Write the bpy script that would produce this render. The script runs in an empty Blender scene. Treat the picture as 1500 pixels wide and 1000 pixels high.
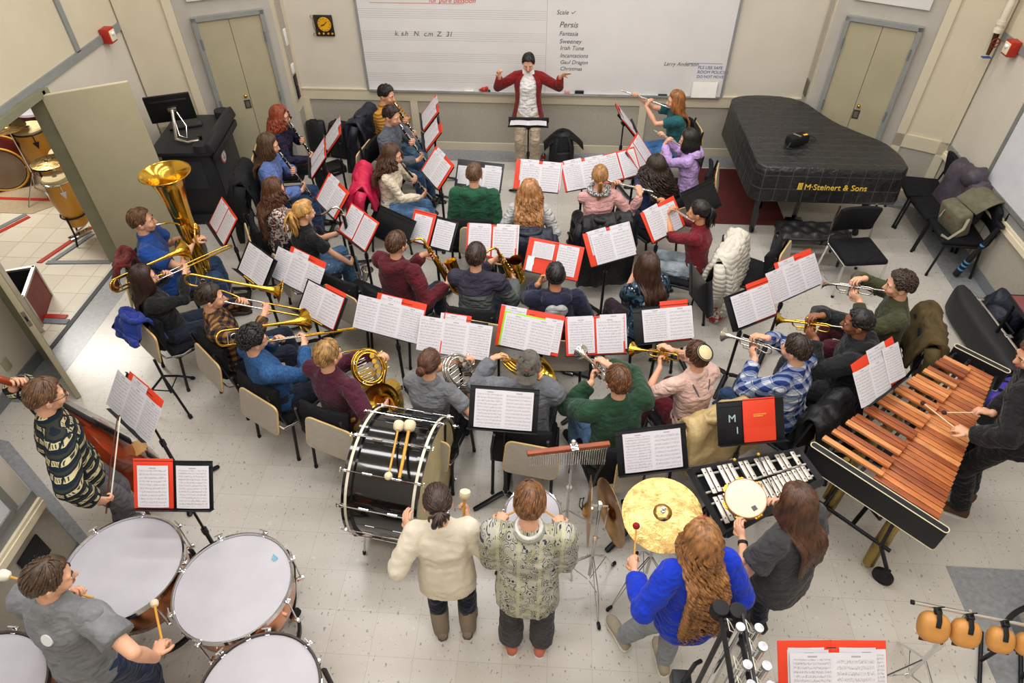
import bpy, bmesh, math, random
from math import sin, cos, pi, radians as rad, sqrt, atan2, hypot
from mathutils import Vector as V, Matrix, noise
random.seed(7)
SC = bpy.context.scene
COL = SC.collection
# ------------------------------------------------------------------ camera (solved from the floor tiles and the verticals)
F_PX, PITCH, YAW, ROLL, CAM_H = 989.96, 0.760590, -0.0650980, -0.00588045, 4.75493
fwd = V((sin(YAW)*cos(PITCH), cos(YAW)*cos(PITCH), -sin(PITCH)))
rgt = V((cos(YAW), -sin(YAW), 0)); up_ = rgt.cross(fwd)
R2 = rgt*cos(ROLL)+up_*sin(ROLL); U2 = -rgt*sin(ROLL)+up_*cos(ROLL)
def at(u, v, z):
    """point of the room at height z that the photograph shows at (u, v)"""
    d = R2*((u-750)/F_PX)+U2*((500-v)/F_PX)+fwd
    t = (z-CAM_H)/d.z
    return V((0, 0, CAM_H))+d*t
cam = bpy.data.cameras.new('camera'); co = bpy.data.objects.new('camera', cam); COL.objects.link(co)
m = Matrix.Identity(4)
for i in range(3):
    m[i][0] = R2[i]; m[i][1] = U2[i]; m[i][2] = -fwd[i]
m[2][3] = CAM_H
co.matrix_world = m
cam.sensor_width = 36; cam.lens = F_PX/1500*36; cam.clip_start = .05
SC.camera = co
# ------------------------------------------------------------------ materials
def lin(h):
    if not isinstance(h, str): return tuple(h)
    h = h.lstrip('#'); o = []
    for i in (0, 2, 4):
        c = int(h[i:i+2], 16)/255
        o.append(c/12.92 if c <= .04045 else ((c+.055)/1.055)**2.4)
    return tuple(o)
class NT:
    def __init__(s, name):
        s.m = bpy.data.materials.new(name); s.m.use_nodes = True
        s.t = s.m.node_tree; s.b = s.t.nodes['Principled BSDF']
    def n(s, typ, **k):
        nd = s.t.nodes.new(typ)
        for a, b in k.items(): setattr(nd, a, b)
        return nd
    def l(s, a, b): s.t.links.new(a, b)
    def math(s, op, a, b=None, c=None):
        nd = s.n('ShaderNodeMath', operation=op)
        for i, x in enumerate((a, b, c)):
            if x is None: continue
            if isinstance(x, (int, float)): nd.inputs[i].default_value = x
            else: s.l(x, nd.inputs[i])
        return nd.outputs[0]
    def mix(s, f, a, b):
        nd = s.n('ShaderNodeMix', data_type='RGBA')
        for x, i in ((f, 0), (a, 6), (b, 7)):
            if isinstance(x, (int, float)): nd.inputs[i].default_value = x
            elif isinstance(x, tuple): nd.inputs[i].default_value = (*x[:3], 1)
            else: s.l(x, nd.inputs[i])
        return nd.outputs[2]
    def coord(s, kind='Object'): return s.n('ShaderNodeTexCoord').outputs[kind]
    def xyz(s, kind='Object'):
        nd = s.n('ShaderNodeSeparateXYZ'); s.l(s.coord(kind), nd.inputs[0]); return nd.outputs
    def noise(s, scale, detail=3, vec=None, stretch=None):
        nd = s.n('ShaderNodeTexNoise'); nd.inputs['Scale'].default_value = scale; nd.inputs['Detail'].default_value = detail
        v = vec if vec is not None else s.coord()
        if stretch:
            mp = s.n('ShaderNodeMapping'); mp.inputs['Scale'].default_value = stretch; s.l(v, mp.inputs[0]); v = mp.outputs[0]
        s.l(v, nd.inputs['Vector']); return nd.outputs['Fac']
    def bump(s, h, strength, dist=.01):
        nd = s.n('ShaderNodeBump'); nd.inputs['Strength'].default_value = strength; nd.inputs['Distance'].default_value = dist
        s.l(h, nd.inputs['Height']); s.l(nd.outputs[0], s.b.inputs['Normal'])
    def col(s, x):
        if isinstance(x, tuple): s.b.inputs['Base Color'].default_value = (*x[:3], 1)
        else: s.l(x, s.b.inputs['Base Color'])
    def fin(s, rough=.6, metal=0, spec=.5, coat=0, sheen=0):
        s.b.inputs['Roughness'].default_value = rough; s.b.inputs['Metallic'].default_value = metal
        s.b.inputs['Specular IOR Level'].default_value = spec; s.b.inputs['Coat Weight'].default_value = coat
        s.b.inputs['Sheen Weight'].default_value = sheen
        return s.m
_mats = {}
def M(name, c, rough=.6, metal=0, var=.08, vs=6, bump=0, bs=60, spec=.4, coat=0, stretch=None, bd=.004, sheen=0):
    if name in _mats: return _mats[name]
    t = NT(name); c = lin(c)
    if var:
        f = t.noise(vs, 4, stretch=stretch)
        f = t.math('MULTIPLY_ADD', f, 2.2, -.6)
        lo = tuple(x*(1-var*1.6) for x in c); hi = tuple(min(1, x*(1+var*1.6)) for x in c)
        t.col(t.mix(f, lo, hi))
    else: t.col(c)
    if bump: t.bump(t.noise(bs, 4, stretch=stretch), bump, bd)
    _mats[name] = t.fin(rough, metal, spec, coat, sheen); return _mats[name]
def cloth(name, c, var=.13, rough=.85):
    k = 'cloth_'+name
    if k in _mats: return _mats[k]
    t = NT(k); c = lin(c); f = t.math('MULTIPLY_ADD', t.noise(9, 4), 2.2, -.6)
    t.col(t.mix(f, tuple(x*(1-var*1.6) for x in c), tuple(min(1, x*(1+var*1.6)) for x in c))); folds(t)
    _mats[k] = t.fin(rough, 0, .25, 0, .12); return _mats[k]
def folds(t, k=1.0):
    """soft creases of worn cloth plus the weave"""
    a = t.noise(8, 2, stretch=(1, 1, 1.9)); r = t.math('ABSOLUTE', t.math('SUBTRACT', a, .5)); b = t.noise(17, 3, stretch=(1.3, 1.3, 1))
    t.bump(t.math('ADD', t.math('ADD', t.math('MULTIPLY', r, 4.5), t.math('MULTIPLY', b, 1.1)), t.math('MULTIPLY', t.noise(210), .10)), .62*k, .020)
def hairm(name, c): return M('hair_'+name, c, .42, var=.42, vs=42, bump=.6, bs=70, stretch=(1, 1, .22), spec=.5)
def mmix(t, x, per, duty):   # 0/1 stripes along x
    return t.math('LESS_THAN', t.math('FRACT', t.math('DIVIDE', x, per)), duty)
def plaid(name, a, b, c, per, fine=None):
    t = NT('cloth_'+name); x, y, z = t.xyz()
    h = t.math('ADD', x, t.math('MULTIPLY', y, .8))
    fx = mmix(t, t.math('ADD', h, 10), per, .5); fz = mmix(t, t.math('ADD', z, 10.02), per, .5)
    s = t.math('ADD', fx, fz)
    c1 = t.mix(t.math('GREATER_THAN', s, .5), lin(a), lin(b)); c2 = t.mix(t.math('GREATER_THAN', s, 1.5), c1, lin(c))
    if fine:
        g = t.math('MAXIMUM', mmix(t, t.math('ADD', h, 10.013), per, .07), mmix(t, t.math('ADD', z, 10.03), per, .07))
        c2 = t.mix(t.math('MULTIPLY', g, .7), c2, lin(fine))
    t.col(t.mix(t.math('MULTIPLY', t.noise(200), .25), c2, (0, 0, 0))); folds(t)
    return t.fin(.85, spec=.2)
def hstripes(name, a, b, per, duty=.5, wob=0):
    t = NT('cloth_'+name); x, y, z = t.xyz()
    zz = t.math('ADD', t.math('ADD', z, 10), t.math('MULTIPLY', t.noise(14), wob))
    t.col(t.mix(mmix(t, zz, per, duty), lin(a), lin(b))); t.bump(t.noise(160), .5, .004)
    return t.fin(.9, spec=.2)
def spots(name, base, c1, c2, scale, th1=.55, th2=.6, stretch=None):
    t = NT('cloth_'+name)
    n1 = t.math('GREATER_THAN', t.noise(scale, 2, stretch=stretch), th1); n2 = t.math('GREATER_THAN', t.noise(scale*1.37, 2, stretch=stretch), th2)
    t.col(t.mix(n2, t.mix(n1, lin(base), lin(c1)), lin(c2))); folds(t)
    return t.fin(.85, spec=.2)
def denim(name, c): return cloth('denim_'+name, c, .3, .8)
# ------------------------------------------------------------------ mesh building
class MB:
    def __init__(s): s.v = []; s.f = []; s.mi = []; s.uv = {}; s.T = Matrix.Identity(4); s.cm = 0
    def add(s, vs, fs):
        o = len(s.v); T = s.T
        s.v += [tuple(T @ V(p)) for p in vs]
        for f in fs: s.f.append(tuple(i+o for i in f)); s.mi.append(s.cm)
        return o
    def box(s, c, d, rot=None, bev=0):
        x, y, z = d[0]/2, d[1]/2, d[2]/2
        R = Matrix.Translation(V(c)) @ (rot.to_4x4() if rot is not None else Matrix.Identity(4))
        if bev <= 0:
            vs = [R @ V((a*x, b*y, e*z)) for a in (-1, 1) for b in (-1, 1) for e in (-1, 1)]
            s.add(vs, [(0, 1, 3, 2), (4, 6, 7, 5), (0, 4, 5, 1), (2, 3, 7, 6), (0, 2, 6, 4), (1, 5, 7, 3)])
        else:
            bm = bmesh.new(); bmesh.ops.create_cube(bm, size=1)
            for v in bm.verts: v.co = V((v.co.x*2*x, v.co.y*2*y, v.co.z*2*z))
            bmesh.ops.bevel(bm, geom=bm.edges[:], offset=min(bev, .49*min(d)), segments=2, affect='EDGES', profile=.5)
            bm.verts.index_update()
            s.add([R @ v.co for v in bm.verts], [tuple(v.index for v in f.verts) for f in bm.faces]); bm.free()
        return s
    def tube(s, pts, r, seg=8, caps=True, flat=None, closed=False, upv=None):
        pts = [V(p) for p in pts]; n = len(pts)
        rs = [r]*n if isinstance(r, (int, float)) else list(r)
        if len(rs) != n: rs = [rs[0]+(rs[-1]-rs[0])*i/(n-1) for i in range(n)]
        tg = []
        for i in range(n):
            a = pts[(i-1) % n] if (closed or i > 0) else pts[0]
            b = pts[(i+1) % n] if (closed or i < n-1) else pts[-1]
            d = b-a; tg.append(d.normalized() if d.length > 1e-9 else V((0, 0, 1)))
        u = V(upv) if upv is not None else (V((0, 0, 1)) if abs(tg[0].z) < .9 else V((0, 1, 0)))
        vs = []
        for i in range(n):
            t = tg[i]; u = u-t*u.dot(t)
            if u.length < 1e-6: u = t.orthogonal()
            u.normalize(); w = t.cross(u)
            fl = 1 if flat is None else (flat if isinstance(flat, (int, float)) else flat[i])
            for k in range(seg):
                a = 2*pi*k/seg
                vs.append(pts[i]+w*(cos(a)*rs[i])+u*(sin(a)*rs[i]*fl))
        fs = []
        for i in range(n if closed else n-1):
            j = (i+1) % n
            for k in range(seg):
                q = (k+1) % seg
                fs.append((i*seg+k, i*seg+q, j*seg+q, j*seg+k))
        if caps and not closed:
            fs.append(tuple(range(seg-1, -1, -1))); fs.append(tuple((n-1)*seg+k for k in range(seg)))
        s.add(vs, fs); return s
    def lathe(s, prof, seg=24, mat=None, cap=True):
        Mx = mat if mat is not None else Matrix.Identity(4)
        vs = []; fs = []
        for r, z in prof:
            for k in range(seg):
                a = 2*pi*k/seg; vs.append(Mx @ V((r*cos(a), r*sin(a), z)))
        n = len(prof)
        for i in range(n-1):
            for k in range(seg):
                q = (k+1) % seg; fs.append((i*seg+k, i*seg+q, (i+1)*seg+q, (i+1)*seg+k))
        if cap:
            fs.append(tuple(range(seg-1, -1, -1))); fs.append(tuple((n-1)*seg+k for k in range(seg)))
        s.add(vs, fs); return s
    def cyl(s, a, b, r, seg=16): return s.tube([a, b], r, seg)
    def ball(s, c, r, seg=12, rot=None):
        if isinstance(r, (int, float)): r = (r, r, r)
        vs = []; fs = []; n = max(6, seg//2+2)
        R = rot if rot is not None else Matrix.Identity(3)
        for i in range(n+1):
            p = pi*i/n
            for k in range(seg):
                a = 2*pi*k/seg
                vs.append(V(c)+R @ V((r[0]*sin(p)*cos(a), r[1]*sin(p)*sin(a), r[2]*cos(p))))
        for i in range(n):
            for k in range(seg):
                q = (k+1) % seg
                fs.append((i*seg+k, (i+1)*seg+k, (i+1)*seg+q, i*seg+q))
        s.add(vs, fs); return s
    def prism(s, poly, z0, z1, mat=None):
        Mx = mat if mat is not None else Matrix.Identity(4); n = len(poly)
        vs = [Mx @ V((x, y, z0)) for x, y in poly]+[Mx @ V((x, y, z1)) for x, y in poly]
        fs = [tuple(range(n-1, -1, -1)), tuple(range(n, 2*n))]+[(i, (i+1) % n, n+(i+1) % n, n+i) for i in range(n)]
        s.add(vs, fs); return s
    def loft(s, rings, caps=True):
        n = len(rings[0]); vs = [p for r in rings for p in r]; fs = []
        for i in range(len(rings)-1):
            for k in range(n):
                q = (k+1) % n; fs.append((i*n+k, i*n+q, (i+1)*n+q, (i+1)*n+k))
        if caps: fs.append(tuple(range(n-1, -1, -1))); fs.append(tuple((len(rings)-1)*n+k for k in range(n)))
        s.add(vs, fs); return s
    def quad(s, p, uv=True):
        o = s.add(p, [(0, 1, 2, 3)]); s.uv[len(s.f)-1] = ((0, 0), (1, 0), (1, 1), (0, 1)); return s
    def sheet(s, w, h, n=4, curl=.0, x0=0, y0=0, z0=0, skew=0, th=.0012):
        """a paper sheet with UVs, slightly bowed, real thickness"""
        for i in range(n):
            a, b = i/n, (i+1)/n
            za, zb = z0+curl*sin(pi*a), z0+curl*sin(pi*b)
            xa, xb = x0+w*a, x0+w*b
            s.add([(xa, y0+skew*a, za), (xb, y0+skew*b, zb), (xb, y0+h+skew*b, zb), (xa, y0+h+skew*a, za)], [(0, 1, 2, 3)])
            s.uv[len(s.f)-1] = ((a, 0), (b, 0), (b, 1), (a, 1))
            s.add([(xa, y0+skew*a, za-th), (xb, y0+skew*b, zb-th), (xb, y0+h+skew*b, zb-th), (xa, y0+h+skew*a, za-th)], [(3, 2, 1, 0)])
        return s
    def mesh(s, name, mats, sharp=40):
        me = bpy.data.meshes.new(name); me.from_pydata(s.v, [], s.f)
        for mt in mats: me.materials.append(mt)
        if len(mats) > 1: me.polygons.foreach_set('material_index', s.mi)
        if s.uv:
            ul = me.uv_layers.new(name='UVMap'); d = ul.data
            for fi, p in enumerate(me.polygons):
                if fi in s.uv:
                    for li, c in zip(p.loop_indices, s.uv[fi]): d[li].uv = c
        me.shade_smooth()
        if sharp: me.set_sharp_from_angle(angle=rad(sharp))
        me.update(); return me
def link(o, parent=None):
    COL.objects.link(o)
    if parent is not None: o.parent = parent
    return o
def obj(name, mb, mat, parent=None, sharp=40):
    mats = mat if isinstance(mat, (list, tuple)) else [mat]
    return link(bpy.data.objects.new(name, mb.mesh(name, mats, sharp)), parent)
def tag(o, label, cat, group=None, kind=None):
    if label: o['label'] = label
    if cat: o['category'] = cat
    if group: o['group'] = group
    if kind: o['kind'] = kind
    return o
def thing(name, label, cat, loc=(0, 0, 0), rotz=0, group=None, mat=None):
    o = bpy.data.objects.new(name, None); COL.objects.link(o); o.empty_display_size = .1
    if mat is not None: o.matrix_world = mat
    else: o.location = loc; o.rotation_euler = (0, 0, rotz)
    return tag(o, label, cat, group)
def struct(name, mb, mat, parent=None, sharp=40):
    o = obj(name, mb, mat, parent, sharp)
    if parent is None: o['kind'] = 'structure'
    return o
def dup(root, label=None, group=None, mat=None, loc=None, rotz=None):
    r = root.copy(); COL.objects.link(r)
    if label: r['label'] = label
    if group: r['group'] = group
    if mat is not None: r.matrix_world = mat
    if loc is not None: r.location = loc
    if rotz is not None: r.rotation_euler = (0, 0, rotz)
    for c0 in list(root.children):
        c = c0.copy(); COL.objects.link(c); c.parent = r
        for d0 in list(c0.children):
            d = d0.copy(); COL.objects.link(d); d.parent = c
    return r
def mbf(fn, *a, **k):
    mb = MB(); getattr(mb, fn)(*a, **k); return mb
def text(name, s, size, mat4, mat, parent, align='LEFT', ext=.0015, shear=0):
    cu = bpy.data.curves.new(name, 'FONT'); cu.body = s; cu.size = size; cu.extrude = ext; cu.align_x = align; cu.shear = shear
    o = bpy.data.objects.new(name+'_tmp', cu); COL.objects.link(o)
    bpy.context.view_layer.update()
    me = bpy.data.meshes.new_from_object(o); bpy.data.objects.remove(o)
    me.transform(mat4); me.materials.clear(); me.materials.append(mat)
    return link(bpy.data.objects.new(name, me), parent)
def frame(origin, yaxis, zaxis):
    """matrix with local +Y along yaxis and +Z near zaxis"""
    y = V(yaxis).normalized(); z = V(zaxis); z = (z-y*z.dot(y)).normalized(); x = y.cross(z)
    m = Matrix.Identity(4)
    for i in range(3): m[i][0] = x[i]; m[i][1] = y[i]; m[i][2] = z[i]; m[i][3] = origin[i]
    return m
def TR(loc, rz=0): return Matrix.Translation(V(loc)) @ Matrix.Rotation(rz, 4, 'Z')
# ================================================================== THE ROOM
cream = M('paint_cream', '#d2c7ae', .6, var=.03, vs=2); white = M('paint_offwhite', '#d3cbbd', .6, var=.03, vs=2)
taupe = M('paint_taupe', '#aca597', .65, var=.04, vs=30); greyp = M('paint_grey', '#b3ada3', .6, var=.03)
steel = M('paint_steelgrey', '#8b8d8a', .5, var=.05); doorm = M('door_olive', '#aba286', .55, var=.04, vs=3)
olive = M('frame_olive', '#85846c', .5, var=.06); basegrey = M('base_grey', '#74787b', .5, var=.1, vs=40)
ceilm = M('ceiling_white', '#f0ede6', .8, var=.02)
black = M('black_paint', '#16161a', .5, var=.2); blackrub = M('black_rubber', '#0f0f11', .7, var=.2)
dkmetal = M('black_metal', '#222326', .42, metal=.6, var=.15); chrome = M('chrome', '#d9d9db', .12, metal=1, var=.02)
brassm = M('brass', '#d9ad45', .17, metal=1, var=.1, vs=5); silverm = M('silver', '#d2cfc8', .16, metal=1, var=.05)
blackpl = M('black_plastic', '#1b1b1e', .45, var=.2, bump=.1, bs=300)
redp = M('red_paint', '#b02c1c', .45, var=.06); whitep = M('white_plastic', '#e9e6df', .4, var=.03)
goldm = M('gold_print', '#f0c64a', .4, var=.05)
def floor_mat():
    t = NT('vinyl_tile'); g = t.coord()
    br = t.n('ShaderNodeTexBrick', offset=0.0, squash=1.0)
    mp = t.n('ShaderNodeMapping'); mp.inputs['Location'].default_value = (1.11222, -1.80943+.0, 0); t.l(g, mp.inputs[0]); t.l(mp.outputs[0], br.inputs['Vector'])
    for k, v in (('Scale', 1.0), ('Mortar Size', .0016), ('Mortar Smooth', .6), ('Brick Width', .3048), ('Row Height', .3048), ('Bias', 0)): br.inputs[k].default_value = v
    br.inputs['Color1'].default_value = (*lin('#cdc8c0'), 1); br.inputs['Color2'].default_value = (*lin('#c6c0b6'), 1); br.inputs['Mortar'].default_value = (*lin('#a39b8c'), 1)
    c = br.outputs['Color']
    big = t.noise(1.3, 5); c = t.mix(t.math('MULTIPLY', big, .35), c, lin('#b5aca0'))
    sp = t.noise(46, 2, stretch=(1, .6, 1)); c = t.mix(t.math('MULTIPLY', t.math('GREATER_THAN', sp, .672), .6), c, lin('#605c58'))
    sp2 = t.noise(21, 2); c = t.mix(t.math('MULTIPLY', t.math('GREATER_THAN', sp2, .69), .25), c, lin('#e9e4da'))
    t.col(c); t.bump(t.noise(5, 2), .06, .02)
    return t.fin(.24, spec=.5)
floorm = floor_mat()
greytile = M('grey_tile', '#8d8f91', .26, var=.12, vs=26, spec=.5)
mb = MB(); mb.box((-.0, 4, -.05), (10.1, 10.4, .1)); struct('floor', mb, floorm)
_sz = [.0012]
def strip(mb, pts):
    _sz[0] += .0001; mb.prism([(p[0], p[1]) for p in pts], -.002, _sz[0])
mb = MB()
strip(mb, [(4.5, 3.55), (4.82, 3.3), (4.82, 7.95), (4.5, 8.1)]); strip(mb, [(-3.6, 8.66), (3.4, 8.66), (3.4, 9), (-3.6, 9)])
strip(mb, [(-4.98, 3.9), (-4.66, 3.9), (-4.66, 7.9), (-4.98, 7.85)])
strip(mb, [(-3.5, -1), (-3.38, -1), (-3.38, 2.48), (-3.5, 2.5)]); strip(mb, [(-3.5, 2.45), (-3.38, 2.48), (-4.7, 3.45), (-4.98, 3.5)]); strip(mb, [(3.09, 2.72), (3.4, 2.3), (4.82, 3.3), (4.5, 3.55), (3.95, 2.72)])
strip(mb, [(3.09, -1), (3.4, -1), (3.4, 2.4), (3.09, 2.72)]); strip(mb, [(-4.66, 7.6), (-3.3, 8.28), (-3.5, 8.66), (-4.98, 7.86)]); strip(mb, [(3.2, 8.34), (4.5, 7.7), (4.82, 7.9), (3.3, 8.66)])
struct('floor_border', mb, greytile)
CEIL = 5.6
mb = MB(); mb.box((0, 4, CEIL+.05), (10.2, 10.4, .1)); struct('ceiling', mb, ceilm)
def seg(mb, p0, p1, z0, z1, off=0, th=.02, a=0., b=1.):
    """a slab along p0->p1; the room is to its right-hand side; off = how far it stands into the room"""
    p0, p1 = V((*p0, 0)), V((*p1, 0)); d = (p1-p0); L = d.length; d.normalize(); n = V((d.y, -d.x, 0))
    A = p0+d*(a if a > 1 or a < 0 else a*L); B = p0+d*(b*L)
    q = [A+n*off, B+n*off, B+n*(off-th), A+n*(off-th)]
    mb.prism([(v.x, v.y) for v in reversed(q)], z0, z1)
# walls, clockwise seen from above so that the room is on the right-hand side
FL, FR = (-3.48, 9.0), (3.30, 9.0)
def wall(name, p0, p1, mat, z0=0, z1=CEIL):
    mb = MB(); seg(mb, p0, p1, z0, z1, 0, .12); return struct(name, mb, mat)
wall('wall_front', FL, FR, white)
wall('wall_right', (4.82, 7.90), (4.82, 3.35), white)
wall('wall_front_right_corner', (3.28, 8.68), (4.82, 7.90), greyp)
wall('wall_front_left_corner', (-4.98, 7.81), (-3.47, 8.55), greyp)
wall('wall_left_return', (-3.47, 8.55), FL, cream); wall('wall_right_return', FR, (3.28, 8.68), cream)
wall('wall_right_diagonal', (4.82, 3.35), (3.38, 2.32), white); wall('wall_right_near', (3.38, 2.32), (3.38, -1.2), white)
wall('wall_left_near', (-3.49, -1.2), (-3.49, 2.45), white); wall('wall_left_diagonal', (-3.49, 2.45), (-4.98, 3.5), greyp)
mb = MB(); seg(mb, (-4.98, 3.5), (-4.98, 4.54), 0, CEIL, 0, .12); seg(mb, (-4.98, 4.54), (-4.98, 6.08), 2.06, CEIL, 0, .12); seg(mb, (-4.98, 6.08), (-4.98, 7.81), 0, CEIL, 0, .12)
struct('wall_left', mb, white)
wall('wall_back', (3.4, -1.2), (-3.5, -1.2), white)
tn = [0]
def trim(fill, mat):
    mb = MB(); fill(mb); tn[0] += 1; return struct('trim_%d' % tn[0], mb, mat)
# front wainscot: grey panel, cream rails and stiles, cream base
trim(lambda m: seg(m, FL, FR, .1, .74, .006, .01), taupe)
def f(m):
    seg(m, FL, FR, .72, .86, .028, .03); seg(m, FL, FR, .86, .875, .036, .04)
    for x in (-3.5, -1.98, -.4, 1.18, 2.76): m.box((x+.05, 8.985, .42), (.1, .034, .64))
trim(f, cream)
mb = MB(); seg(mb, FL, FR, 0, .115, .022, .03); struct('baseboard_front', mb, cream)
# right wall: grey base, panels, bumper rail, grey strips, steel rail above
RW = ((4.82, 7.90), (4.82, 3.35)); RD = ((4.82, 3.35), (3.38, 2.32)); RN = ((3.38, 2.32), (3.38, -1.2))
LN = ((-3.49, -1.2), (-3.49, 2.45)); LD = ((-3.49, 2.45), (-4.98, 3.5))
mb = MB(); [seg(mb, *w, 0, .13, .015, .02) for w in (RW, RD, RN)]; struct('baseboard_right', mb, basegrey)
mb = MB(); [seg(mb, *w, 0, .13, .015, .02) for w in (LN, LD)]; seg(mb, (-4.98, 3.5), (-4.98, 4.5), 0, .13, .015, .02); seg(mb, (-4.98, 6.12), (-4.98, 7.81), 0, .13, .015, .02); struct('baseboard_left', mb, basegrey)
trim(lambda m: [seg(m, *w, .13, .66, .008, .012) for w in (RW, RD, RN, LN, LD)], taupe)
def f(m):
    for w in (RW, RN, LN): seg(m, *w, .66, .72, .05, .06); seg(m, *w, .72, .75, .042, .05)
trim(f, M('bumper_cream', '#ece0c4', .35, var=.02))
trim(lambda m: [seg(m, *w, .75, .83, .02, .03) for w in (RW, RN, LN)]+[seg(m, *RW, 2.06, 2.14, .02, .03)]+[seg(m, (-4.98, 6.08), (-4.98, 7.81), 2.03, 2.11, .025, .03), seg(m, (-4.98, 3.5), (-4.98, 6.08), 2.03, 2.11, .025, .03)], steel)
trim(lambda m: [m.box((-4.97, 6.9, 3.8), (.03, .07, 3.4)), m.box((-4.97, 4.2, 3.8), (.03, .07, 3.4))], steel)
trim(lambda m: seg(m, (-4.98, 3.5), (-4.98, 7.81), 2.11, CEIL, .004, .01), cream)
trim(lambda m: seg(m, *RW, 2.14, CEIL, .004, .01), cream)
for y in (6.6, 5.0): trim(lambda m: m.box((4.806, y, .4), (.006, .008, .52)), basegrey)
# angled corner walls: cream panel, grey door recess, doors with steel frames
def corner(p0, p1, sgn, n):
    """p0->p1 as in the wall; doors measured from the outer end"""
    P0, P1 = V((*p0, 0)), V((*p1, 0)); L = (P1-P0).length; d = (P1-P0)/L; nn = V((d.y, -d.x, 0))
    T = Matrix.Identity(4)
    for i in range(3): T[i][0] = d[i]; T[i][1] = -nn[i]; T[i][2] = (0, 0, 1)[i]; T[i][3] = P0[i]
    t0, t1 = (0, .60) if sgn < 0 else (L-.60, L)
    def f(m):
        m.T = T; m.box(((t0+t1)/2, -.012, 2.8), (t1-t0, .03, 5.6))
        for t in (t0+.05, t1-.05): m.box((t, -.03, 2.8), (.1, .05, 5.6))
        m.box(((t0+t1)/2, -.03, .76), (t1-t0, .05, .16)); m.box(((t0+t1)/2, -.03, .06), (t1-t0, .05, .12))
    trim(f, cream)
    def f(m): m.T = T; m.box(((t0+t1)/2, -.03, .42), (t1-t0-.2, .012, .54))
    trim(f, taupe)
    a, b = (.80, 1.53) if sgn < 0 else (L-1.53, L-.80)
    D = MB(); D.T = T; D.box(((a+b)/2-(b-a)/4-.001, -.02, 1.0), ((b-a)/2-.004, .04, 1.99)); D.box(((a+b)/2+(b-a)/4+.001, -.02, 1.0), ((b-a)/2-.004, .04, 1.99))
    do = struct('door_%d' % n, D, doorm)
    D = MB(); D.T = T
    for t in (a-.025, b+.025): D.box((t, -.03, 1.02), (.05, .07, 2.06))
    D.box(((a+b)/2, -.03, 2.03), (b-a+.1, .07, .05)); struct('door_frame', D, steel, do)
    for t in (a-.004, b+.004):
        for z in (.35, 1.0, 1.75): D = MB(); D.T = T; D.cyl((t, -.066, z-.06), (t, -.066, z+.06), .012, 8); struct('hinge', D, basegrey, do)
    h = (a+b)/2+(-.05 if sgn < 0 else .045)
    D = MB(); D.T = T; D.ball((h, -.055, 1.06), (.022, .022, .022)); D.cyl((h, -.05, 1.06), (h, -.03, 1.06), .012); struct('door_knob', D, brassm, do)
    D = MB(); D.T = T; D.box((h, -.042, .95), (.075, .008, .11)); struct('pull_plate', D, M('pewter', '#5c564c', .4, metal=.7), do)
    D = MB(); D.T = T; D.box((h, -.047, .95), (.048, .006, .075)); struct('pull_recess', D, M('pewter_light', '#8a8478', .4, metal=.6), do)
    s = MB(); s.T = T; s.box(((a+b)/2, -.02, 2.75), (.8, .03, 1.05), bev=.006); tn[0] += 1; o = struct('trim_%d' % tn[0], s, M('panel_white', '#e9e7e4', .5, var=.02))
corner((-4.98, 7.81), (-3.47, 8.55), -1, 1); corner((3.28, 8.68), (4.82, 7.90), 1, 2)
# plates on the narrow returns beside the corner doors
def ret(p0, p1, zs, sgn):
    P0, P1 = V((*p0, 0)), V((*p1, 0)); d = (P1-P0).normalized(); nn = V((d.y, -d.x, 0)); c = (P0+P1)/2
    T = Matrix.Identity(4)
    for i in range(3): T[i][0] = d[i]; T[i][1] = -nn[i]; T[i][2] = (0, 0, 1)[i]; T[i][3] = c[i]
    def f(m): m.T = T; m.box((0, -.006, 2.8), (.18, .012, 4.0)); m.box((0, -.006, .42), (.18, .012, .5))
    trim(f, taupe)
    for z, h, w, mt, nm, lb, ca in zs:
        m = MB(); m.T = T; m.box((0, -.018, z), (w, .02, h), bev=.004); tag(obj(nm, m, mt), lb, ca)
ret((-3.47, 8.55), FL, [(1.62, .2, .07, whitep, 'wall_telephone', 'white wall telephone beside the left corner door', 'telephone'), (1.22, .12, .08, whitep, 'light_switch', 'white light switch plate on the narrow strip by the left corner door', 'switch'),
    (1.06, .14, .1, blackpl, 'control_panel', 'small black control panel under the white switch by the left corner door', 'panel'), (.9, .16, .09, dkmetal, 'wall_vent', 'dark grille low on the narrow strip left of the whiteboard', 'vent')], -1)
ret(FR, (3.28, 8.68), [(1.08, .2, .12, M('grille', '#5d5a50', .6, var=.3, vs=300), 'wall_vent', 'dark grille on the narrow strip between whiteboard wall and right corner door', 'vent')], 1)
# double door to the next room
jm = MB(); jm.box((-5.0, 6.11, 1.02), (.2, .1, 2.04)); jm.box((-5.0, 4.50, 1.02), (.2, .08, 2.04)); jm.box((-5.0, 5.3, 2.02), (.2, 1.6, .07))
d3 = struct('door_3', jm, olive)
jm = MB(); jm.box((-4.897, 6.085, 1.0), (.012, .016, 2.0)); struct('weather_strip', jm, blackrub, d3)
def leaf(hinge, end, nm, n):
    h, e = V((*hinge, 0)), V((*end, 0)); L = (e-h).length
    T = TR(h, atan2(e.y-h.y, e.x-h.x))
    m = MB(); m.T = T; m.box((L/2, 0, 1.005), (L, .045, 1.99), bev=.004); o = struct('door_%d' % n, m, doorm)
    m = MB(); m.T = T; m.box((L+.0005, 0, 1.0), (.004, .03, .16)); struct('lock_plate', m, silverm, o)
    m = MB(); m.T = T; m.box((L+.003, 0, 1.0), (.006, .014, .05)); struct('latch', m, dkmetal, o)
    m = MB(); m.T = T; m.box((L/2, 0, 2.002), (L, .04, .006)); struct('door_top_edge', m, cream, o)
    return o
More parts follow.
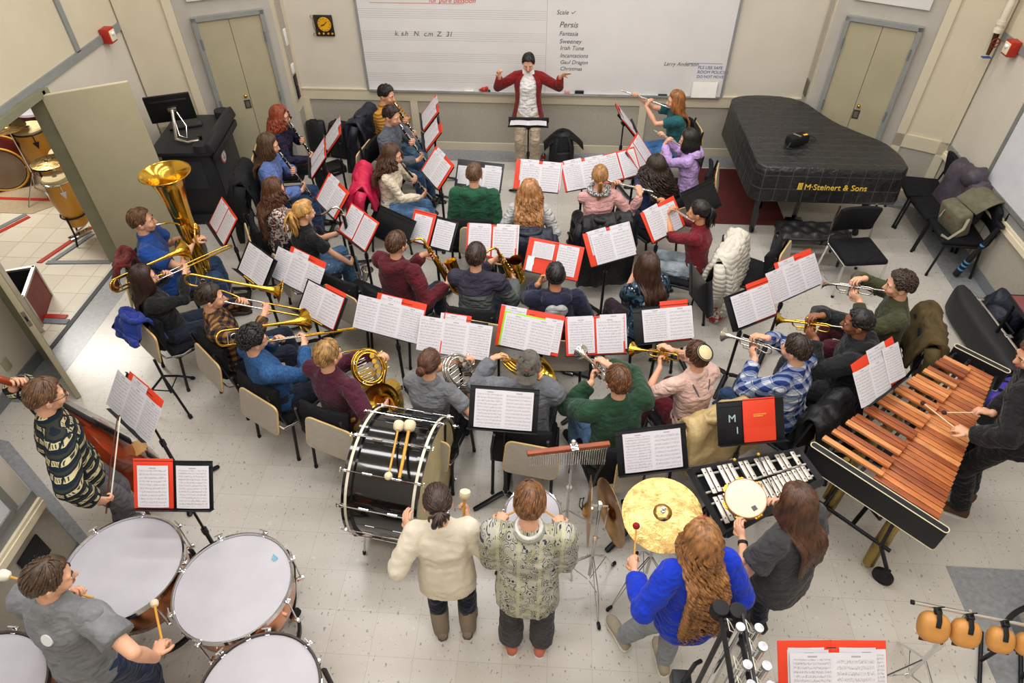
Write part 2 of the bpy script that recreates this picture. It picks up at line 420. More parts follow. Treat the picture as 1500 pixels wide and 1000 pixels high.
leaf((-4.93, 6.06), (-4.25, 6.43), 'leaf', 4); lo = leaf((-4.93, 4.53), (-4.34, 3.98), 'leaf', 5)
# next room
nf = NT('old_tile'); g = nf.coord(); br = nf.n('ShaderNodeTexBrick', offset=0.0); nf.l(g, br.inputs['Vector'])
for k, v in (('Scale', 1.0), ('Mortar Size', .004), ('Brick Width', .3048), ('Row Height', .3048)): br.inputs[k].default_value = v
br.inputs['Color1'].default_value = (*lin('#dbd3c3'), 1); br.inputs['Color2'].default_value = (*lin('#cec6b4'), 1); br.inputs['Mortar'].default_value = (*lin('#a89a80'), 1)
nf.col(nf.mix(nf.math('MULTIPLY', nf.noise(3, 4), .28), br.outputs['Color'], lin('#a58f66')))
mb = MB(); mb.box((-7.55, 6.5, -.05), (5.0, 7.0, .1)); struct('floor_next_room', mb, nf.fin(.35))
mb = MB(); mb.box((-4.985, 5.3, .004), (.05, 1.6, .008)); struct('trim_threshold', mb, black)
mb = MB(); mb.prism([(-8.2, 7.0), (-6.6, 7.0), (-6.15, 7.5), (-6.15, 9.5), (-10, 9.5), (-10, 5.6), (-8.2, 5.6)], .001, .006); struct('floor_carpet', mb, M('beige_carpet', '#a8957a', .9, var=.12, vs=80, bump=.4, bs=200))
for i, (mt, pp) in enumerate(((redp, [(-6.62, 6.95), (-6.57, 6.92), (-7.3, 5.45), (-7.36, 5.48)]), (basegrey, [(-6.7, 7.0), (-6.64, 6.97), (-7.38, 5.5), (-7.43, 5.53)]), (redp, [(-7.5, 7.3), (-6.5, 7.3), (-6.5, 7.36), (-7.5, 7.36)]),
        (redp, [(-5.95, 6.0), (-5.89, 6.0), (-5.65, 6.75), (-5.71, 6.75)]), (basegrey, [(-5.83, 5.98), (-5.08, 6.03), (-5.08, 6.09), (-5.83, 6.04)]), (basegrey, [(-5.83, 5.98), (-5.77, 5.98), (-5.56, 6.6), (-5.62, 6.6)]), (redp, [(-5.42, 5.06), (-5.08, 5.06), (-5.08, 5.12), (-5.42, 5.12)]), (basegrey, [(-5.42, 4.98), (-5.02, 4.98), (-5.02, 5.05), (-5.42, 5.05)]))):
    mb = MB(); mb.prism(list(reversed(pp)) if i in (0, 1) else pp, .001, .008+.001*i); struct('floor_tape_%d' % (i+1), mb, mt)
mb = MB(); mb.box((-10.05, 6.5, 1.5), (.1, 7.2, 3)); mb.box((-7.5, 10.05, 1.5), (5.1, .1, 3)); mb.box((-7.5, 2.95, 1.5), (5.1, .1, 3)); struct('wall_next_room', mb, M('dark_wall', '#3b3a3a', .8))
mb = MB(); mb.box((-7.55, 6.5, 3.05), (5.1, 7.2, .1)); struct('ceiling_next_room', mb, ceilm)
# ------------------------------------------------------------------ lights of the room (ceiling fluorescents) and next room
def area(nm, loc, sx, sy, w, c=(1, .95, .87)):
    l = bpy.data.lights.new(nm, 'AREA'); l.shape = 'RECTANGLE'; l.size = sx; l.size_y = sy; l.energy = w; l.color = c
    o = bpy.data.objects.new(nm, l); COL.objects.link(o); o.location = loc; return o
for x in (-2.7, -.9, .9, 2.7):
    for y in (.6, 2.9, 5.2, 7.5): area('fluorescent_light', (x, y, CEIL-.06), 1.5, .5, 33, (1, .995, .99))
area('next_room_light', (-7.1, 7.35, 2.93), 1.5, .9, 105)
w = bpy.data.worlds.new('world'); SC.world = w; w.use_nodes = True; w.node_tree.nodes['Background'].inputs[0].default_value = (.9, .88, .84, 1); w.node_tree.nodes['Background'].inputs[1].default_value = .12
SC.view_settings.view_transform = 'Standard'; SC.view_settings.look = 'None'; SC.view_settings.gamma = 1; SC.view_settings.exposure = 0.12
# ================================================================== CHAIRS, STANDS, FOLDERS, SCORES
padm = M('black_upholstery', '#1a1a1d', .85, var=.25, vs=40, bump=.4, bs=260, spec=.2)
tabm = M('tablet_laminate', '#b3aa9d', .45, var=.05, vs=30); woodedge = M('plywood_edge', '#d9b878', .5, var=.15, stretch=(1, 1, 9))
framem = M('chair_frame', '#1c1c1e', .4, metal=.3, var=.1)
def chair_proto(name, tablet=True, chromef=False, label='x'):
    t = thing(name, label, 'chair'); fm = chrome if chromef else framem; w = .225
    seat = MB(); seat.box((0, .0, .435), (.46, .45, .06), bev=.024); obj('seat', seat, padm, t, 60)
    bk = MB(); R = Matrix.Rotation(rad(-12), 3, 'X')
    # padded backrest, gently curved across
    rings = []
    for i in range(9):
        a = i/8; x = (a-.5)*.44; yb = -.235+.030*(1-(2*a-1)**2)*-1
        prof = [(-.165, -.012), (-.150, -.026), (.150, -.026), (.165, -.012), (.165, .012), (.150, .024), (-.150, .024), (-.165, .012)]
        k = .78 if i in (0, 8) else 1
        rings.append([V((x, yb-.0, .685))+R @ V((0, q*k, p*(.93 if i in (0, 8) else 1))) for p, q in prof])
    bk.loft(rings); obj('backrest', bk, padm, t, 60)
    fr = MB(); r = .012
    for s in (-1, 1):
        fr.tube([(s*.235, .2, .405), (s*.235, -.2, .405), (s*.235, -.235, .45), (s*.228, -.262, .62), (s*.2, -.292, .83)], r, 8)
    fr.tube([(-.235, .19, .40), (.235, .19, .40)], r, 8); fr.tube([(-.235, -.19, .40), (.235, -.19, .40)], r, 8)
    obj('frame', fr, fm, t)
    for s in (-1, 1):
        for y0, y1 in ((.19, .225), (-.19, -.245)):
            lg = MB(); lg.tube([(s*.235, y0, .40), (s*.24, y1, .025)], .0135, 8); l = obj('leg', lg, fm, t)
            g = MB(); g.tube([(s*.24, y1, .03), (s*.2405, y1, 0)], .016, 8); obj('glide', g, blackrub, l)
    if tablet:
        tb = MB(); T = Matrix.Translation((.085, -.335, .635)) @ Matrix.Rotation(rad(5), 4, 'Y') @ Matrix.Rotation(rad(80), 4, 'X')
        def rr(w, h, r, n=4):
            o = []
            for cx, cy, a0 in ((w/2-r, h/2-r, 0), (-w/2+r, h/2-r, 90), (-w/2+r, -h/2+r, 180), (w/2-r, -h/2+r, 270)):
                for i in range(n+1): a = rad(a0+90*i/n); o.append((cx+r*cos(a), cy+r*sin(a)))
            return o
        tb.prism(rr(.40, .30, .045), -.008, .008, T); tp = obj('tablet', tb, tabm, t, 30)
        e = MB(); pl = rr(.402, .302, .047); e.tube([T @ V((x, y, 0)) for x, y in pl], .0082, 6, closed=True); obj('edge_band', e, woodedge, tp)
        ar = MB(); ar.tube([(.235, -.06, .42), (.275, -.16, .44), (.275, -.30, .50), (.2, -.33, .55)], .009, 8); obj('tablet_arm', ar, chrome, t)
    return t
CH = {}
def chair(kind, x, y, facing, label, group='black padded music chairs'):
    m = TR((x, y, 0), rad(facing-90))
    if kind not in CH:
        CH[kind] = chair_proto('music_chair' if kind == 'tablet' else 'stacking_chair', kind == 'tablet', kind == 'chrome', label)
        CH[kind].matrix_world = m; CH[kind]['group'] = group; return CH[kind]
    return dup(CH[kind], label, group, mat=m)
# --- paper with printed music (staves and notes), drawn by the material from the page's own UV
def page_mat(name, rows, seed, paper='#d3d0d6', dens=.55):
    t = NT(name); uv = t.n('ShaderNodeUVMap'); sp = t.n('ShaderNodeSeparateXYZ'); t.l(uv.outputs[0], sp.inputs[0]); u, v = sp.outputs[0], sp.outputs[1]
    f = t.math('FRACT', t.math('MULTIPLY', v, rows))
    inst = t.math('MULTIPLY', t.math('GREATER_THAN', f, .28), t.math('LESS_THAN', f, .70))
    q = t.math('FRACT', t.math('MULTIPLY', t.math('SUBTRACT', f, .28), 5/.42))
    line = t.math('MULTIPLY', inst, t.math('LESS_THAN', q, .20))
    cb = t.n('ShaderNodeCombineXYZ'); t.l(t.math('MULTIPLY', u, 60), cb.inputs[0]); t.l(t.math('MULTIPLY', v, rows*4.0), cb.inputs[1]); cb.inputs[2].default_value = seed
    nz = t.noise(1.0, 1, vec=cb.outputs[0]); note = t.math('GREATER_THAN', nz, dens)
    zone = t.math('MULTIPLY', t.math('GREATER_THAN', f, .16), t.math('LESS_THAN', f, .84)); note = t.math('MULTIPLY', note, zone)
    mg = t.math('MULTIPLY', t.math('MULTIPLY', t.math('GREATER_THAN', u, .07), t.math('LESS_THAN', u, .94)), t.math('MULTIPLY', t.math('GREATER_THAN', v, .04), t.math('LESS_THAN', v, .90)))
    ti = t.math('MULTIPLY', t.math('MULTIPLY', t.math('GREATER_THAN', v, .925), t.math('LESS_THAN', v, .955)), t.math('MULTIPLY', t.math('GREATER_THAN', u, .40), t.math('LESS_THAN', u, .62)))
    ink = t.math('MINIMUM', t.math('ADD', t.math('MULTIPLY', mg, t.math('ADD', t.math('MULTIPLY', line, .42), t.math('MULTIPLY', note, .42))), t.math('MULTIPLY', ti, .45)), .85)
    t.col(t.mix(ink, lin(paper), lin('#26262c'))); return t.fin(.65, spec=.25)
PG = [page_mat('sheet_music_a', 12, 1.3), page_mat('sheet_music_b', 11, 7.1), page_mat('sheet_music_c', 14, 13.7, dens=.54), page_mat('sheet_music_d', 10, 21.2, dens=.56)]
foldm = M('folder_red', '#d63a1c', .55, var=.04, vs=3, bump=.15, bs=300); foldk = M('folder_black', '#222226', .5, var=.1, bump=.2, bs=300)
tabred = foldm; yelm = M('pencil_yellow', '#e6b422', .5, var=.02); limem = M('folder_lime', '#8ed116', .55, var=.03)
STANDS = {}
TILT = 40.0
def stand_proto():
    t = thing('music_stand', 'x', 'music stand')
    c, s_ = cos(rad(TILT)), sin(rad(TILT))
    # desk frame: bottom edge at origin height 0 of the part (moved per copy)
    d = MB(); d.box((0, .152, -.006), (.49, .305, .004), bev=.0015); d.box((0, .303, .001), (.49, .004, .014)); d.box((0, .265, -.002), (.49, .006, .006)); d.box((0, .17, -.02), (.03, .24, .03))
    desk = obj('desk', d, dkmetal, t)
    l = MB(); l.box((0, -.002, .022), (.50, .005, .060), bev=.002); obj('ledge', l, dkmetal, desk)
    k = MB(); k.box((0, .15, -.035), (.05, .06, .05), bev=.008); k.cyl((-.05, .15, -.035), (.05, .15, -.035), .012, 10); obj('tilt_bracket', k, blackpl, desk)
    p = MB(); p.tube([(0, 0, .08), (0, 0, .62)], .0145, 10); obj('lower_tube', p, framem, t)
    p = MB(); p.tube([(0, 0, .60), (0, 0, 1.0)], .009, 10); obj('upper_tube', p, framem, t)
    p = MB(); p.tube([(0, 0, .585), (0, 0, .64)], .021, 12); obj('collar', p, blackpl, t)
    for i in range(3):
        a = rad(90+120*i); lg = MB()
        pts = [(.02*cos(a), .02*sin(a), .085), (.06*cos(a), .06*sin(a), .082), (.16*cos(a), .16*sin(a), .045), (.27*cos(a), .27*sin(a), .014), (.285*cos(a), .285*sin(a), .012)]
        lg.tube(pts, [.026, .026, .024, .022, .016], 10, flat=.5); obj('foot', lg, framem, t)
    return t
_sp = [None]
def stand(key, A, B, zb, label, tilt=None, pole_off=.0, w=None):
    """A, B: the ends of the desk's lower edge as the player sees it; returns the desk matrix"""
    A, B = V(A), V(B); d = (B-A); d.z = 0; d.normalize(); n = V((d.y, -d.x, 0)); tl = rad(tilt if tilt is not None else TILT)
    u = V((0, 0, 1))*cos(tl)-n*sin(tl); z = d.cross(u); c = (A+B)/2
    D = Matrix.Identity(4)
    for i in range(3): D[i][0] = d[i]; D[i][1] = u[i]; D[i][2] = z[i]; D[i][3] = c[i]
    base = c+u*.15-z*.035; base.z = 0
    rz = atan2(d.y, d.x); Mx = TR(base, rz)
    if _sp[0] is None: _sp[0] = stand_proto(); t = _sp[0]; t['label'] = label; t.matrix_world = Mx
    else: t = dup(_sp[0], label, mat=Mx)
    t['group'] = 'black music stands'
    Dl = Mx.inverted() @ D; ht = (c+u*.15-z*.035).z
    for ch in t.children:
        if ch.name.startswith('desk'): ch.matrix_local = Dl
        elif ch.name.startswith('upper_tube'):
            ch.scale = (1, 1, max(.3, (ht-.02-.60)/.40)); ch.location.z = .60-.60*ch.scale.z
    STANDS[key] = (D, c, n); return D
def folder(D, x, label, mat=None, w=.24, h=.305, skew=0, spine=True, ang=1.2, dz=.006, halves=(1, 1)):
    mat = mat or foldm
    Fm = D @ Matrix.Translation((x, 0.004, dz)) @ Matrix.Rotation(skew, 4, 'Z')
    t = thing('music_folder', label, 'folder', mat=Fm, group='music folders')
    if halves[0]:
        m = MB(); m.T = Matrix.Rotation(rad(ang), 4, 'Y'); m.box((-w/2, h/2, 0), (w, h, .003), bev=.001); m.box((-w/2, .05, .003), (w*.98, .10, .002)); obj('left_cover', m, mat, t)
    if halves[1]:
        m = MB(); m.T = Matrix.Rotation(rad(-ang), 4, 'Y'); m.box((w/2, h/2, 0), (w, h, .003), bev=.001); m.box((w/2, .05, .003), (w*.98, .10, .002)); obj('right_cover', m, mat, t)
    if spine and halves[0] and halves[1]: m = MB(); m.box((0, h/2, -.002), (.014, h, .003)); obj('spine', m, mat, t)
    return t
sc_i = [0]
def score(D, x, y, label, pages=2, w=.218, h=.288, skew=0, dz=.016, curl=.006, group='open sheet music', name='sheet_music'):
    sc_i[0] += 1
    Fm = D @ Matrix.Translation((x, y, dz)) @ Matrix.Rotation(skew, 4, 'Z')
    t = thing(name, label, 'sheet music', mat=Fm, group=group)
    for i in range(pages):
        m = MB(); m.sheet(w, h, 4, curl, x0=(i-pages/2)*w+.001, z0=0); obj('page', m, PG[(sc_i[0]*2+i) % 4], t)
    return t
def zbl(u, v, z): return at(u, v, z)
# ================================================================== PEOPLE
def skinm(name, c): return M('skin_'+name, c, .5, var=.06, vs=14, bump=.12, bs=160, spec=.35)
SK = dict(light=skinm('light', '#dca687'), pale=skinm('pale', '#e6b79b'), tan=skinm('tan', '#c98d68'), brown=skinm('brown', '#8d5b3f'))
eyew = M('eye_white', '#e9e4df', .3, var=0); eyed = M('eye_dark', '#2a1a12', .25, var=0); lipm = M('lips', '#b0604f', .5, var=.05)
PEND = []
def ik(S, W, a, b, pole):
    S, W = V(S), V(W); d = W-S; L = d.length
    if L > (a+b)*.999: W = S+d*((a+b)*.999/L); d = W-S; L = d.length
    x = (a*a-b*b+L*L)/(2*L); h = sqrt(max(1e-6, a*a-x*x)); dn = d/L
    p = V(pole); p = p-dn*p.dot(dn); p.normalize()
    return S+dn*x+p*h, W
def limb(mb, pts, rs, seg=12, ends=True):
    mb.tube(pts, rs, seg)
    for p, r in zip(pts, rs): mb.ball(p, r*.995, 12)
def ring(c, u, fdir, rx, ry, n=20, sq=2.3):
    """super-elliptic ring round c, perpendicular to u; fdir = forward"""
    f = (fdir-u*fdir.dot(u)).normalized(); x = f.cross(u); o = []
    for k in range(n):
        a = 2*pi*k/n; ca, sa = cos(a), sin(a)
        o.append(c+x*(rx*math.copysign(abs(ca)**(2/sq), ca))+f*(ry*math.copysign(abs(sa)**(2/sq), sa)))
    return o
class Person:
    def __init__(p, name, label, px, facing, z=None, seated=True, h=1.72, fem=False, lean=6, hy=0, hp=-8, skin='light', twist=0, wide=1.0, feet=None, hx=0, legs=None, base=None):
        p.s = s = h/1.72; p.fem = fem; p.seated = seated; p.skin = SK[skin]; p.w = wide
        p.pel = V((0, 0, .45+.09*s)) if seated else V((0, 0, .915*s))
        p.u = V((sin(rad(hx)), sin(rad(lean)), cos(rad(lean)))).normalized()
        p.neck = p.pel+p.u*.49*s
        p.R = Matrix.Rotation(rad(-hy), 3, 'Z') @ Matrix.Rotation(rad(hp), 3, 'X')
        p.head = p.neck+p.u*.060*s+(Matrix.Rotation(rad(-hy), 3, 'Z') @ Matrix.Rotation(rad(hp*.5), 3, 'X')) @ V((0, .030, .097))*s
        rz = rad(facing-90)
        hw = at(px[0], px[1], p.head.z if z is None else z)
        off = Matrix.Rotation(rz, 3, 'Z') @ V((p.head.x, p.head.y, 0))
        p.loc = V((hw.x-off.x, hw.y-off.y, 0)) if base is None else V((*base, 0))
        p.Mx = TR(p.loc, rz); p.rz = rz; p.facing = facing
        p.root = thing(name, label, 'person', mat=p.Mx); p.label = label
        sw = (.165 if fem else .188)*s*wide; tw = Matrix.Rotation(rad(-twist), 3, 'Z')
        p.sh = {-1: p.neck+tw @ V((-sw, 0, -.055*s)), 1: p.neck+tw @ V((sw, 0, -.055*s))}
        p.ua, p.fa = .285*s, .255*s
        p.arm = {}; p.hand = {}
        p.legs = legs
        # legs
        p.leg = {}
        for k in (-1, 1):
            hp_ = p.pel+V((k*.085*s, .01, -.03*s))
            if seated:
                kn = V((k*(.13 if not fem else .10)*s, .43*s, .49*s+.015)); an = V((k*.12*s, .45*s, .085*s))
                if feet and feet.get(k): an = V(feet[k])
                if legs and legs.get(k): kn = V(legs[k])
            else:
                an = V((k*.10*s, 0, .085*s)) if not (feet and feet.get(k)) else V(feet[k])
                kn, an = ik(hp_, an, .42*s, .42*s, V((k*.12, 1, 0)))
            p.leg[k] = (hp_, kn, an)
    def H(p, x, y, z): return p.head+p.R @ (V((x, y, z))*p.s)
    @property
    def mouth(p): return p.H(0, .098, -.060)
    def world(p, v): return p.Mx @ V(v)
    def grab(p, k, G, axis=None, palm=None, out=None, elbow=None, curl=55, wrist=None):
        """hand k (-1 left, +1 right) closes on local point G; axis = finger direction, palm = palm normal"""
        G = V(G); S = p.sh[k]; s = p.s
        ax = V(axis).normalized() if axis is not None else (G-(S+V((k*.12, .02, -.30)))).normalized()
        pm = V(palm) if palm is not None else V((-k, .3, 0)); pm = (pm-ax*pm.dot(ax)).normalized()
        W = G-ax*.085*s-pm*.030*s if wrist is None else V(wrist)
        E, W = ik(S, W, p.ua, p.fa, V(elbow) if elbow is not None else V((k*.55, -.25, -1)))
        p.arm[k] = (S, E, W); p.hand[k] = (W, ax, pm, curl)
    def rest(p, k, y=.26, z=None, x=.13):
        zz = .585*p.s+.03 if z is None else z
        p.grab(k, V((k*x, y, zz)), axis=V((-k*.25, 1, -.15)), palm=V((0, 0, -1)), curl=18)
    def body(p):
        s = p.s; mb = MB(); u = p.u; f = V((0, 1, 0)); n = p.neck
        # torso under the clothes
        prof = [(-.10, .13, .09), (0, .15, .10), (.16, .125, .085), (.33, .145, .10), (.42, .15, .085), (.475, .07, .055)]
        mb.loft([ring(p.pel+u*(t*s), u, f, rx*s*p.w, ry*s) for t, rx, ry in prof])
        hc = p.head; tk = hc-p.R @ V((0, .022, .05))*s
        limb(mb, [n-u*.03*s, n+u*.03*s, tk], [.058*s, .052*s, .05*s])
        for k in (-1, 1):
            S, E, W = p.arm[k]
            limb(mb, [n+(S-n)*.35-u*.02*s, S-u*.004], [.040*s, .040*s]); mu = .9 if p.fem else 1.05
            limb(mb, [S, S+(E-S)*.5, E, E+(W-E)*.35, W], [.043*s*mu, .042*s*mu, .036*s*mu, .038*s*mu, .0255*s*mu])
            Wp, ax, pm, cu = p.hand[k]; lt = ax.cross(pm)
            # palm
            R = Matrix((lt, ax, pm)).transposed()
            mb.ball(Wp+ax*.048*s, (.037*s, .052*s, .0165*s), 12, R); mb.ball(Wp+ax*.006*s, .024*s, 10)
            a, b, c = p.leg[k]; limb(mb, [a, b, c], [.06*s, .045*s, .036*s])
        # head
        def hb(x, y, z, rx, ry, rz): mb.ball(p.H(x, y, z), (rx*s, ry*s, rz*s), 20, p.R)
        hb(0, -.008, .018, .074, .094, .098); hb(0, .025, -.045, .054, .062, .062); hb(0, .048, -.082, .030, .030, .026); hb(0, .030, .0, .064, .064, .07)
        for k in (-1, 1):
            hb(k*.040, .058, -.028, .026, .030, .028); hb(k*.030, .072, .022, .028, .018, .012)
        mb.tube([p.H(0, .084, .012), p.H(0, .099, -.012), p.H(0, .110, -.030), p.H(0, .092, -.038)], [.009*s, .011*s, .0145*s, .011*s], 10)
        hb(.010, .097, -.034, .009, .009, .008); hb(-.010, .097, -.034, .009, .009, .008)
        hb(0, .082, -.062, .024, .016, .010)
        ex = MB(); ex.cm = 0
        # ears, eyes, lips, fingers: added after the remesh so that they stay crisp
        for k in (-1, 1):
            R = p.R @ Matrix.Rotation(k*.35, 3, 'Z')
            ex.cm = 0; ex.ball(p.H(k*.077, -.008, -.008), (.010*s, .021*s, .032*s), 10, R); ex.ball(p.H(k*.080, -.012, .004), (.010*s, .018*s, .018*s), 8, R)
            ex.cm = 1; ex.ball(p.H(k*.030, .0795, .004), (.0135*s, .008*s, .0075*s), 10, p.R)
            ex.cm = 2; ex.ball(p.H(k*.030, .0855, .003), (.0065*s, .004*s, .0065*s), 8, p.R)
            ex.cm = 2; ex.tube([p.H(k*.014, .092, .024), p.H(k*.030, .092, .029), p.H(k*.048, .080, .024)], [.003*s, .0042*s, .002*s], 6)
        ex.cm = 3; ex.tube([p.H(-.022, .088, -.062), p.H(-.008, .098, -.058), p.H(.008, .098, -.058), p.H(.022, .088, -.062)], [.003*s, .0055*s, .0055*s, .003*s], 6)
        ex.tube([p.H(-.018, .088, -.066), p.H(0, .099, -.068), p.H(.018, .088, -.066)], [.003*s, .006*s, .003*s], 6)
        ex.cm = 0
        for k in (-1, 1):
            W, ax, pm, cu = p.hand[k]; lt = ax.cross(pm)
            side = lt*(-k)                            # towards the thumb
            th = side if True else lt
            kn = W+ax*.088*s
            for i, (o, L) in enumerate(((.0285, .072), (.0095, .080), (-.0095, .074), (-.0275, .058))):
                q = kn+side*(o*s)-ax*(.008*s if i in (0, 3) else 0); pts = [q-ax*.02*s, q]; d = ax.copy(); c = rad(cu*(.85+.1*i))
                for fr in (.45, .32, .25):
                    rot = Matrix.Rotation(c, 3, ax.cross(pm)); d = rot @ d if (rot @ ax).dot(pm) > 0 else Matrix.Rotation(-c, 3, ax.cross(pm)) @ d
                    q = q+d*(L*fr*s); pts.append(q.copy())
                ex.tube(pts, [.0095*s, .0098*s, .0088*s, .0078*s, .0055*s], 7)
            q = W+ax*.028*s+side*.028*s; d = (side*.75+ax*.6+pm*.25).normalized(); d2 = (ax*.8+pm*.7).normalized()
            ex.tube([q-d*.014*s, q, q+d*.032*s, q+d*.032*s+d2*.026*s, q+d*.032*s+d2*.046*s], [.011*s, .013*s, .0105*s, .0095*s, .006*s], 7)
        PEND.append(('body', mb, .0075, 4, 0, 0, ex, [p.skin, eyew, eyed, lipm], p.root, None))
        return p
    def top(p, mat, sleeve='long', hem=.10, ease=.014, hood=None, loose=0, collar=0, name='shirt', neckw=1.0, hood_in=None, open_=False):
        s = p.s; mb = MB(); u = p.u; f = V((0, 1, 0)); n = p.neck; e = ease+loose*.5
        ch = .125 if p.fem else .12
        prof = [(-hem, .165+loose, .118+loose), (-.03, .168+loose, .12+loose), (.10, .150+loose, .108+loose), (.2, .152+loose*.8, .112), (.33, .168, ch+.012), (.415, .172, .102), (.46, .135, .082), (.495, .092*neckw, .074), (.520, .072*neckw, .067), (.532, .066*neckw, .063)]
        if p.seated: prof[0] = (-min(hem, .06), .175+loose, .125+loose); prof[1] = (-.02, .175+loose, .125+loose)
        mb.loft([ring(p.pel+u*(t*s), u, f, rx*s*p.w, ry*s) for t, rx, ry in prof])
        for k in (-1, 1):
            S, E, W = p.arm[k]; mu = (.95 if p.fem else 1.08)
            r0, r1, r2, r3 = (.058+e*.8)*s*mu, (.050+e)*s*mu, (.043+e)*s*mu, (.033+e*.8)*s*mu
            limb(mb, [n+(S-n)*.45+u*-.012, S+u*-.004], [.058*s, r0*.98])
            if sleeve == 'long': limb(mb, [S, S+(E-S)*.5, E, E+(W-E)*.45], [r0, r1, r2, r2*.97]); mb.tube([E+(W-E)*.45, E+(W-E)*.84, E+(W-E)*.93], [r2*.97, r3*1.06, r3*.92], 14)
            elif sleeve == '3q': limb(mb, [S, S+(E-S)*.5, E], [r0, r1, r2]); mb.tube([E, E+(W-E)*.22], [r2, r2*1.02], 14)
            else: mb.ball(S, r0, 14); mb.tube([S, S+(E-S)*.35, S+(E-S)*.66], [r0, r1*1.06, r1*1.14], 14)
        if hood:
            b = n-f*.062*s-u*.020*s
            mb.tube([b+V((-.075*s, .135*s, .0)), b+V((-.105*s, .06*s, .030*s)), b+V((-.085*s, -.015*s, .025*s)), b+V((0, -.040*s, -.005*s)), b+V((.085*s, -.015*s, .025*s)), b+V((.105*s, .06*s, .030*s)), b+V((.075*s, .135*s, .0))], [.020*s, .040*s, .056*s, .066*s, .056*s, .040*s, .020*s], 12)
            mb.ball(b+V((0, -.035*s, -.07*s)), (.105*s, .045*s, .10*s), 14)
        if collar: mb.tube([n+u*.0*s+ring(V((0, 0, 0)), u, f, .068*s, .066*s, 14)[i] for i in range(14)], .016*s, 8, closed=True)
        PEND.append((name, mb, .0115, 3, .0055*(1.2 if loose else 1), 11, None, [mat], p.root, None))
        if hood_in:
            m2 = MB(); b = n-f*.075*s-u*.02*s; m2.ball(b+V((0, -.078*s, -.045*s)), (.098*s, .040*s, .072*s), 20); obj('hood_lining', m2, hood_in, p.root)
        return p
    def bottom(p, mat, shoe, ease=.012, sole=None, wide=0, long=True, name='trousers'):
        s = p.s; mb = MB(); u = V((0, 0, 1)) if not p.seated else V((0, .25, .97)).normalized(); f = V((0, 1, 0))
        c = p.pel
        mb.loft([ring(c+p.u*(t*s), p.u, f, rx*s*p.w, ry*s) for t, rx, ry in ((-.11, .125, .10), (-.04, .168, .122), (.05, .160, .112), (.11, .148, .102))])
        for k in (-1, 1):
            a, b, d = p.leg[k]; w = wide; m_ = a+(b-a)*.5
            limb(mb, [a, m_, b], [.098*s*p.w, .084*s, (.064+ease*.6)*s]); e = d+(b-d)*.04
            limb(mb, [b, b+(d-b)*.35], [(.064+ease*.6)*s, (.062+ease)*s]); mb.tube([b+(d-b)*.35, b+(d-b)*.75, e], [(.062+ease)*s, (.050+ease+w)*s, (.046+ease+w)*s], 14)
        PEND.append((name, mb, .0115, 3, .005, 13, None, [mat], p.root, None))
        for k in (-1, 1):
            a, b, d = p.leg[k]; t = V((b.x-a.x, b.y-a.y, 0)) if p.seated else V((k*.18, 1, 0))
            if p.seated and t.length > .01: t = t.normalized()*.7+V((d.x-b.x, d.y-b.y, 0))*.0+V((k*.05, .6, 0))
            p.shoe(k, d, t.normalized(), shoe, sole)
        return p
    def shoe(p, k, an, dr, mat, sole=None):
        s = p.s; m = MB(); z0 = an.z-.085*s; b = V((an.x, an.y, z0)); sd = V((dr.y, -dr.x, 0)); up = V((0, 0, 1))
        def rg(y, w, zt, zb=.012):
            o = []
            for i in range(14):
                a = 2*pi*i/14; o.append(b+dr*(y*s)+sd*(w*s*cos(a))+up*((zb+(zt-zb)*(.5+.5*sin(a)))*s))
            return o
        m.loft([rg(-.075, .012, .06), rg(-.068, .032, .085), (rg(-.03, .042, .105)), rg(.02, .043, .10), rg(.07, .044, .078), rg(.12, .048, .060), rg(.165, .042, .050), rg(.195, .020, .035)])
        o = obj('shoe', m, mat, p.root, 60)
        q = MB(); pts = []
        for y, w in ((-.078, .02), (-.06, .036), (0, .040), (.06, .040), (.12, .050), (.165, .044), (.198, .02)): pts.append((y, w))
        poly = [b+dr*(y*s)+sd*(w*s) for y, w in pts]+[b+dr*(y*s)-sd*(w*s) for y, w in reversed(pts)]
        n_ = len(poly); vs = [v.copy() for v in poly]+[v+up*.018*s for v in poly]
        q.add(vs, [tuple(range(n_)), tuple(range(2*n_-1, n_-1, -1))]+[(i, n_+i, n_+(i+1) % n_, (i+1) % n_) for i in range(n_)])
        obj('sole', q, sole or whitep, o)
    # ---------------------------------------------------------- hair
    def hair(p, mat, style='short', length=.30, wave=0, n=90, part=0, seed=1, vol=1.0, fringe=0, low=0, tie=None):
        curl = wave > .012
        rnd = random.Random(seed*31+7); s = p.s; mb = MB(); C = V((0, -.010, .022))
        rx, ry, rz = .079, .100, .103
        def sc(az, pol, r=1.0):
            return p.H(C.x+rx*r*sin(pol)*sin(az), C.y+ry*r*sin(pol)*cos(az), C.z+rz*r*cos(pol))
        lim_back = {'short': 112, 'crop': 106, 'curlshort': 112}.get(style, 118)
        def limit(az):        # lowest polar angle the hair reaches at this azimuth (0 = face)
            a = abs((az+pi) % (2*pi)-pi)*180/pi
            if style in ('short', 'crop', 'curlshort'):
                if a < 40: return 48+fringe
                if a < 62: return 48+fringe+(a-40)/22*(32-fringe)
                if a < 78: return 80+(a-62)/16*14
                if a < 104: return 94-3*sin((a-78)/26*pi)
                return 94+(lim_back+6-94)*min(1, (a-104)/40)
            if a < 38: return 52+fringe
            if a < 62: return 52+fringe+(a-38)/24*(34-fringe)
            if a < 100: return 86+(a-62)/38*12
            return 98+(lim_back-98)*min(1, (a-100)/40)
        thick = {'crop': .035, 'short': .085, 'curlshort': .17}.get(style, .09)*vol
        # cap
        N, K = 22, 40; rows = []
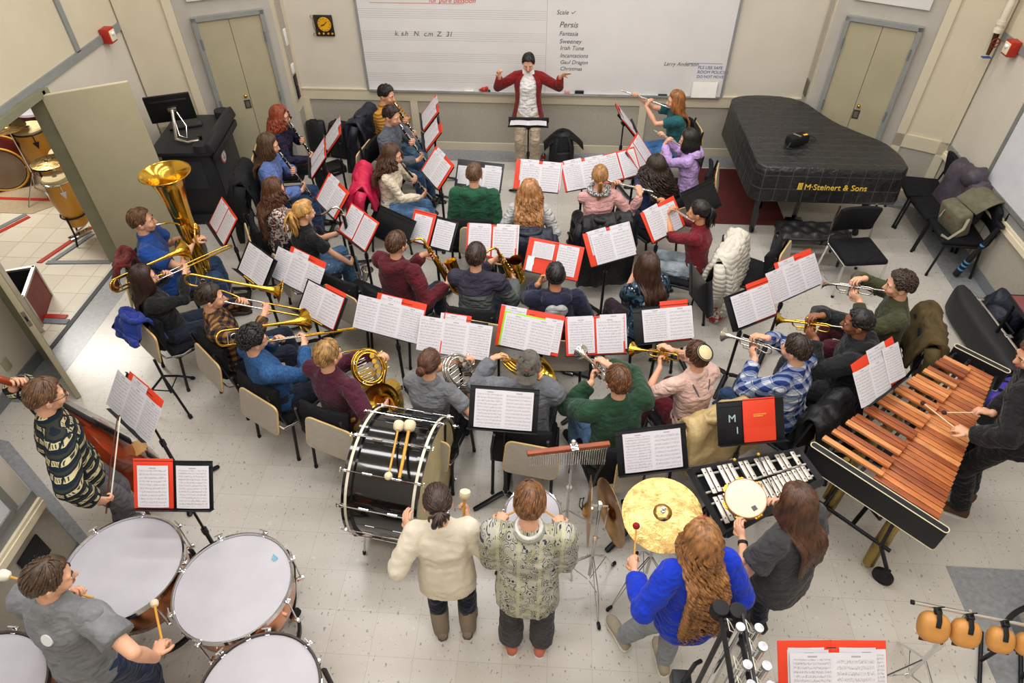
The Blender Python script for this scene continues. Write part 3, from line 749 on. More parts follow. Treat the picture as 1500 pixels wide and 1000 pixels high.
        for i in range(N+1):
            row = []
            for k in range(K):
                az = 2*pi*k/K; mx = rad(limit(az)); pol = .03+(mx+.10-.03)*i/N
                q = (mx-pol)/.22; e = max(-.05, min(1, q)); nz = noise.noise(sc(az, pol)*19+V((seed, 0, 0)))
                tl = thick*(.42+.58*max(0, cos(pol*.95))) if style in ('short', 'crop', 'curlshort') else thick
                row.append(sc(az, pol, 1.0+tl*e*(1+.45*nz)+(.008 if e > 0 else 0)))
            rows.append(row)
        fl = rows[0]; mb.loft(rows, caps=True)
        crown = V((0, 0))
        def walk(az0, L, short):
            """strand lying on the scalp from near the crown outwards"""
            return None
        if style in ('short', 'crop', 'curlshort'):
            cnt = {'short': 230, 'crop': 60, 'curlshort': 330}[style]
            for i in range(150):
                az = rnd.uniform(0, 2*pi); mx = rad(limit(az)); fr_ = abs((az+pi) % (2*pi)-pi) < rad(42); b_ = mx-rnd.uniform(.08, .22); e_ = mx+(rnd.uniform(.03, .10) if not fr_ else rnd.uniform(-.02, .05)); da = rnd.uniform(-.12, .12)
                mb.tube([sc(az+da*t_, b_+(e_-b_)*t_, 1.012+thick*.45*(1-t_)) for t_ in (0, .35, .7, 1)], [.003*s, .0062*s, .005*s, .0012*s], 5)
            for i in range(cnt):
                az = rnd.uniform(0, 2*pi); mx = rad(limit(az)); pol = rad(6)+(mx-rad(10))*sqrt(rnd.random())
                ln = rnd.uniform(.045, .075) if style == 'short' else .03
                if style == 'curlshort':
                    c = sc(az, pol, 1+thick*(.42+.58*max(0, cos(pol*.95)))*.9); r = rnd.uniform(.010, .018)*s; pts = []
                    nrm = (c-p.H(0, -.01, .02)).normalized(); t1 = nrm.orthogonal().normalized(); t2 = nrm.cross(t1); ph = rnd.uniform(0, 6.28)
                    for q in range(6): a = ph+q*.95; pts.append(c+t1*(r*cos(a))+t2*(r*sin(a))+nrm*(.006*s+.004*s*sin(a*1.3)))
                    mb.tube(pts, [.004*s]+[.0062*s]*4+[.002*s], 5)
                else:
                    sw = .35 if part == 0 else 0
                    pts = []
                    for q in range(5):
                        pl = pol+ln/.1*q/4; a2 = az+sw*q/4*.6
                        if abs((a2+pi) % (2*pi)-pi) < rad(40): pl = min(pl, rad(limit(a2)+8))
                        tl = thick*(.42+.58*max(0, cos(pl*.95))); pts.append(sc(a2, min(pl, mx+.06), 1+tl*(1.12-.08*q/4)+(.045*(1-q/4) if style == 'short' else .0)*.6))
                    mb.tube(pts, [.003*s, .0062*s, .0064*s, .0048*s, .0015*s], 5)
        else:
            up = V((0, 0, 1)); nk = p.neck
            if style in ('pony', 'bun', 'braid'):
                kz = {'pony': 1.32, 'bun': 1.45, 'braid': 1.75}[style] if not tie else tie
                T = sc(pi, kz, 1.14)
                for i in range(110):
                    az = rnd.uniform(-pi, pi); mx = rad(limit(az)); a = sc(az, rnd.uniform(.3, .98)*mx, 1+thick*.95); pts = [a]
                    for q in range(1, 6):
                        v = a.lerp(T, q/5); d = v-p.H(*C); rr = V((d.x, d.y, d.z)); 
                        loc = p.R.transposed() @ rr/s; k_ = sqrt((loc.x/rx)**2+(loc.y/ry)**2+(loc.z/rz)**2)
                        if k_ < 1.09: v = p.H(*C)+d*(1.09/max(.2, k_))
                        pts.append(v)
                    mb.tube(pts, [.004*s, .0065*s, .007*s, .007*s, .006*s, .004*s], 5)
                back = (T-p.H(*C)).normalized()
                if style == 'bun':
                    Bc = T+back*.03*s
                    ax = back; t1 = ax.orthogonal().normalized(); t2 = ax.cross(t1)
                    for j in range(14):
                        ph = rnd.uniform(0, 6.28); ro = rnd.uniform(.012, .034)*s; pts = [Bc+t1*(ro*cos(ph+q*.6))+t2*(ro*sin(ph+q*.6))+ax*(rnd.uniform(-.004, .022)*s) for q in range(9)]
                        mb.tube(pts, [.003*s]+[.0095*s]*7+[.003*s], 6)
                    mb.ball(Bc, .034*s, 12)
                elif style == 'braid':
                    for st in range(3):
                        pts = []; 
                        for q in range(26):
                            t_ = q/25; base = T+back*(.02*s*(1-t_))+V((0, 0, -length*t_)); pts.append(base+V((sin(q*.9+st*2.09)*.014*s, cos(q*1.8+st*4.18)*.008*s-.012*s, 0)))
                        mb.tube(pts, [.010*s]+[.0135*s]*22+[.010*s, .008*s, .003*s], 7)
                    n_ = 10
                    for j in range(n_): a0 = T+V((0, -.02*s, -length)); mb.tube([a0, a0+V((rnd.uniform(-.012, .012), rnd.uniform(-.01, .01), -.05))], [.006*s, .002*s], 5)
                else:
                    for j in range(46):
                        pts = []; dx, dy = rnd.gauss(0, .020)*vol, rnd.gauss(0, .014)*vol; L = length*rnd.uniform(.75, 1.05); ph = rnd.uniform(0, 6)
                        for q in range(9):
                            t_ = q/8; sp = min(1, t_*2.2)
                            o = T+back*(.04*s*sin(min(1, t_*3)*pi/2))+V((dx*sp, dy*sp, -L*max(0, t_-.06)))
                            o += V((cos(ph+q*1.3)*wave*t_, sin(ph+q*1.3)*wave*t_, 0))
                            yb = p.back_y(o.z); 
                            if o.y > yb-.02 and o.z < nk.z: o.y = yb-.02-abs(dy)*.5
                            pts.append(o)
                        mb.tube(pts, [.006*s, .009*s, .010*s, .010*s, .010*s, .009*s, .008*s, .006*s, .002*s], 5)
            else:      # long, loose hair
                for i in range(n):
                    az = rad(62)+(2*pi-rad(124))*((i+rnd.random())/n); a = abs(((az+pi) % (2*pi))-pi)
                    sgn = 1 if (az % (2*pi)) < pi else -1
                    L = length*rnd.uniform(.82, 1.08); ph = rnd.uniform(0, 6.28); pts = []; rr = []; p0 = rnd.uniform(.12, .45); mx = rad(limit(az))-.02
                    azs = az
                    for q in range(6):
                        t_ = q/5; pol = p0+(mx-p0)*t_; azq = azs*1
                        pts.append(sc(azq, pol, 1+thick*(1.0+.30*rnd.random())+wave*.9*sin(ph+q*1.7)*.6+vol*.05*t_)); rr.append((.005+.006*t_)*s)
                    e = pts[-1]; out = V((e.x-p.head.x, e.y-p.head.y, 0)); out.normalize()
                    tot = e.z-(p.head.z-.12*s-L); steps = max(4, int(tot/(.020 if curl else .035))+1); front = a < rad(96); wf = rnd.uniform(1.15, 1.7) if curl else 1.25
                    for q in range(1, steps+1):
                        t_ = q/steps; zz = e.z-tot*t_; o = V((e.x, e.y, zz))+out*(.018*vol*sin(t_*pi*.6)+.010*vol)
                        if zz < nk.z+.05*s:
                            k_ = min(1, (nk.z+.05*s-zz)/(.09*s))
                            if front and low: yb = p.front_y(zz)+.012; o.y = o.y+(max(yb, o.y)-o.y)*k_ if o.y < yb else o.y
                            else: yb = p.back_y(zz)-.016-.012*rnd.random(); o.y = o.y+(min(yb, o.y)-o.y)*k_; o.x = o.x*(1-.10*k_)
                        o += V((cos(ph+q*wf), sin(ph+q*wf), .25*sin(ph*2+q*wf)))*wave*(.55+.7*t_)+(out*(vol-1)*.045*sin(min(1, t_*1.6)*pi*.62) if curl else V((0, 0, 0)))
                        pts.append(o); rr.append(((.0085 if curl else .0105)-.0055*t_**3)*s)
                    rr[-1] = .0015*s
                    mb.tube(pts, rr, 5)
        o = obj('hair', mb, mat, p.root, 0); p.hairo = o
        return p
    def back_y(p, z):
        t = max(-.1, min(.5, (z-p.pel.z)/max(.2, p.u.z)/p.s)); c = (p.pel+p.u*(t*p.s)).y
        return c-(.128 if t < .40 else .128-.6*(t-.40))*p.s
    def front_y(p, z):
        t = max(-.1, min(.5, (z-p.pel.z)/max(.2, p.u.z)/p.s)); c = (p.pel+p.u*(t*p.s)).y
        return c+(.145 if t < .36 else .145-.55*(t-.36))*p.s
    def glasses(p, mat=None):
        s = p.s; m = MB(); R = p.R
        for k in (-1, 1):
            c = p.H(k*.032, .096, .002); m.tube([c+R @ V((.021*cos(a), .002*abs(cos(a)), .017*sin(a)))*s for a in [i*pi/7 for i in range(14)]], .0022*s, 6, closed=True)
            m.tube([p.H(k*.053, .093, .006), p.H(k*.078, .06, .008), p.H(k*.082, -.01, .006)], .002*s, 6)
        m.tube([p.H(-.011, .098, .006), p.H(.011, .098, .006)], .002*s, 6)
        obj('glasses', m, mat or blackpl, p.root); return p
def bake_people():
    tmp = []
    for (name, mb, vox, sm, amp, fq, ex, mats, parent, _) in PEND:
        me = bpy.data.meshes.new(name); me.from_pydata(mb.v, [], mb.f); o = bpy.data.objects.new('tmp_'+name, me); COL.objects.link(o)
        r = o.modifiers.new('r', 'REMESH'); r.mode = 'VOXEL'; r.voxel_size = vox; r.adaptivity = 0
        q = o.modifiers.new('s', 'SMOOTH'); q.factor = .5; q.iterations = sm
        tmp.append(o)
    bpy.context.view_layer.update(); dg = bpy.context.evaluated_depsgraph_get()
    for o, (name, mb, vox, sm, amp, fq, ex, mats, parent, _) in zip(tmp, PEND):
        me = bpy.data.meshes.new_from_object(o.evaluated_get(dg)); me.name = name
        if amp:
            n = len(me.vertices); co_ = [0.0]*(3*n); no = [0.0]*(3*n); me.vertices.foreach_get('co', co_); me.vertices.foreach_get('normal', no)
            sd = sum(map(ord, parent.name)) % 97
            for i in range(n):
                c = V(co_[3*i:3*i+3]); d = amp*(1.25*noise.noise(V((c.x*fq+sd, c.y*fq, c.z*fq*.75)))+.9*(.35-abs(noise.noise(V((c.x*fq*1.1+c.z*4, c.y*fq*1.1+sd, c.z*fq*1.5)))))*1.6+.5*noise.noise(V((c.x*fq*2.3, c.y*fq*2.3+sd, c.z*fq*2.3))))
                for j in range(3): co_[3*i+j] += no[3*i+j]*d
            me.vertices.foreach_set('co', co_)
        me.materials.clear()
        if ex is not None:
            vs = [v.co[:] for v in me.vertices]; fs = [tuple(q.vertices) for q in me.polygons]; k = len(vs); mi = [0]*len(fs)+ex.mi
            vs += ex.v; fs += [tuple(i+k for i in f_) for f_ in ex.f]
            me2 = bpy.data.meshes.new(name); me2.from_pydata(vs, [], fs)
            for mt in mats: me2.materials.append(mt)
            me2.polygons.foreach_set('material_index', mi); bpy.data.meshes.remove(me); me = me2
        else:
            for mt in mats: me.materials.append(mt)
        me.shade_smooth(); me.update()
        link(bpy.data.objects.new(name, me), parent)
    for o in tmp:
        d = o.data; bpy.data.objects.remove(o); bpy.data.meshes.remove(d)
# ================================================================== WIND INSTRUMENTS (mouthpiece at the origin, +Y away from the player)
ebony = M('ebony_black', '#141214', .28, var=.1, coat=.3); reedm = M('cane', '#cda867', .6); ivory = M('ivory', '#e9dfc4', .4, var=.03)
INS = {}
def arc(c, r, a0, a1, ux, uy, n=8):
    c, ux, uy = V(c), V(ux), V(uy)
    return [c+ux*(r*cos(rad(a0+(a1-a0)*i/n)))+uy*(r*sin(rad(a0+(a1-a0)*i/n))) for i in range(n+1)]
def keys(m, y0, y1, n, z, r=.008, x=0, rod=True, sd=3):
    rn = random.Random(sd)
    for i in range(n):
        y = y0+(y1-y0)*i/max(1, n-1); xx = x+rn.choice((-.5, 0, 0, .5))*r
        m.lathe([(r, 0), (r, .003), (r*.4, .006)], 8, Matrix.Translation((xx, y, z)))
        if i % 3 == 1: m.tube([(xx, y, z), (xx+r*1.6, y+.015, z-.004)], .0022, 5)
    if rod: m.tube([(x+r*1.1, y0, z-.001), (x+r*1.1, y1, z-.001)], .0022, 5); m.tube([(x-r*1.1, y0+.03, z-.001), (x-r*1.1, y1, z-.001)], .0018, 5)
def instr(kind, label, cat, Mx, parts, group):
    if kind not in INS:
        t = thing(kind, label, cat, mat=Mx, group=group)
        made = {}
        for nm, mb, mt, par in parts():
            made[nm] = obj(nm.split('#')[0], mb, mt, made[par] if par else t, 50)
        INS[kind] = t; return t
    return dup(INS[kind], label, group, mat=Mx)
def clarinet_parts():
    a = MB(); a.lathe([(.0055, .0), (.0075, .02), (.0115, .07), (.0125, .085)], 12, Matrix.Rotation(-pi/2, 4, 'X'))
    b = MB(); b.tube([(0, .085, 0), (0, .15, 0), (0, .152, 0), (0, .585, 0)], [.0145, .0155, .0135, .014], 12)
    c = MB(); c.lathe([(.0145, .58), (.017, .61), (.022, .64), (.033, .668), (.035, .672), (.031, .668), (.012, .62)], 16, Matrix.Rotation(-pi/2, 4, 'X'))
    k = MB(); keys(k, .17, .36, 11, .0165, .0105, sd=1); keys(k, .39, .57, 10, .0165, .0115, sd=2)
    for y in (.085, .15, .375, .585): k.tube([(0, y-.004, 0), (0, y+.004, 0)], .0162, 12)
    k.tube([(.014, .42, 0), (.024, .5, .0), (.016, .56, 0)], .003, 5); k.tube([(-.014, .44, 0), (-.022, .52, 0), (-.014, .57, 0)], .003, 5)
    l = MB(); l.tube([(0, .03, .009), (0, .075, .013)], .0105, 10)
    return [('body', b, ebony, None), ('mouthpiece', a, ebony, None), ('bell', c, ebony, None), ('keywork', k, silverm, None), ('ligature', l, silverm, 'mouthpiece')]
def bassclar_parts():
    a = MB(); a.tube([(0, 0, 0), (0, .05, .005), (0, .09, .008)], [.007, .012, .013], 10)
    n = MB(); n.tube([(0, .08, .008), (0, .13, .03), (0, .18, .075), (0, .235, .085), (0, .27, .05), (0, .285, -.01)], .0125, 12)
    b = MB(); b.tube([(0, .285, 0), (0, .305, -.72)], .0185, 12)
    c = MB(); c.tube([(0, .305, -.72), (0, .31, -.80), (0, .335, -.835), (0, .375, -.815), (0, .40, -.75), (0, .415, -.69)], [.019, .022, .026, .034, .046, .068], 16, caps=False); c.tube([(0, .40, -.75), (0, .414, -.692)], [.044, .066], 16, caps=False)
    k = MB(); R = Matrix.Rotation(rad(1.6), 4, 'X'); k.T = Matrix.Translation((0, .29, 0)) @ Matrix.Rotation(-pi/2-.028, 4, 'X') @ Matrix.Rotation(pi, 4, 'Z')
    keys(k, -.08, -.36, 10, .0, .0125, sd=5) if False else None
    k.T = Matrix.Identity(4)
    for i in range(20):
        z = -.05-.033*i; y = .2855+.02*(-z/.72); s = (-1, 1)[i % 2]
        k.lathe([(.0125, 0), (.0125, .004), (.005, .008)], 9, Matrix.Translation((s*.012, y-.014, z)) @ Matrix.Rotation(pi/2, 4, 'X'))
    for x in (-.022, .022, 0): k.tube([(x, .272, -.05), (x, .29, -.69)], .0028, 5)
    for z in (-.005, -.36, -.71): k.tube([(0, .2855+.02*(-z/.72), z-.008), (0, .2855+.02*(-z/.72), z+.008)], .0215, 12)
    p = MB(); p.tube([(0, .335, -.85), (0, .335, -.98)], .005, 8)
    return [('body', b, ebony, None), ('mouthpiece', a, ebony, None), ('neck', n, silverm, None), ('bell', c, silverm, None), ('keywork', k, silverm, None), ('floor_peg', p, silverm, None)]
def flute_parts():
    b = MB(); b.tube([(0, -.085, 0), (0, .20, 0)], .0105, 12); b.tube([(0, .20, 0), (0, .585, 0)], .0098, 12)
    h = MB(); h.ball((0, 0, .009), (.012, .018, .005), 12); c = MB(); c.tube([(0, -.10, 0), (0, -.083, 0)], [.009, .0118], 12)
    k = MB(); keys(k, .23, .46, 12, .010, .0085, sd=8); keys(k, .50, .57, 3, .010, .008, sd=9)
    for y in (.198, .215, .48): k.tube([(0, y-.005, 0), (0, y+.005, 0)], .0122, 12)
    return [('tube', b, silverm, None), ('lip_plate', h, silverm, None), ('crown', c, silverm, None), ('keywork', k, silverm, None)]
def trumpet_parts(bm):
    def f():
        m = MB(); m.lathe([(.0135, 0), (.0135, .006), (.006, .02), (.0045, .05), (.0055, .085)], 12, Matrix.Rotation(-pi/2, 4, 'X') @ Matrix.Identity(4))
        l = MB(); X = .016; l.tube([(0, .08, 0), (X, .12, 0), (X, .335, 0)]+arc((X, .335, -.032), .032, 90, -90, (0, 1, 0), (0, 0, 1))+[(X, .27, -.064)], .0062, 8)
        b = MB(); Y = -.014
        b.tube([(0, .21, -.05), (Y, .14, -.055)]+arc((Y, .115, -.027), .030, -90, -270, (0, 1, 0), (0, 0, 1))+[(Y, .20, .006), (Y, .34, .006), (Y, .40, .006), (Y, .44, .006), (Y, .465, .006), (Y, .482, .006), (Y, .488, .006)], [.0062]*11+[.0062, .009, .0125, .021, .035, .058, .0625], 16, caps=False)
        b.tube([(Y, .44, .006), (Y, .465, .006), (Y, .482, .006), (Y, .4875, .006)], [.0125, .021, .035, .0605], 16, caps=False)
        v = MB()
        for i in range(3):
            y = .20+.031*i; v.tube([(0, y, -.10), (0, y, -.095), (0, y, .022), (0, y, .03)], [.009, .0118, .0118, .009], 12); v.tube([(0, y, .03), (0, y, .055)], .003, 6); v.ball((0, y, .057), (.009, .009, .004), 10)
        s = MB(); s.tube([(.012, .215, -.03), (.045, .215, -.03), (.045, .215, -.05), (.012, .215, -.05)], .005, 8); s.tube([(.005, .265, -.06), (.005, .33, -.06), (.005, .33, -.085), (.005, .265, -.085)], .005, 8); s.tube([(-.01, .20, -.03), (-.035, .19, -.03), (-.035, .19, -.055), (-.01, .2, -.055)], .005, 8)
        s.tube([(-.014, .36, .006), (.016, .345, -.0)], .0035, 6); s.tube([(-.014, .16, .006), (.016, .165, 0)], .0035, 6)
        return [('bell', b, bm, None), ('leadpipe', l, bm, None), ('mouthpiece', m, silverm, None), ('valves', v, bm, None), ('slides', s, bm, None)]
    return f
def trombone_parts(fat=False, ext=.10):
    def f():
        m = MB(); m.lathe([(.019, 0), (.019, .008), (.008, .03), (.0055, .06), (.007, .085)], 12, Matrix.Rotation(-pi/2, 4, 'X'))
        s1 = MB(); L = .64; X = -.085
        s1.tube([(0, .08, 0), (0, L, 0)], .0072, 10); s1.tube([(X, .12, 0), (X, L, 0)], .0072, 10); s1.tube([(0, .13, 0), (X, .13, 0)], .006, 8); s1.tube([(0, .17, 0), (X, .17, 0)], .005, 8)
        s2 = MB(); a0, e = .20+ext, .72+ext
        s2.tube([(0, a0, 0), (0, e, 0)]+arc((X/2, e, 0), abs(X)/2, 0, 180, (1, 0, 0), (0, 1, 0))+[(X, a0, 0)], .0082, 10); s2.tube([(0, a0+.02, 0), (X, a0+.02, 0)], .006, 8); s2.ball((X/2, e+abs(X)/2+.008, 0), .009, 8)
        b = MB(); Bx = -.135; zt = .115
        pts = [(X, .12, 0), (Bx+.02, .05, 0), (Bx, -.02, 0), (Bx, -.27, 0)]+arc((Bx, -.27, zt/2), zt/2, -90, -270, (0, 1, 0), (0, 0, 1))[1:]+[(Bx, -.1, zt), (Bx, .1, zt), (Bx, .22, zt), (Bx, .31, zt), (Bx, .36, zt), (Bx, .395, zt), (Bx, .415, zt), (Bx, .422, zt)]
        rs = [.0075]*4+[.0085]*8+[.0095, .012, .016, .023, .034, .055, .088, .104]
        b.tube(pts, rs, 20, caps=False); b.tube([(Bx, .31, zt), (Bx, .36, zt), (Bx, .395, zt), (Bx, .415, zt), (Bx, .4215, zt)], [.022, .033, .054, .086, .1025], 20, caps=False)
        b.tube([(Bx, .421, zt), (Bx, .424, zt)], [.106, .106], 20, caps=False)
        bs_ = [mbf('tube', [(Bx, yy, 0), (Bx, yy, zt)], .005, 8) for yy in (-.12, -.24, .03)]; t = MB()
        if fat: t.tube([(Bx-.012, .02, .02), (Bx-.03, -.05, .02), (Bx-.03, -.24, .02)]+arc((Bx-.03, -.24, .057), .037, -90, -270, (0, 1, 0), (0, 0, 1))[1:]+[(Bx-.03, -.02, .094), (Bx-.012, .03, .06)], .0085, 10); t.lathe([(.028, -.015), (.028, .015)], 14, Matrix.Translation((Bx-.005, .05, .02)) @ Matrix.Rotation(pi/2, 4, 'Y'))
        else: t.ball((Bx, -.19, zt/2), (.004, .028, .028), 14)
        return [('bell_section', b, brassm, None), ('outer_slide', s2, brassm, None), ('inner_slide', s1, silverm, None), ('mouthpiece', m, silverm, None), ('trigger_wrap' if fat else 'counterweight', t, brassm if fat else silverm, None)]+[('brace#%d' % i, q, silverm, None) for i, q in enumerate(bs_)]
    return f
def sax_parts():
    m = MB(); m.tube([(0, 0, 0), (0, -.0, .05), (0, .0, .08)], [.007, .011, .012], 10)
    n = MB(); n.tube([(0, .0, .07), (0, -.008, .12), (0, .01, .17), (0, .05, .185), (0, .085, .18)], [.009, .010, .0115, .0125, .013], 12)
    b = MB(); z = .18
    b.tube([(0, .08, z), (0, .3, z), (0, .56, z)]+[(0, .60, z+0.0056), (0, .635, z+0.0245), (0, .645, z+0.0490), (0, .625, z+0.0735), (0, .58, z+0.0875)]+[(0, .50, z+0.0945), (0, .42, z+0.1015), (0, .36, z+0.1085), (0, .335, z+0.1120), (0, .325, z+0.1134)], [.0135, .022, .033, .036, .038, .040, .042, .044, .047, .052, .056, .060, .063], 18, caps=False)
    b.tube([(0, .46, z+0.0980), (0, .40, z+0.1036), (0, .345, z+0.1099), (0, .327, z+0.1130)], [.046, .050, .056, .0615], 18, caps=False)
    k = MB()
    for i in range(9): y = .13+.048*i; r = .010+.0012*i; k.lathe([(r, 0), (r, .005), (r*.5, .008)], 12, Matrix.Translation((.004*(-1)**i, y, z+.014+.0325*(y-.08)/.5)))
    for x in (-.02, .02, .03): k.tube([(x, .12, z+.014), (x*1.4, .55, z+.03)], .003, 5)
    for i, y in enumerate((.42, .50, .57)): k.lathe([(.022, 0), (.022, .006)], 14, Matrix.Translation((.046+.003*i, y, z+.098)) @ Matrix.Rotation(pi/2, 4, 'Y')); k.tube([(.04, y-.03, z+.07), (.055, y, z+.098)], .003, 5)
    for y in (.2, .3, .4): k.ball((-.03, y, z+.0), (.006, .02, .008), 8)
    k.tube([(.0, .14, z-.018), (.0, .50, z-.034)], .003, 5)
    g = MB(); g.tube([(0, .42, z+.02), (.0, .42, z+.075)], .006, 8); 
    return [('body', b, brassm, None), ('neck', n, brassm, None), ('mouthpiece', m, ebony, None), ('keywork', k, brassm, None), ('bell_brace', g, brassm, None)]
def horn_parts(bm):
    def f():
        # local: origin at the mouthpiece, x right, y forward, z up. coil plane leans; bell at the right hip
        m = MB(); m.tube([(0, 0, 0), (.01, .05, -.012)], [.011, .005], 10)
        C = V((.11, .17, -.235)); ux = V((.60, -.25, -.76)).normalized(); nn = V((.70, -.35, .62)); nn = (nn-ux*nn.dot(ux)).normalized(); uy = nn.cross(ux).normalized()
        if uy.y < 0: uy = -uy
        def P(a, r, o=0): return C+ux*(r*cos(a))+uy*(r*.86*sin(a))+nn*o
        l = MB(); l.tube([(.008, .045, -.01), (.03, .10, -.03)]+[P(rad(150-i*15), .155, -.012) for i in range(24)], .0065, 8)
        c = MB()
        c.tube([P(rad(i*12), .142+.002*i/30, .010) for i in range(40)], [.0075+.006*i/40 for i in range(40)], 10)
        c.tube([P(rad(i*12), .120, .026) for i in range(30)], .0075, 8, closed=True)
        c.tube([P(rad(i*12), .125, -.022) for i in range(30)], .0075, 8, closed=True)
        v = MB()
        for i in range(4):
            o = -.10+.045*i; q = C+ux*(o+.02)+uy*.05
            v.tube([q-nn*.03, q+nn*.04], .0165, 12); v.tube([q+nn*.04, q+nn*.046], .019, 12)
            v.tube([q+nn*.03, q+uy*.035+nn*.034, q+uy*.08+nn*.02], .0035, 6); v.ball(q+uy*.09+nn*.02, (.008, .016, .004), 8)
        s = MB()
        for i in range(5):
            o = -.09+.042*i; q = C+ux*o-uy*.005; s.tube([q+nn*.02, q-uy*.085+nn*.024]+[q-uy*.085+nn*.024+ux*(.009-.009*cos(a))-uy*(.009*sin(a)) for a in (0.8, 1.57, 2.4)]+[q-uy*.085+nn*.024+ux*.018, q+nn*.02+ux*.018], .005, 7)
        b = MB(); bp = C+ux*.165+uy*.02; d = (ux*.55+V((.25, -.55, .18))).normalized()
        pts = [P(rad(40), .142, .01), P(rad(20), .150, .012), bp, bp+ux*.06+d*.03, bp+ux*.09+d*.07, bp+ux*.10+d*.105, bp+ux*.105+d*.125]
        # flare opens back towards the right hand
        d2 = V((.30, -.62, .72)).normalized(); base = C+ux*.30-uy*.02
        pts = [P(rad(60), .142, .012), P(rad(25), .155, .012), C+ux*.20+uy*.03, C+ux*.26+uy*.035-d2*.01, base+uy*.03+d2*.02, base+d2*.06+uy*.02, base+d2*.085+uy*.018, base+d2*.098+uy*.018, base+d2*.103+uy*.018]
        b.tube(pts, [.014, .016, .020, .028, .042, .070, .105, .140, .152], 24, caps=False)
        b.tube([base+d2*.06+uy*.02, base+d2*.085+uy*.018, base+d2*.1025+uy*.018], [.068, .103, .150], 24, caps=False)
        f.bell = base+d2*.02+uy*.02; f.valve = C+ux*-.02+uy*.14
        return [('bell', b, bm, None), ('coil', c, bm, None), ('leadpipe', l, bm, None), ('mouthpiece', m, silverm, None), ('valves', v, bm, None), ('slides', s, silverm, None)]
    return f
def tuba_parts():
    # local: origin at the mouthpiece, y forward, z up
    m = MB(); m.lathe([(.022, 0), (.022, .008), (.008, .035), (.006, .06)], 12, Matrix.Rotation(-pi/2, 4, 'X'))
    b = MB(); cx, cy = -.08, .225
    b.tube([(cx, cy, -.50), (cx, cy, -.2), (cx, cy, .02), (cx, cy, .20), (cx, cy, .32), (cx, cy, .40), (cx, cy, .445), (cx, cy, .462)], [.075, .083, .092, .108, .130, .158, .195, .225], 28, caps=False)
    b.tube([(cx, cy, .32), (cx, cy, .40), (cx, cy, .445), (cx, cy, .461)], [.128, .156, .193, .223], 28, caps=False); b.tube([V((cx, cy, .46))+V((.225*cos(a), .225*sin(a), 0)) for a in [i*pi/16 for i in range(32)]], .005, 6, closed=True)
    w = MB(); w.tube([(cx, cy, -.50), (cx, cy, -.58), (cx+.03, cy, -.64), (cx+.10, cy, -.665), (cx+.17, cy, -.64), (cx+.20, cy, -.58), (cx+.205, cy, -.4), (cx+.2, cy, -.1), (cx+.17, cy, .0)], [.075, .073, .070, .066, .060, .054, .046, .038, .030], 18)
    l = MB(); l.tube([(0, .055, 0), (.0, .12, .0), (.05, .19, -.005), (.12, .24, -.05), (.14, .26, -.14), (.13, .27, -.25)], .0085, 10)
    t = MB()
    for x in (.02, .055, .09): t.tube([(x, .33, -.45), (x, .33, -.16)], .0075, 8); t.tube([(x, .33, -.16), (x, .35, -.10), (x, .33, -.05), (x, .30, -.08)], .0075, 8)
    t.tube([(-.01, .31, -.50), (.14, .32, -.52), (.16, .31, -.35), (.14, .30, -.12), (.04, .32, -.05), (-.02, .31, -.15)], .011, 10)
    v = MB()
    for i in range(4): x = .0+.04*i; v.tube([(x, .33, -.38), (x, .33, -.22)], .017, 12); v.tube([(x, .33, -.22), (x, .33, -.18)], .004, 6); v.ball((x, .33, -.178), (.013, .013, .005), 10)
    return [('bell', b, brassm, None), ('bottom_bow', w, brassm, None), ('leadpipe', l, brassm, None), ('mouthpiece', m, silverm, None), ('tubing', t, brassm, None), ('valves', v, silverm, None)]
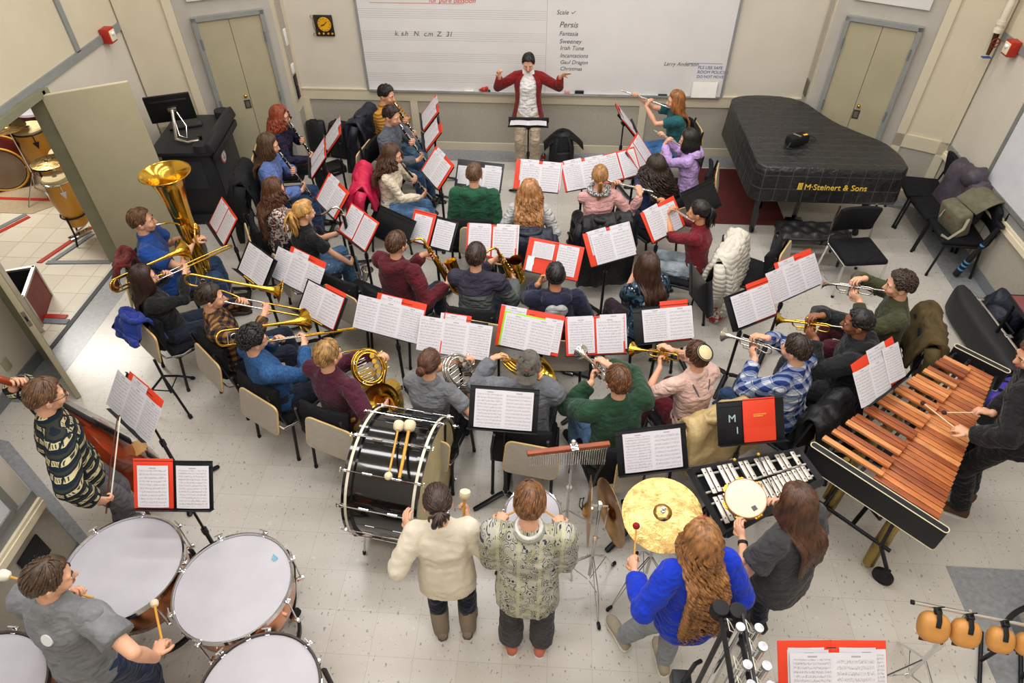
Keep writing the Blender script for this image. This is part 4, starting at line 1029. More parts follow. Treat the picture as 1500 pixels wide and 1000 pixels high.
# ------------------------------------------------------------------ playing
def loc_of(p, u, v, z): return p.Mx.inverted() @ at(u, v, z)
def play(p, kind, label, d=None, tgt=None, up=(0, 0, 1)):
    mo = p.mouth
    if tgt is not None: d = loc_of(p, *tgt)-mo
    d = V(d if d is not None else (0, 1, 0)).normalized()
    k = kind
    if kind == 'clarinet':
        d = d if tgt or d.z < -.3 else V((0, .64, -.77)); F = frame(mo-d*.012, d, (0, 1, .6)); g1, g2 = F @ V((0, .26, .0)), F @ V((0, .45, .0))
        p.grab(-1, g1, axis=V((.75, .45, .25)), palm=V((.5, -.35, .2)), curl=42, elbow=V((-.9, -.1, -1))); p.grab(1, g2, axis=V((-.75, .45, .25)), palm=V((-.5, -.35, .2)), curl=42, elbow=V((.9, -.2, -1)))
        return instr('clarinet', label, 'clarinet', p.Mx @ F, clarinet_parts, 'clarinets')
    if kind == 'bass_clarinet':
        F = frame(mo, V((d.x, d.y, 0)).normalized(), (0, 0, 1)); g1, g2 = F @ V((0, .27, -.24)), F @ V((0, .28, -.56))
        p.grab(-1, g1, axis=V((.7, .6, .1)), palm=V((.6, -.3, 0)), curl=40); p.grab(1, g2, axis=V((-.7, .6, .1)), palm=V((-.6, -.3, 0)), curl=40)
        return instr('bass_clarinet', label, 'bass clarinet', p.Mx @ F, bassclar_parts, None)
    if kind == 'flute':
        F = frame(mo+V((0, .012, -.008)), d, (0, .45, 1)); g1, g2 = F @ V((0, .20, .0)), F @ V((0, .42, .0))
        p.grab(-1, g1, axis=(d*-.1+V((.25, -.3, .75))), palm=V((.3, -1, .0)), curl=48, elbow=V((-.35, .3, -1))); p.grab(1, g2, axis=(V((-.1, .55, .65))), palm=V((-.1, .6, -.5)), curl=48, elbow=V((.5, -.3, -1)))
        return instr('flute', label, 'flute', p.Mx @ F, flute_parts, 'flutes')
    if kind in ('trumpet', 'silver_trumpet'):
        F = frame(mo-d*.004, d, up); g1, g2 = F @ V((-.012, .225, -.045)), F @ V((.006, .232, .035))
        p.grab(-1, g1, axis=V((.35, .75, .45)), palm=V((.95, -.15, .1)), curl=62, elbow=V((-1, -.1, -.9))); p.grab(1, g2, axis=V((-.45, .75, .1)), palm=V((-.3, -.1, -1)), curl=45, elbow=V((1, -.1, -.75)))
        bm = brassm if kind == 'trumpet' else silverm
        t = instr(kind, label, 'trumpet', p.Mx @ F, trumpet_parts(bm), 'trumpets'); return t
    if kind in ('trombone', 'trigger_trombone'):
        F = frame(mo-d*.004, d, up); ext = .10; g1, g2 = F @ V((-.045, .14, -.0)), F @ V((-.042, .22+ext, -.0))
        p.grab(-1, g1, axis=V((.4, .5, .6)), palm=V((.9, .2, 0)), curl=60, elbow=V((-1, -.2, -.9))); p.grab(1, g2, axis=V((-.75, .5, .35)), palm=V((-.5, -.5, -.3)), curl=50, elbow=V((1, -.3, -.8)))
        return instr(kind, label, 'trombone', p.Mx @ F, trombone_parts(kind[1:3] == 'ri' and kind.startswith('trig')), 'trombones')
    if kind == 'saxophone':
        F = frame(mo, d, V((.85, .62, .2)))
        g1, g2 = F @ V((0, .20, .17)), F @ V((.0, .45, .17))
        p.grab(-1, g1, axis=V((.75, .5, .15)), palm=V((.6, -.3, 0)), curl=48); p.grab(1, g2, axis=V((-.4, .85, .1)), palm=V((-.7, .1, 0)), curl=48, elbow=V((.5, -.7, -.9)))
        return instr('saxophone', label, 'saxophone', p.Mx @ F, sax_parts, 'saxophones')
    if kind in ('french_horn', 'silver_french_horn'):
        bm = brassm if kind == 'french_horn' else silverm; f = horn_parts(bm); f()
        F = Matrix.Translation(mo) @ Matrix.Rotation(atan2(-d.x, d.y), 4, 'Z') if tgt else Matrix.Translation(mo)
        p.grab(-1, F @ f.valve, axis=V((.8, .5, .1)), palm=V((.2, -.3, -1)), curl=45, elbow=V((-1, -.1, -.7))); p.grab(1, F @ f.bell, axis=V((-.35, .85, -.45)), palm=V((-.8, -.2, 0)), curl=25, elbow=V((1, -.7, -.4)))
        return instr(kind, label, 'french horn', p.Mx @ F, horn_parts(bm), 'french horns')
    if kind == 'tuba':
        F = Matrix.Translation(mo); p.grab(1, F @ V((.07, .34, -.20)), axis=V((-.4, .8, .2)), palm=V((-.2, .2, -1)), curl=45, elbow=V((1, -.3, -.8))); p.grab(-1, F @ V((-.17, .27, -.30)), axis=V((.2, .8, .2)), palm=V((1, 0, 0)), curl=40)
        return instr('tuba', label, 'tuba', p.Mx @ F, tuba_parts, None)
# ================================================================== MUSIC STANDS WITH FOLDERS AND SCORES
def ST(key, a, zb, who, style, label=None, tilt=None, **k):
    D = stand(key, at(a[0], a[1], zb), at(a[2], a[3], zb), zb, label or f'black music stand in front of {who}', tilt)
    W = who
    if style == 'red2':
        folder(D, 0, f'open red folder on the stand of {W}', w=k.get('w', .245), h=k.get('h', .315))
        score(D, -.118, .02, f'left white page on the red folder of {W}', 1, skew=k.get('s1', 0))
        score(D, .118, k.get('y2', .012), f'right white page on the red folder of {W}', 1, skew=k.get('s2', 0))
        if k.get('extra'): score(D, -.125, .035, f'loose sheet at the left behind the pages of {W}', 1, dz=.011); score(D, .150, .04, f'loose sheet at the right behind the pages of {W}', 1, dz=.011)
    elif style == 'redopen':      # an open score laid over the red folder
        folder(D, 0, f'open red folder behind the score of {W}', w=.25, h=.32)
        score(D, k.get('x', 0), .006, f'open two page score over the red folder of {W}', 2, w=.212, h=.285, skew=k.get('s', 0), dz=.02)
        score(D, -.10, .045, f'white sheet tucked behind the open score of {W}', 1, w=.21, dz=.011, skew=.02)
        if k.get('extra'): score(D, .15, .04, f'white sheet showing right behind the open score of {W}', 1, dz=.0115)
    elif style == 'black2':
        if k.get('tab'): folder(D, k['tab'], f'red folder peeking over the stand of {W}', w=.24, h=.335, halves=(1, 0) if k['tab'] > 0 else (0, 1), ang=0, dz=.004)
        score(D, k.get('x', 0), .012, f'open two page score on the black stand of {W}', 2, w=k.get('w', .195), h=k.get('h', .265), skew=k.get('s', 0), dz=.012)
        if k.get('pencil'): pc = mbf('tube', [(-.08, 0, 0), (.09, 0, 0)], .0045, 6); o = obj('pencil', pc, yelm); o.matrix_world = D @ Matrix.Translation((.02, .006, .035)); tag(o, f'yellow pencil on the stand ledge of {W}', 'pencil', 'pencils on stand ledges')
    elif style == 'wide':
        folder(D, k.get('fx', .06), f'red folder peeking over the wide score of {W}', w=.23, h=.335, dz=.003, ang=2, halves=k.get('halves', (1, 1)))
        score(D, k.get('x', -.02), .0, f'three page white score spread across the stand of {W}', k.get('n', 3), w=.205, h=.285, skew=k.get('s', 0), dz=.014, curl=.008)
        score(D, k.get('x2', -.05), .045, f'white sheet behind the wide score of {W}', 1, dz=.009)
    elif style == 'half':
        folder(D, 0, f'red folder half under the left page of {W}', w=.25, h=.315, halves=(1, 0), ang=0)
        score(D, -.125, .012, f'white page on the red folder half of {W}', 1, w=.195, h=.265); score(D, .125, .008, f'right white page on the bare stand of {W}', 1, w=.205, h=.27)
        if k.get('dark'): pass
    return D
ST('1', (805, 178.5, 744, 177.5), .97, 'the conductor', 'black2', tilt=76, w=.22, h=.27)
ST('2', (619, 168, 622, 193), .85, 'the clarinetist in the mustard sweater', 'redopen')
ST('3', (621.7, 197.5, 624.3, 221), .85, 'the dark-haired clarinetist in grey', 'black2', tab=.24)
ST('4', (617.8, 249.5, 643.8, 279.4), .85, 'the curly-haired clarinetist in cream', 'redopen')
D5 = ST('5', (661.6, 275.3, 737.2, 284.6), .75, 'the player in the green hoodie', 'none')
folder(D5, 0, 'open black folder full of sheets before the green hoodie player', mat=foldk, w=.27, h=.325)
score(D5, .06, .0, 'open two page score on the black folder before the green hoodie player', 2, w=.19, h=.26, dz=.02)
score(D5, -.19, .06, 'single sheet at the left edge of the black folder', 1, w=.13, h=.20, dz=.013); score(D5, .15, .055, 'single sheet at the upper right of the black folder', 1, w=.20, h=.24, dz=.012)
ST('6', (749.8, 276.7, 819.7, 283.7), .85, 'the wavy-haired player in light grey', 'redopen', extra=1, x=.03)
ST('7', (825.3, 282.3, 892.5, 269.7), .85, 'the flutist with the braid and scarf', 'redopen', extra=1, x=-.02)
ST('8', (888, 270.5, 938, 256), .85, 'the curly-haired flutist in navy', 'red2')
ST('9', (937.3, 257, 954, 226.3), .85, 'the flutist in the lilac hoodie', 'red2')
ST('10', (931, 201, 922, 180), .85, 'the flutist in the teal shirt', 'redopen')
ST('11a', (456.6, 230, 457.9, 265), .85, 'the clarinetist in the blue sweater', 'red2')
ST('11b', (479.2, 201.4, 480, 225), .85, 'the red-haired clarinetist in plaid', 'redopen')
ST('12', (464.4, 292.4, 491.7, 321.5), .85, 'the clarinetist in the floral blouse', 'redopen')
ST('13', (498.2, 339.7, 535.1, 368.3), .85, 'the bass clarinetist in the black tee', 'red2')
ST('14', (308, 328, 329.4, 360.5), .85, 'the tuba player', 'red2')
ST('15', (348.9, 395.6, 385.3, 424), .85, 'the long-haired trombonist in black', 'black2', pencil=1, w=.2, h=.285)
ST('16', (406, 408, 456, 434), .85, 'the trombonist in the checked shirt', 'wide', fx=.05)
ST('17', (433.2, 454, 493, 486.6), .85, 'the curly-haired trombonist in the blue sweater', 'black2', tab=.22, pencil=1, w=.215, h=.285)
ST('18', (524.1, 480.2, 614.6, 504), .85, 'the blond horn player in maroon', 'wide', fx=.06, x=-.03)
ST('19', (620, 513, 712, 528), .85, 'the horn player with the hair bun', 'wide', fx=.10, x=-.02, halves=(1, 0))
D20 = ST('20', (725.4, 505, 816.8, 522.5), .85, 'the horn player in the grey cap', 'none')
folder(D20, 0, 'open red folder with dark inside on the stand of the capped horn player', w=.27, h=.335)
folder(D20, -.02, 'lime green folder under the score of the capped horn player', mat=limem, w=.220, h=.287, dz=.012, ang=.5, skew=-.03)
score(D20, -.01, .004, 'open two page score in the lime green folder', 2, w=.215, h=.275, skew=-.03, dz=.022); score(D20, .19, .03, 'stack of white sheets right of the lime green folder', 1, w=.15, h=.27, dz=.017); score(D20, -.16, .055, 'white sheet behind the lime green folder', 1, dz=.0095)
ST('21', (825.5, 522, 919.8, 517.3), .85, 'the trumpeter in the green sweater', 'red2', extra=1)
ST('22', (930, 505, 1014, 496.4), .85, 'the trumpeter with the round knitted cap', 'black2', tab=.23, x=.045, w=.215, h=.27)
ST('23', (1076.9, 484, 1134.9, 460.8), .85, 'the trumpeter in the blue plaid shirt', 'black2', tab=.24, x=.02, w=.21, h=.275)
ST('24', (1135.8, 444.3, 1200, 415.3), .85, 'the trumpeter in the olive sweater', 'wide', fx=.05, x=0)
ST('25', (595.7, 351.4, 662, 369.6), .85, 'the saxophonist in the maroon hoodie', 'half')
ST('26', (678, 375.4, 760, 380), .85, 'the saxophonist in the two-tone grey fleece', 'red2', extra=1)
D27 = ST('27', (766.4, 396.2, 845.7, 412.3), .85, 'the player in the navy hoodie', 'none')
folder(D27, 0, 'nearly bare open red folder in front of the navy hoodie player', w=.265, h=.315)
score(D27, -.11, .145, 'small sheet in the upper left of the nearly bare red folder', 1, w=.20, h=.145); score(D27, .125, .03, 'white page on the right of the nearly bare red folder', 1, w=.195, h=.275)
m = MB(); m.box((0, 0, 0), (.072, .145, .009), bev=.004); o = obj('phone', m, silverm); o.matrix_world = D27 @ Matrix.Translation((-.21, .075, .017)); tag(o, 'pale phone at the lower left of the nearly bare red folder', 'phone')
m = MB(); m.box((0, 0, .0048), (.062, .125, .001)); obj('screen', m, M('phone_screen', '#cfd3d8', .2, var=0), o)
ST('28', (863.9, 392.3, 932.8, 372.8), .85, 'the saxophonist in the tie-dye shirt', 'redopen', x=.03, extra=1)
ST('29', (955, 357, 1002.6, 330), .85, 'the player in the dark red sweater', 'redopen', x=-.01, s=-.05)
ST('30', (545, 343, 590, 365), .85, 'x', 'none', label='empty black music stand beside the bright pink jacket')
ST('31', (1037, 463, 1036, 415), .85, 'x', 'none', label='empty black music stand turned edge-on beside the white jacket')
ST('32', (1014, 322, 1056, 301), .85, 'x', 'none', label='empty black music stand behind the player in the dark red sweater')
ST('33', (162, 594, 222, 651), .95, 'the double bass player', 'wide', fx=.04, x=-.02)
ST('34', (192, 744, 319.4, 745.4), 1.08, 'the timpanist', 'half')
ST('35', (681.3, 625.5, 790.7, 634.2), 1.03, 'the two drummers at the back', 'black2', w=.205, h=.27, label='tall black music stand behind the capped horn player')
ST('36', (903, 696.6, 1012, 683.5), .97, 'the cymbal player', 'black2', w=.20, h=.265, x=-.0)
D37 = ST('37', (1051, 652, 1152, 643), .93, 'the tambourine player', 'none', label='worn black music stand with pale letters beside the glockenspiel')
fo = folder(D37, .175, 'closed red folder standing on the worn lettered stand', w=.235, h=.31, halves=(1, 0), ang=0)
text('printed_title', 'CONCERT BAND\nPERCUSSION', .012, Matrix.Translation((-.16, .19, .003)), goldm, fo)
lp = [c for c in bpy.data.objects if c.parent and c.parent.get('label', '').startswith('worn black') and c.name.startswith('desk')][0]
text('stencil_letters', 'M', .075, Matrix.Translation((-.165, .155, -.0025)), M('faded_letter', '#a9bfc4', .7), lp); text('stencil_letters', 'I', .07, Matrix.Translation((-.11, .07, -.0025)), M('faded_letter', '#a9bfc4'), lp)
D38 = ST('38', (1262.5, 596.6, 1324.9, 550), 1.0, 'the marimba player', 'none')
folder(D38, 0, 'open red folder behind the fanned pages at the marimba', w=.26, h=.33)
score(D38, -.12, -.01, 'open score at the left of the marimba stand', 2, w=.185, h=.27, skew=-.10, dz=.02); score(D38, .155, .02, 'single page at the right of the marimba stand', 1, w=.2, h=.27, skew=-.12, dz=.024); score(D38, .03, .06, 'white sheet standing behind the others at the marimba', 1, dz=.011, skew=-.06)
D39 = ST('39', (1147, 1040, 1293, 1040), 1.12, 'x', 'none', label='music stand nearest the camera at the bottom right', tilt=48)
folder(D39, 0, 'large open red folder nearest the camera at the bottom right', w=.27, h=.335)
score(D39, .0, .0, 'open two page score on the folder nearest the camera', 2, w=.215, h=.285, dz=.024)
for i, (x, y) in enumerate(((-.14, .055), (-.12, .045), (.14, .055), (.165, .048))): score(D39, x, y, ['sheet furthest left behind the score nearest the camera', 'second sheet from the left behind the score nearest the camera', 'titled sheet behind the right page of the score nearest the camera', 'sheet furthest right behind the score nearest the camera'][i], 1, w=.205, h=.25, dz=.010+.003*(i % 2))
# ================================================================== PEOPLE, THEIR INSTRUMENTS AND CHAIRS
dj = denim('blue', '#2d4668'); djl = denim('light', '#5f7f9f'); djd = denim('dark', '#1c2434'); djg = denim('grey', '#9aa5ad')
blk = cloth('black', '#141416'); khaki = cloth('khaki', '#b7a78f'); musty = cloth('mustard', '#b08a34'); maroonp = cloth('maroon_trousers', '#4f1626')
shoeb = M('shoe_black', '#1a1a1c', .5, var=.2); shoeg = M('shoe_canvas', '#a89c86', .8, var=.1, bump=.3); shoew = M('shoe_brown', '#5b4636', .6)
hb, hbr, hdk, hbl, hre, hgi, hlb = hairm('black', '#15110f'), hairm('brown', '#4a2f1c'), hairm('darkbrown', '#2a1b12'), hairm('blonde', '#b88a4a'), hairm('red', '#84381a'), hairm('ginger', '#a8764a'), hairm('lightbrown', '#7a5a38')
def seat(p, who, kind='tablet', dy=.02, f=None):
    p.seatM = TR(p.loc, rad((p.facing if f is None else f)-90)); c = p.seatM @ V((0, dy, 0)); chair(kind, c.x, c.y, p.facing if f is None else f, f'black padded chair under {who}')
P = {}
def per(i, who, *a, **k): p = Person('person', *a, **k); P[i] = p; p.who = who; return p
# --- clarinets, front left
p = per(2, 'the red-haired clarinetist', 'person with long red curly hair and glasses in dark plaid playing clarinet', (411, 170), 8, fem=True, h=1.66, hp=-12)
play(p, 'clarinet', 'clarinet of the red-haired player in plaid', tgt=(455, 225, .70)); p.body().top(plaid('wine_plaid', '#3b1f33', '#232a44', '#181a2c', .07)).bottom(blk, shoeb).hair(hre, 'long', .36, wave=.018, n=150, vol=1.7, seed=2).glasses(); seat(p, 'the red-haired clarinetist in plaid')
p = per(3, '', 'person with shoulder length brown hair in a blue sweater playing clarinet', (394, 212), 12, h=1.74, hp=-16)
play(p, 'clarinet', 'clarinet of the player in the blue sweater', tgt=(457, 288, .58)); p.body().top(cloth('periwinkle', '#5a70a8'), loose=.02).bottom(dj, shoeb).hair(hairm('umber', '#4a3320'), 'long', .22, wave=.010, n=80, seed=3, part=1); seat(p, 'the clarinetist in the blue sweater')
p = per(4, '', 'person with long curly brown hair and glasses in a floral blouse playing clarinet', (403, 277), 28, fem=True, h=1.64, hp=-12)
play(p, 'clarinet', 'clarinet of the curly-haired player in the floral blouse', tgt=(452, 335, .60)); p.body().top(spots('floral', '#d8cdc2', '#6e3a33', '#3a3436', 38, .52, .60), '3q').bottom(blk, shoeb).hair(hairm('chestnut', '#54321c'), 'long', .36, wave=.018, n=130, vol=1.4, seed=4).glasses(); seat(p, 'the clarinetist in the floral blouse')
p = per(5, '', 'person with long blonde hair in a black tee and ripped jeans playing bass clarinet', (446, 311), 42, fem=True, h=1.66, hp=-10)
play(p, 'bass_clarinet', 'black bass clarinet with silver neck and keys', tgt=(484, 320, 1.04)); p.body().top(blk, 'short').bottom(spots('ripped_denim', '#4b6787', '#56738f', '#cfd6da', 16, .55, .70), shoeb).hair(hbl, 'pony', .26, wave=.006, n=70, seed=5, vol=1.9, tie=1.45); seat(p, 'the blonde bass clarinetist')
p = per(6, '', 'person with short dark hair in a ribbed mustard sweater playing clarinet', (566, 139), -12, h=1.74, hp=-14)
play(p, 'clarinet', 'clarinet of the player in the mustard sweater', tgt=(613, 205, .66)); p.body().top(hstripes('mustard_rib', '#b9853a', '#7d5520', .035, .45, .01)).bottom(djl, shoeb).hair(hb, 'short', seed=6); seat(p, 'the clarinetist in the mustard sweater')
p = per(7, '', 'person with short dark hair in a grey sweater playing clarinet', (573.6, 170), -14, h=1.74, hp=-14)
play(p, 'clarinet', 'clarinet of the dark-haired player in grey', tgt=(626, 240, .66)); p.body().top(cloth('slate', '#565c66'), collar=0).bottom(dj, shoeb).hair(hdk, 'short', seed=7); seat(p, 'the dark-haired clarinetist in grey')
p = per(8, '', 'person with curly brown hair in a cream sweater playing clarinet', (575, 227), -4, fem=True, h=1.64, hp=-14)
play(p, 'clarinet', 'clarinet of the curly-haired player in cream', tgt=(628, 288, .62)); p.body().top(cloth('cream', '#d9ccb4')).bottom(denim('mid', '#5a7ea6'), shoeb).hair(hbr, 'long', .21, wave=.020, n=130, vol=1.6, seed=8); seat(p, 'the curly-haired clarinetist in cream')
# --- flutes, front right
p = per(9, '', 'person with long reddish hair in a teal shirt playing flute', (989, 147), 185, fem=True, h=1.66)
play(p, 'flute', 'silver flute of the player in the teal shirt', tgt=(955, 147, 1.14)); p.body().top(cloth('teal', '#1f5a5e'), 'short').bottom(denim('bright', '#3e6fa6'), shoeb).hair(hairm('copper', '#8f5a2c'), 'long', .27, wave=.003, n=90, seed=9); seat(p, 'the flutist in the teal shirt')
p = per(10, '', 'person with chin length black hair in a lilac hoodie playing flute', (1008.6, 204), 165, fem=True, h=1.62, hp=-14)
play(p, 'flute', 'silver flute of the player in the lilac hoodie', d=(.75, .6, -.15)); p.body().top(cloth('lilac', '#b798cf'), hood=1, loose=.012).bottom(blk, shoeb).hair(hb, 'long', .16, wave=.002, n=90, seed=10, vol=1.2); seat(p, 'the flutist in the lilac hoodie')
p = per(11, '', 'person with dark curly hair in a navy sweater playing flute', (959.7, 243), 128, fem=True, h=1.64)
play(p, 'flute', 'silver flute of the curly-haired player in navy', d=(.8, .45, -.12)); p.body().top(cloth('navy', '#262f62')).bottom(djd, shoeb).hair(hdk, 'long', .17, wave=.026, n=110, vol=1.9, seed=11); seat(p, 'the curly-haired flutist in navy')
p = per(12, '', 'person with a fair braid and grey patterned scarf in a pink top playing flute', (878.5, 258.5), 104, fem=True, h=1.68, hy=14)
play(p, 'flute', 'silver flute of the player with braid and scarf', tgt=(950, 279, 1.06)); p.body().top(cloth('rose', '#cf9c98')).bottom(blk, shoeb).hair(hairm('honey', '#9a6f3e'), 'braid', .24, seed=12)
sm_ = MB(); n_ = p.neck
for q in range(3): sm_.tube([n_+V((cos(a)*(.085+.012*q), sin(a)*(.085+.010*q)+.004, .03+.020*sin(a+q*2)-.012*q)) for a in [i*pi/8 for i in range(16)]], .026, 8, closed=True)
obj('scarf', sm_, spots('scarf', '#c9c5c0', '#4a4a50', '#8b8a8c', 60, .5, .6), p.root); seat(p, 'the flutist with the braid and scarf')
p = per(13, '', 'person with wavy strawberry blonde hair in a light grey sweatshirt seen from behind', (776, 279), 90, fem=True, h=1.62)
p.grab(-1, (-.10, .24, .70)); p.grab(1, (.12, .26, .72)); p.body().top(cloth('pale_grey', '#b9b8b8'), loose=.015).bottom(dj, shoeb).hair(hgi, 'long', .25, wave=.016, n=120, vol=1.4, seed=13); seat(p, 'the wavy-haired player in light grey')
p = per(14, '', 'person with short brown hair in a green hoodie seen from behind', (694.6, 256), 88, h=1.74)
p.grab(-1, (-.10, .30, .74), elbow=(-.2, -.4, -1)); p.grab(1, (.10, .30, .74), elbow=(.2, -.4, -1)); p.body().top(cloth('forest', '#1d5138'), hood=1, loose=.015).bottom(dj, shoeb).hair(hairm('brown2', '#5a3f28'), 'crop', seed=14, vol=1.5); seat(p, 'the player in the green hoodie')
p = per(15, '', 'person with black ponytail in a dark red sweater and pale jeans playing flute', (1023, 311), 160, fem=True, h=1.66, skin='tan')
t = play(p, 'flute', 'silver flute of the player in the dark red sweater', d=(.62, .75, -.12)); p.body().top(cloth('crimson', '#6e1420'), '3q').bottom(djg, shoeb).hair(hb, 'pony', .24, wave=.008, seed=15, vol=1.5, tie=1.25); seat(p, 'the player in the dark red sweater')
# --- saxophones
p = per(16, '', 'person with short brown hair in a maroon hoodie playing saxophone', (581.4, 358), 62, h=1.76, hp=-6)
play(p, 'saxophone', 'saxophone of the player in the maroon hoodie', tgt=(652, 452, .50)); p.body().top(cloth('maroon', '#55141f'), hood=1, loose=.015).bottom(djd, shoeb).hair(hbr, 'short', seed=16); seat(p, 'the saxophonist in the maroon hoodie')
p = per(17, '', 'person with dark brown hair in a two-tone grey fleece playing saxophone', (697.5, 376), 84, h=1.76, hp=-8)
def twotone():
    t = NT('cloth_twotone'); x, y, z = t.xyz(); t.col(t.mix(t.math('GREATER_THAN', z, .895), lin('#5c625f'), lin('#383644'))); folds(t); return t.fin(.9, spec=.2)
play(p, 'saxophone', 'saxophone of the player in the two-tone grey fleece', tgt=(732, 432, .52)); p.body().top(twotone(), loose=.008).bottom(djd, shoeb).hair(hairm('brown3', '#33241b'), 'short', seed=17, vol=1.35); seat(p, 'the saxophonist in the two-tone grey fleece')
p = per(18, '', 'person with short black hair in a navy hoodie with pale grey hood lining', (813.7, 404), 96, h=1.74, skin='tan')
p.grab(-1, p.mouth+V((-.07, .05, -.05)), axis=V((.5, .7, .5)), palm=V((1, -.3, 0)), curl=60); p.grab(1, (.12, .30, .72)); p.body().top(cloth('deep_navy', '#1c1e36'), hood=1, hood_in=cloth('hood_grey', '#a5a5a6'), loose=.012).bottom(djd, shoeb).hair(hb, 'crop', seed=18, vol=1.6); seat(p, 'the player in the navy hoodie')
p = per(19, '', 'person with straight dark brown hair in a blue tie-dye shirt playing saxophone', (948.6, 388), 118, fem=True, h=1.68)
play(p, 'saxophone', 'saxophone of the player in the tie-dye shirt', d=(.02, .34, -.94)); p.body().top(spots('tie_dye', '#3d5568', '#121a26', '#c3d0d6', 17, .53, .66, stretch=(1.6, 1, .6)), '3q', loose=.02).bottom(cloth('plum', '#2b1a26'), shoeb).hair(hairm('brown4', '#3d261a'), 'long', .19, wave=.003, n=110, seed=19); seat(p, 'the saxophonist in the tie-dye shirt')
# --- low brass, left
p = per(20, '', 'person with short brown hair in a blue tee playing tuba', (208.5, 324), 24, h=1.82, wide=1.12, hp=0, lean=-2)
play(p, 'tuba', 'large brass tuba held upright in the lap'); p.body().top(cloth('royal', '#1c448c'), 'short', loose=.02).bottom(dj, M('shoe_dark', '#2b2024', .6)).hair(hairm('brown5', '#5e4026'), 'short', seed=20, vol=.9); seat(p, 'the tuba player')
p = per(21, '', 'person with long straight dark hair in a black sweater playing trombone', (211, 406), 36, fem=True, h=1.66, lean=-9)
play(p, 'trigger_trombone', 'trombone with looped tubing of the long-haired player in black', tgt=(340, 361, .92), up=(-.25, 0, 1)); p.body().top(blk).bottom(djd, shoeb).hair(hairm('espresso', '#2c1810'), 'long', .33, wave=.002, n=120, seed=21, vol=.8); seat(p, 'the long-haired trombonist in black', f=52, dy=.06)
p = per(22, '', 'person with short dark hair in a brown and navy checked shirt playing trombone', (308.6, 436), 26, h=1.76, lean=-6)
play(p, 'trombone', 'trombone of the player in the checked shirt', tgt=(448, 464, .86)); p.body().top(plaid('buffalo', '#a2713f', '#54402f', '#1f2136', .062)).bottom(djd, shoeb).hair(hdk, 'short', seed=22); seat(p, 'the trombonist in the checked shirt', f=50, dy=.06)
p = per(23, '', 'person with curly black hair in a blue sweater playing trombone', (371.6, 498), 46, h=1.74, lean=-9)
play(p, 'trombone', 'trombone of the curly-haired player in the blue sweater', tgt=(503, 484, .84), up=(-.5, 0, 1)); p.body().top(M('cloth_heather', '#28507f', .9, var=.3, vs=60, bump=.5, bs=220)).bottom(djd, shoeb).hair(hb, 'curlshort', seed=23).glasses(); seat(p, 'the curly-haired trombonist in the blue sweater', f=62, dy=.06)
# --- horns and trumpets, back row
p = per(24, '', 'person with short blond hair in a maroon sweater and mustard trousers playing french horn', (480.8, 520), 62, h=1.80, hp=-6, lean=-3)
play(p, 'french_horn', 'brass french horn of the blond player in maroon'); p.body().top(cloth('burgundy', '#47182a')).bottom(musty, shoeb).hair(hairm('blond', '#94703f'), 'short', seed=24)
m = MB(); m.tube([p.neck+V((cos(a)*.066, sin(a)*.062-.002, .012+.012*sin(a))) for a in [i*pi/8 for i in range(16)]], .012, 8, closed=True); obj('undershirt_collar', m, cloth('pale_collar', '#a9aab2'), p.root); seat(p, 'the blond horn player in maroon', f=72)
p = per(25, '', 'person with a brown hair bun in a grey tee playing silver french horn', (630, 532), 74, fem=True, h=1.66)
play(p, 'silver_french_horn', 'silver french horn of the player with the bun'); p.body().top(cloth('mid_grey', '#6d6f73'), 'short').bottom(blk, shoeb).hair(hairm('auburn', '#4f2e1b'), 'bun', seed=25, tie=1.5); seat(p, 'the horn player with the bun')
p = per(26, '', 'person in a grey baseball cap and grey shirt playing french horn', (774.7, 536), 84, h=1.80, hp=-4)
play(p, 'french_horn', 'brass french horn of the player in the grey cap', tgt=(737, 518, 1.15)); p.body().top(cloth('ash', '#67696f'), loose=.015).bottom(djd, shoeb).hair(hdk, 'crop', seed=26)
m = MB(); rows = []
for i in range(9):
    pol = .02+1.52*i/8; rows.append([p.H(.088*sin(pol)*cos(a), -.008+.109*sin(pol)*sin(a), .012+.122*cos(pol)) for a in [2*pi*k/24 for k in range(24)]])
m.loft(rows); m.ball(p.H(0, -.008, .134), .008); capm = cloth('cap_grey', '#5e5952')
hat = obj('cap', m, capm, p.root)
m = MB(); rows = []
for i in range(7):
    x = (-1+i/3)*.072; c = sqrt(max(0, 1-(x/.078)**2)); rows.append([p.H(x, -.085-.0*c, .022), p.H(x, -.100-.062*c, -.022-.012*c), p.H(x, -.100-.062*c, -.027-.012*c), p.H(x, -.085, .012)])
m.loft(rows); obj('brim', m, capm, hat, 30)
TB = Matrix.Translation(p.H(-.02, -.118, .052)) @ p.R.to_4x4() @ Matrix.Rotation(pi, 4, 'Z') @ Matrix.Rotation(rad(62), 4, 'X')
text('cap_letter', 'B', .055, TB @ Matrix.Translation((-.038, -.02, .004)), M('letter_red', '#b8312a', .7), hat); seat(p, 'the horn player in the grey cap')
p = per(27, '', 'person with short reddish hair in a dark green sweater playing silver trumpet', (905, 558), 108, h=1.80, wide=1.08)
play(p, 'silver_trumpet', 'silver trumpet of the player in the green sweater', tgt=(869, 530, 1.05)); p.body().top(cloth('bottle', '#1f3f2a'), loose=.02).bottom(denim('mid', '#5a7ea6'), shoeb).hair(hairm('russet', '#5f3a20'), 'short', seed=27, vol=.8); seat(p, 'the trumpeter in the green sweater')
p = per(28, '', 'person with a round knitted cap in a pale pink top playing brass trumpet', (1020.5, 521), 116, fem=True, h=1.68)
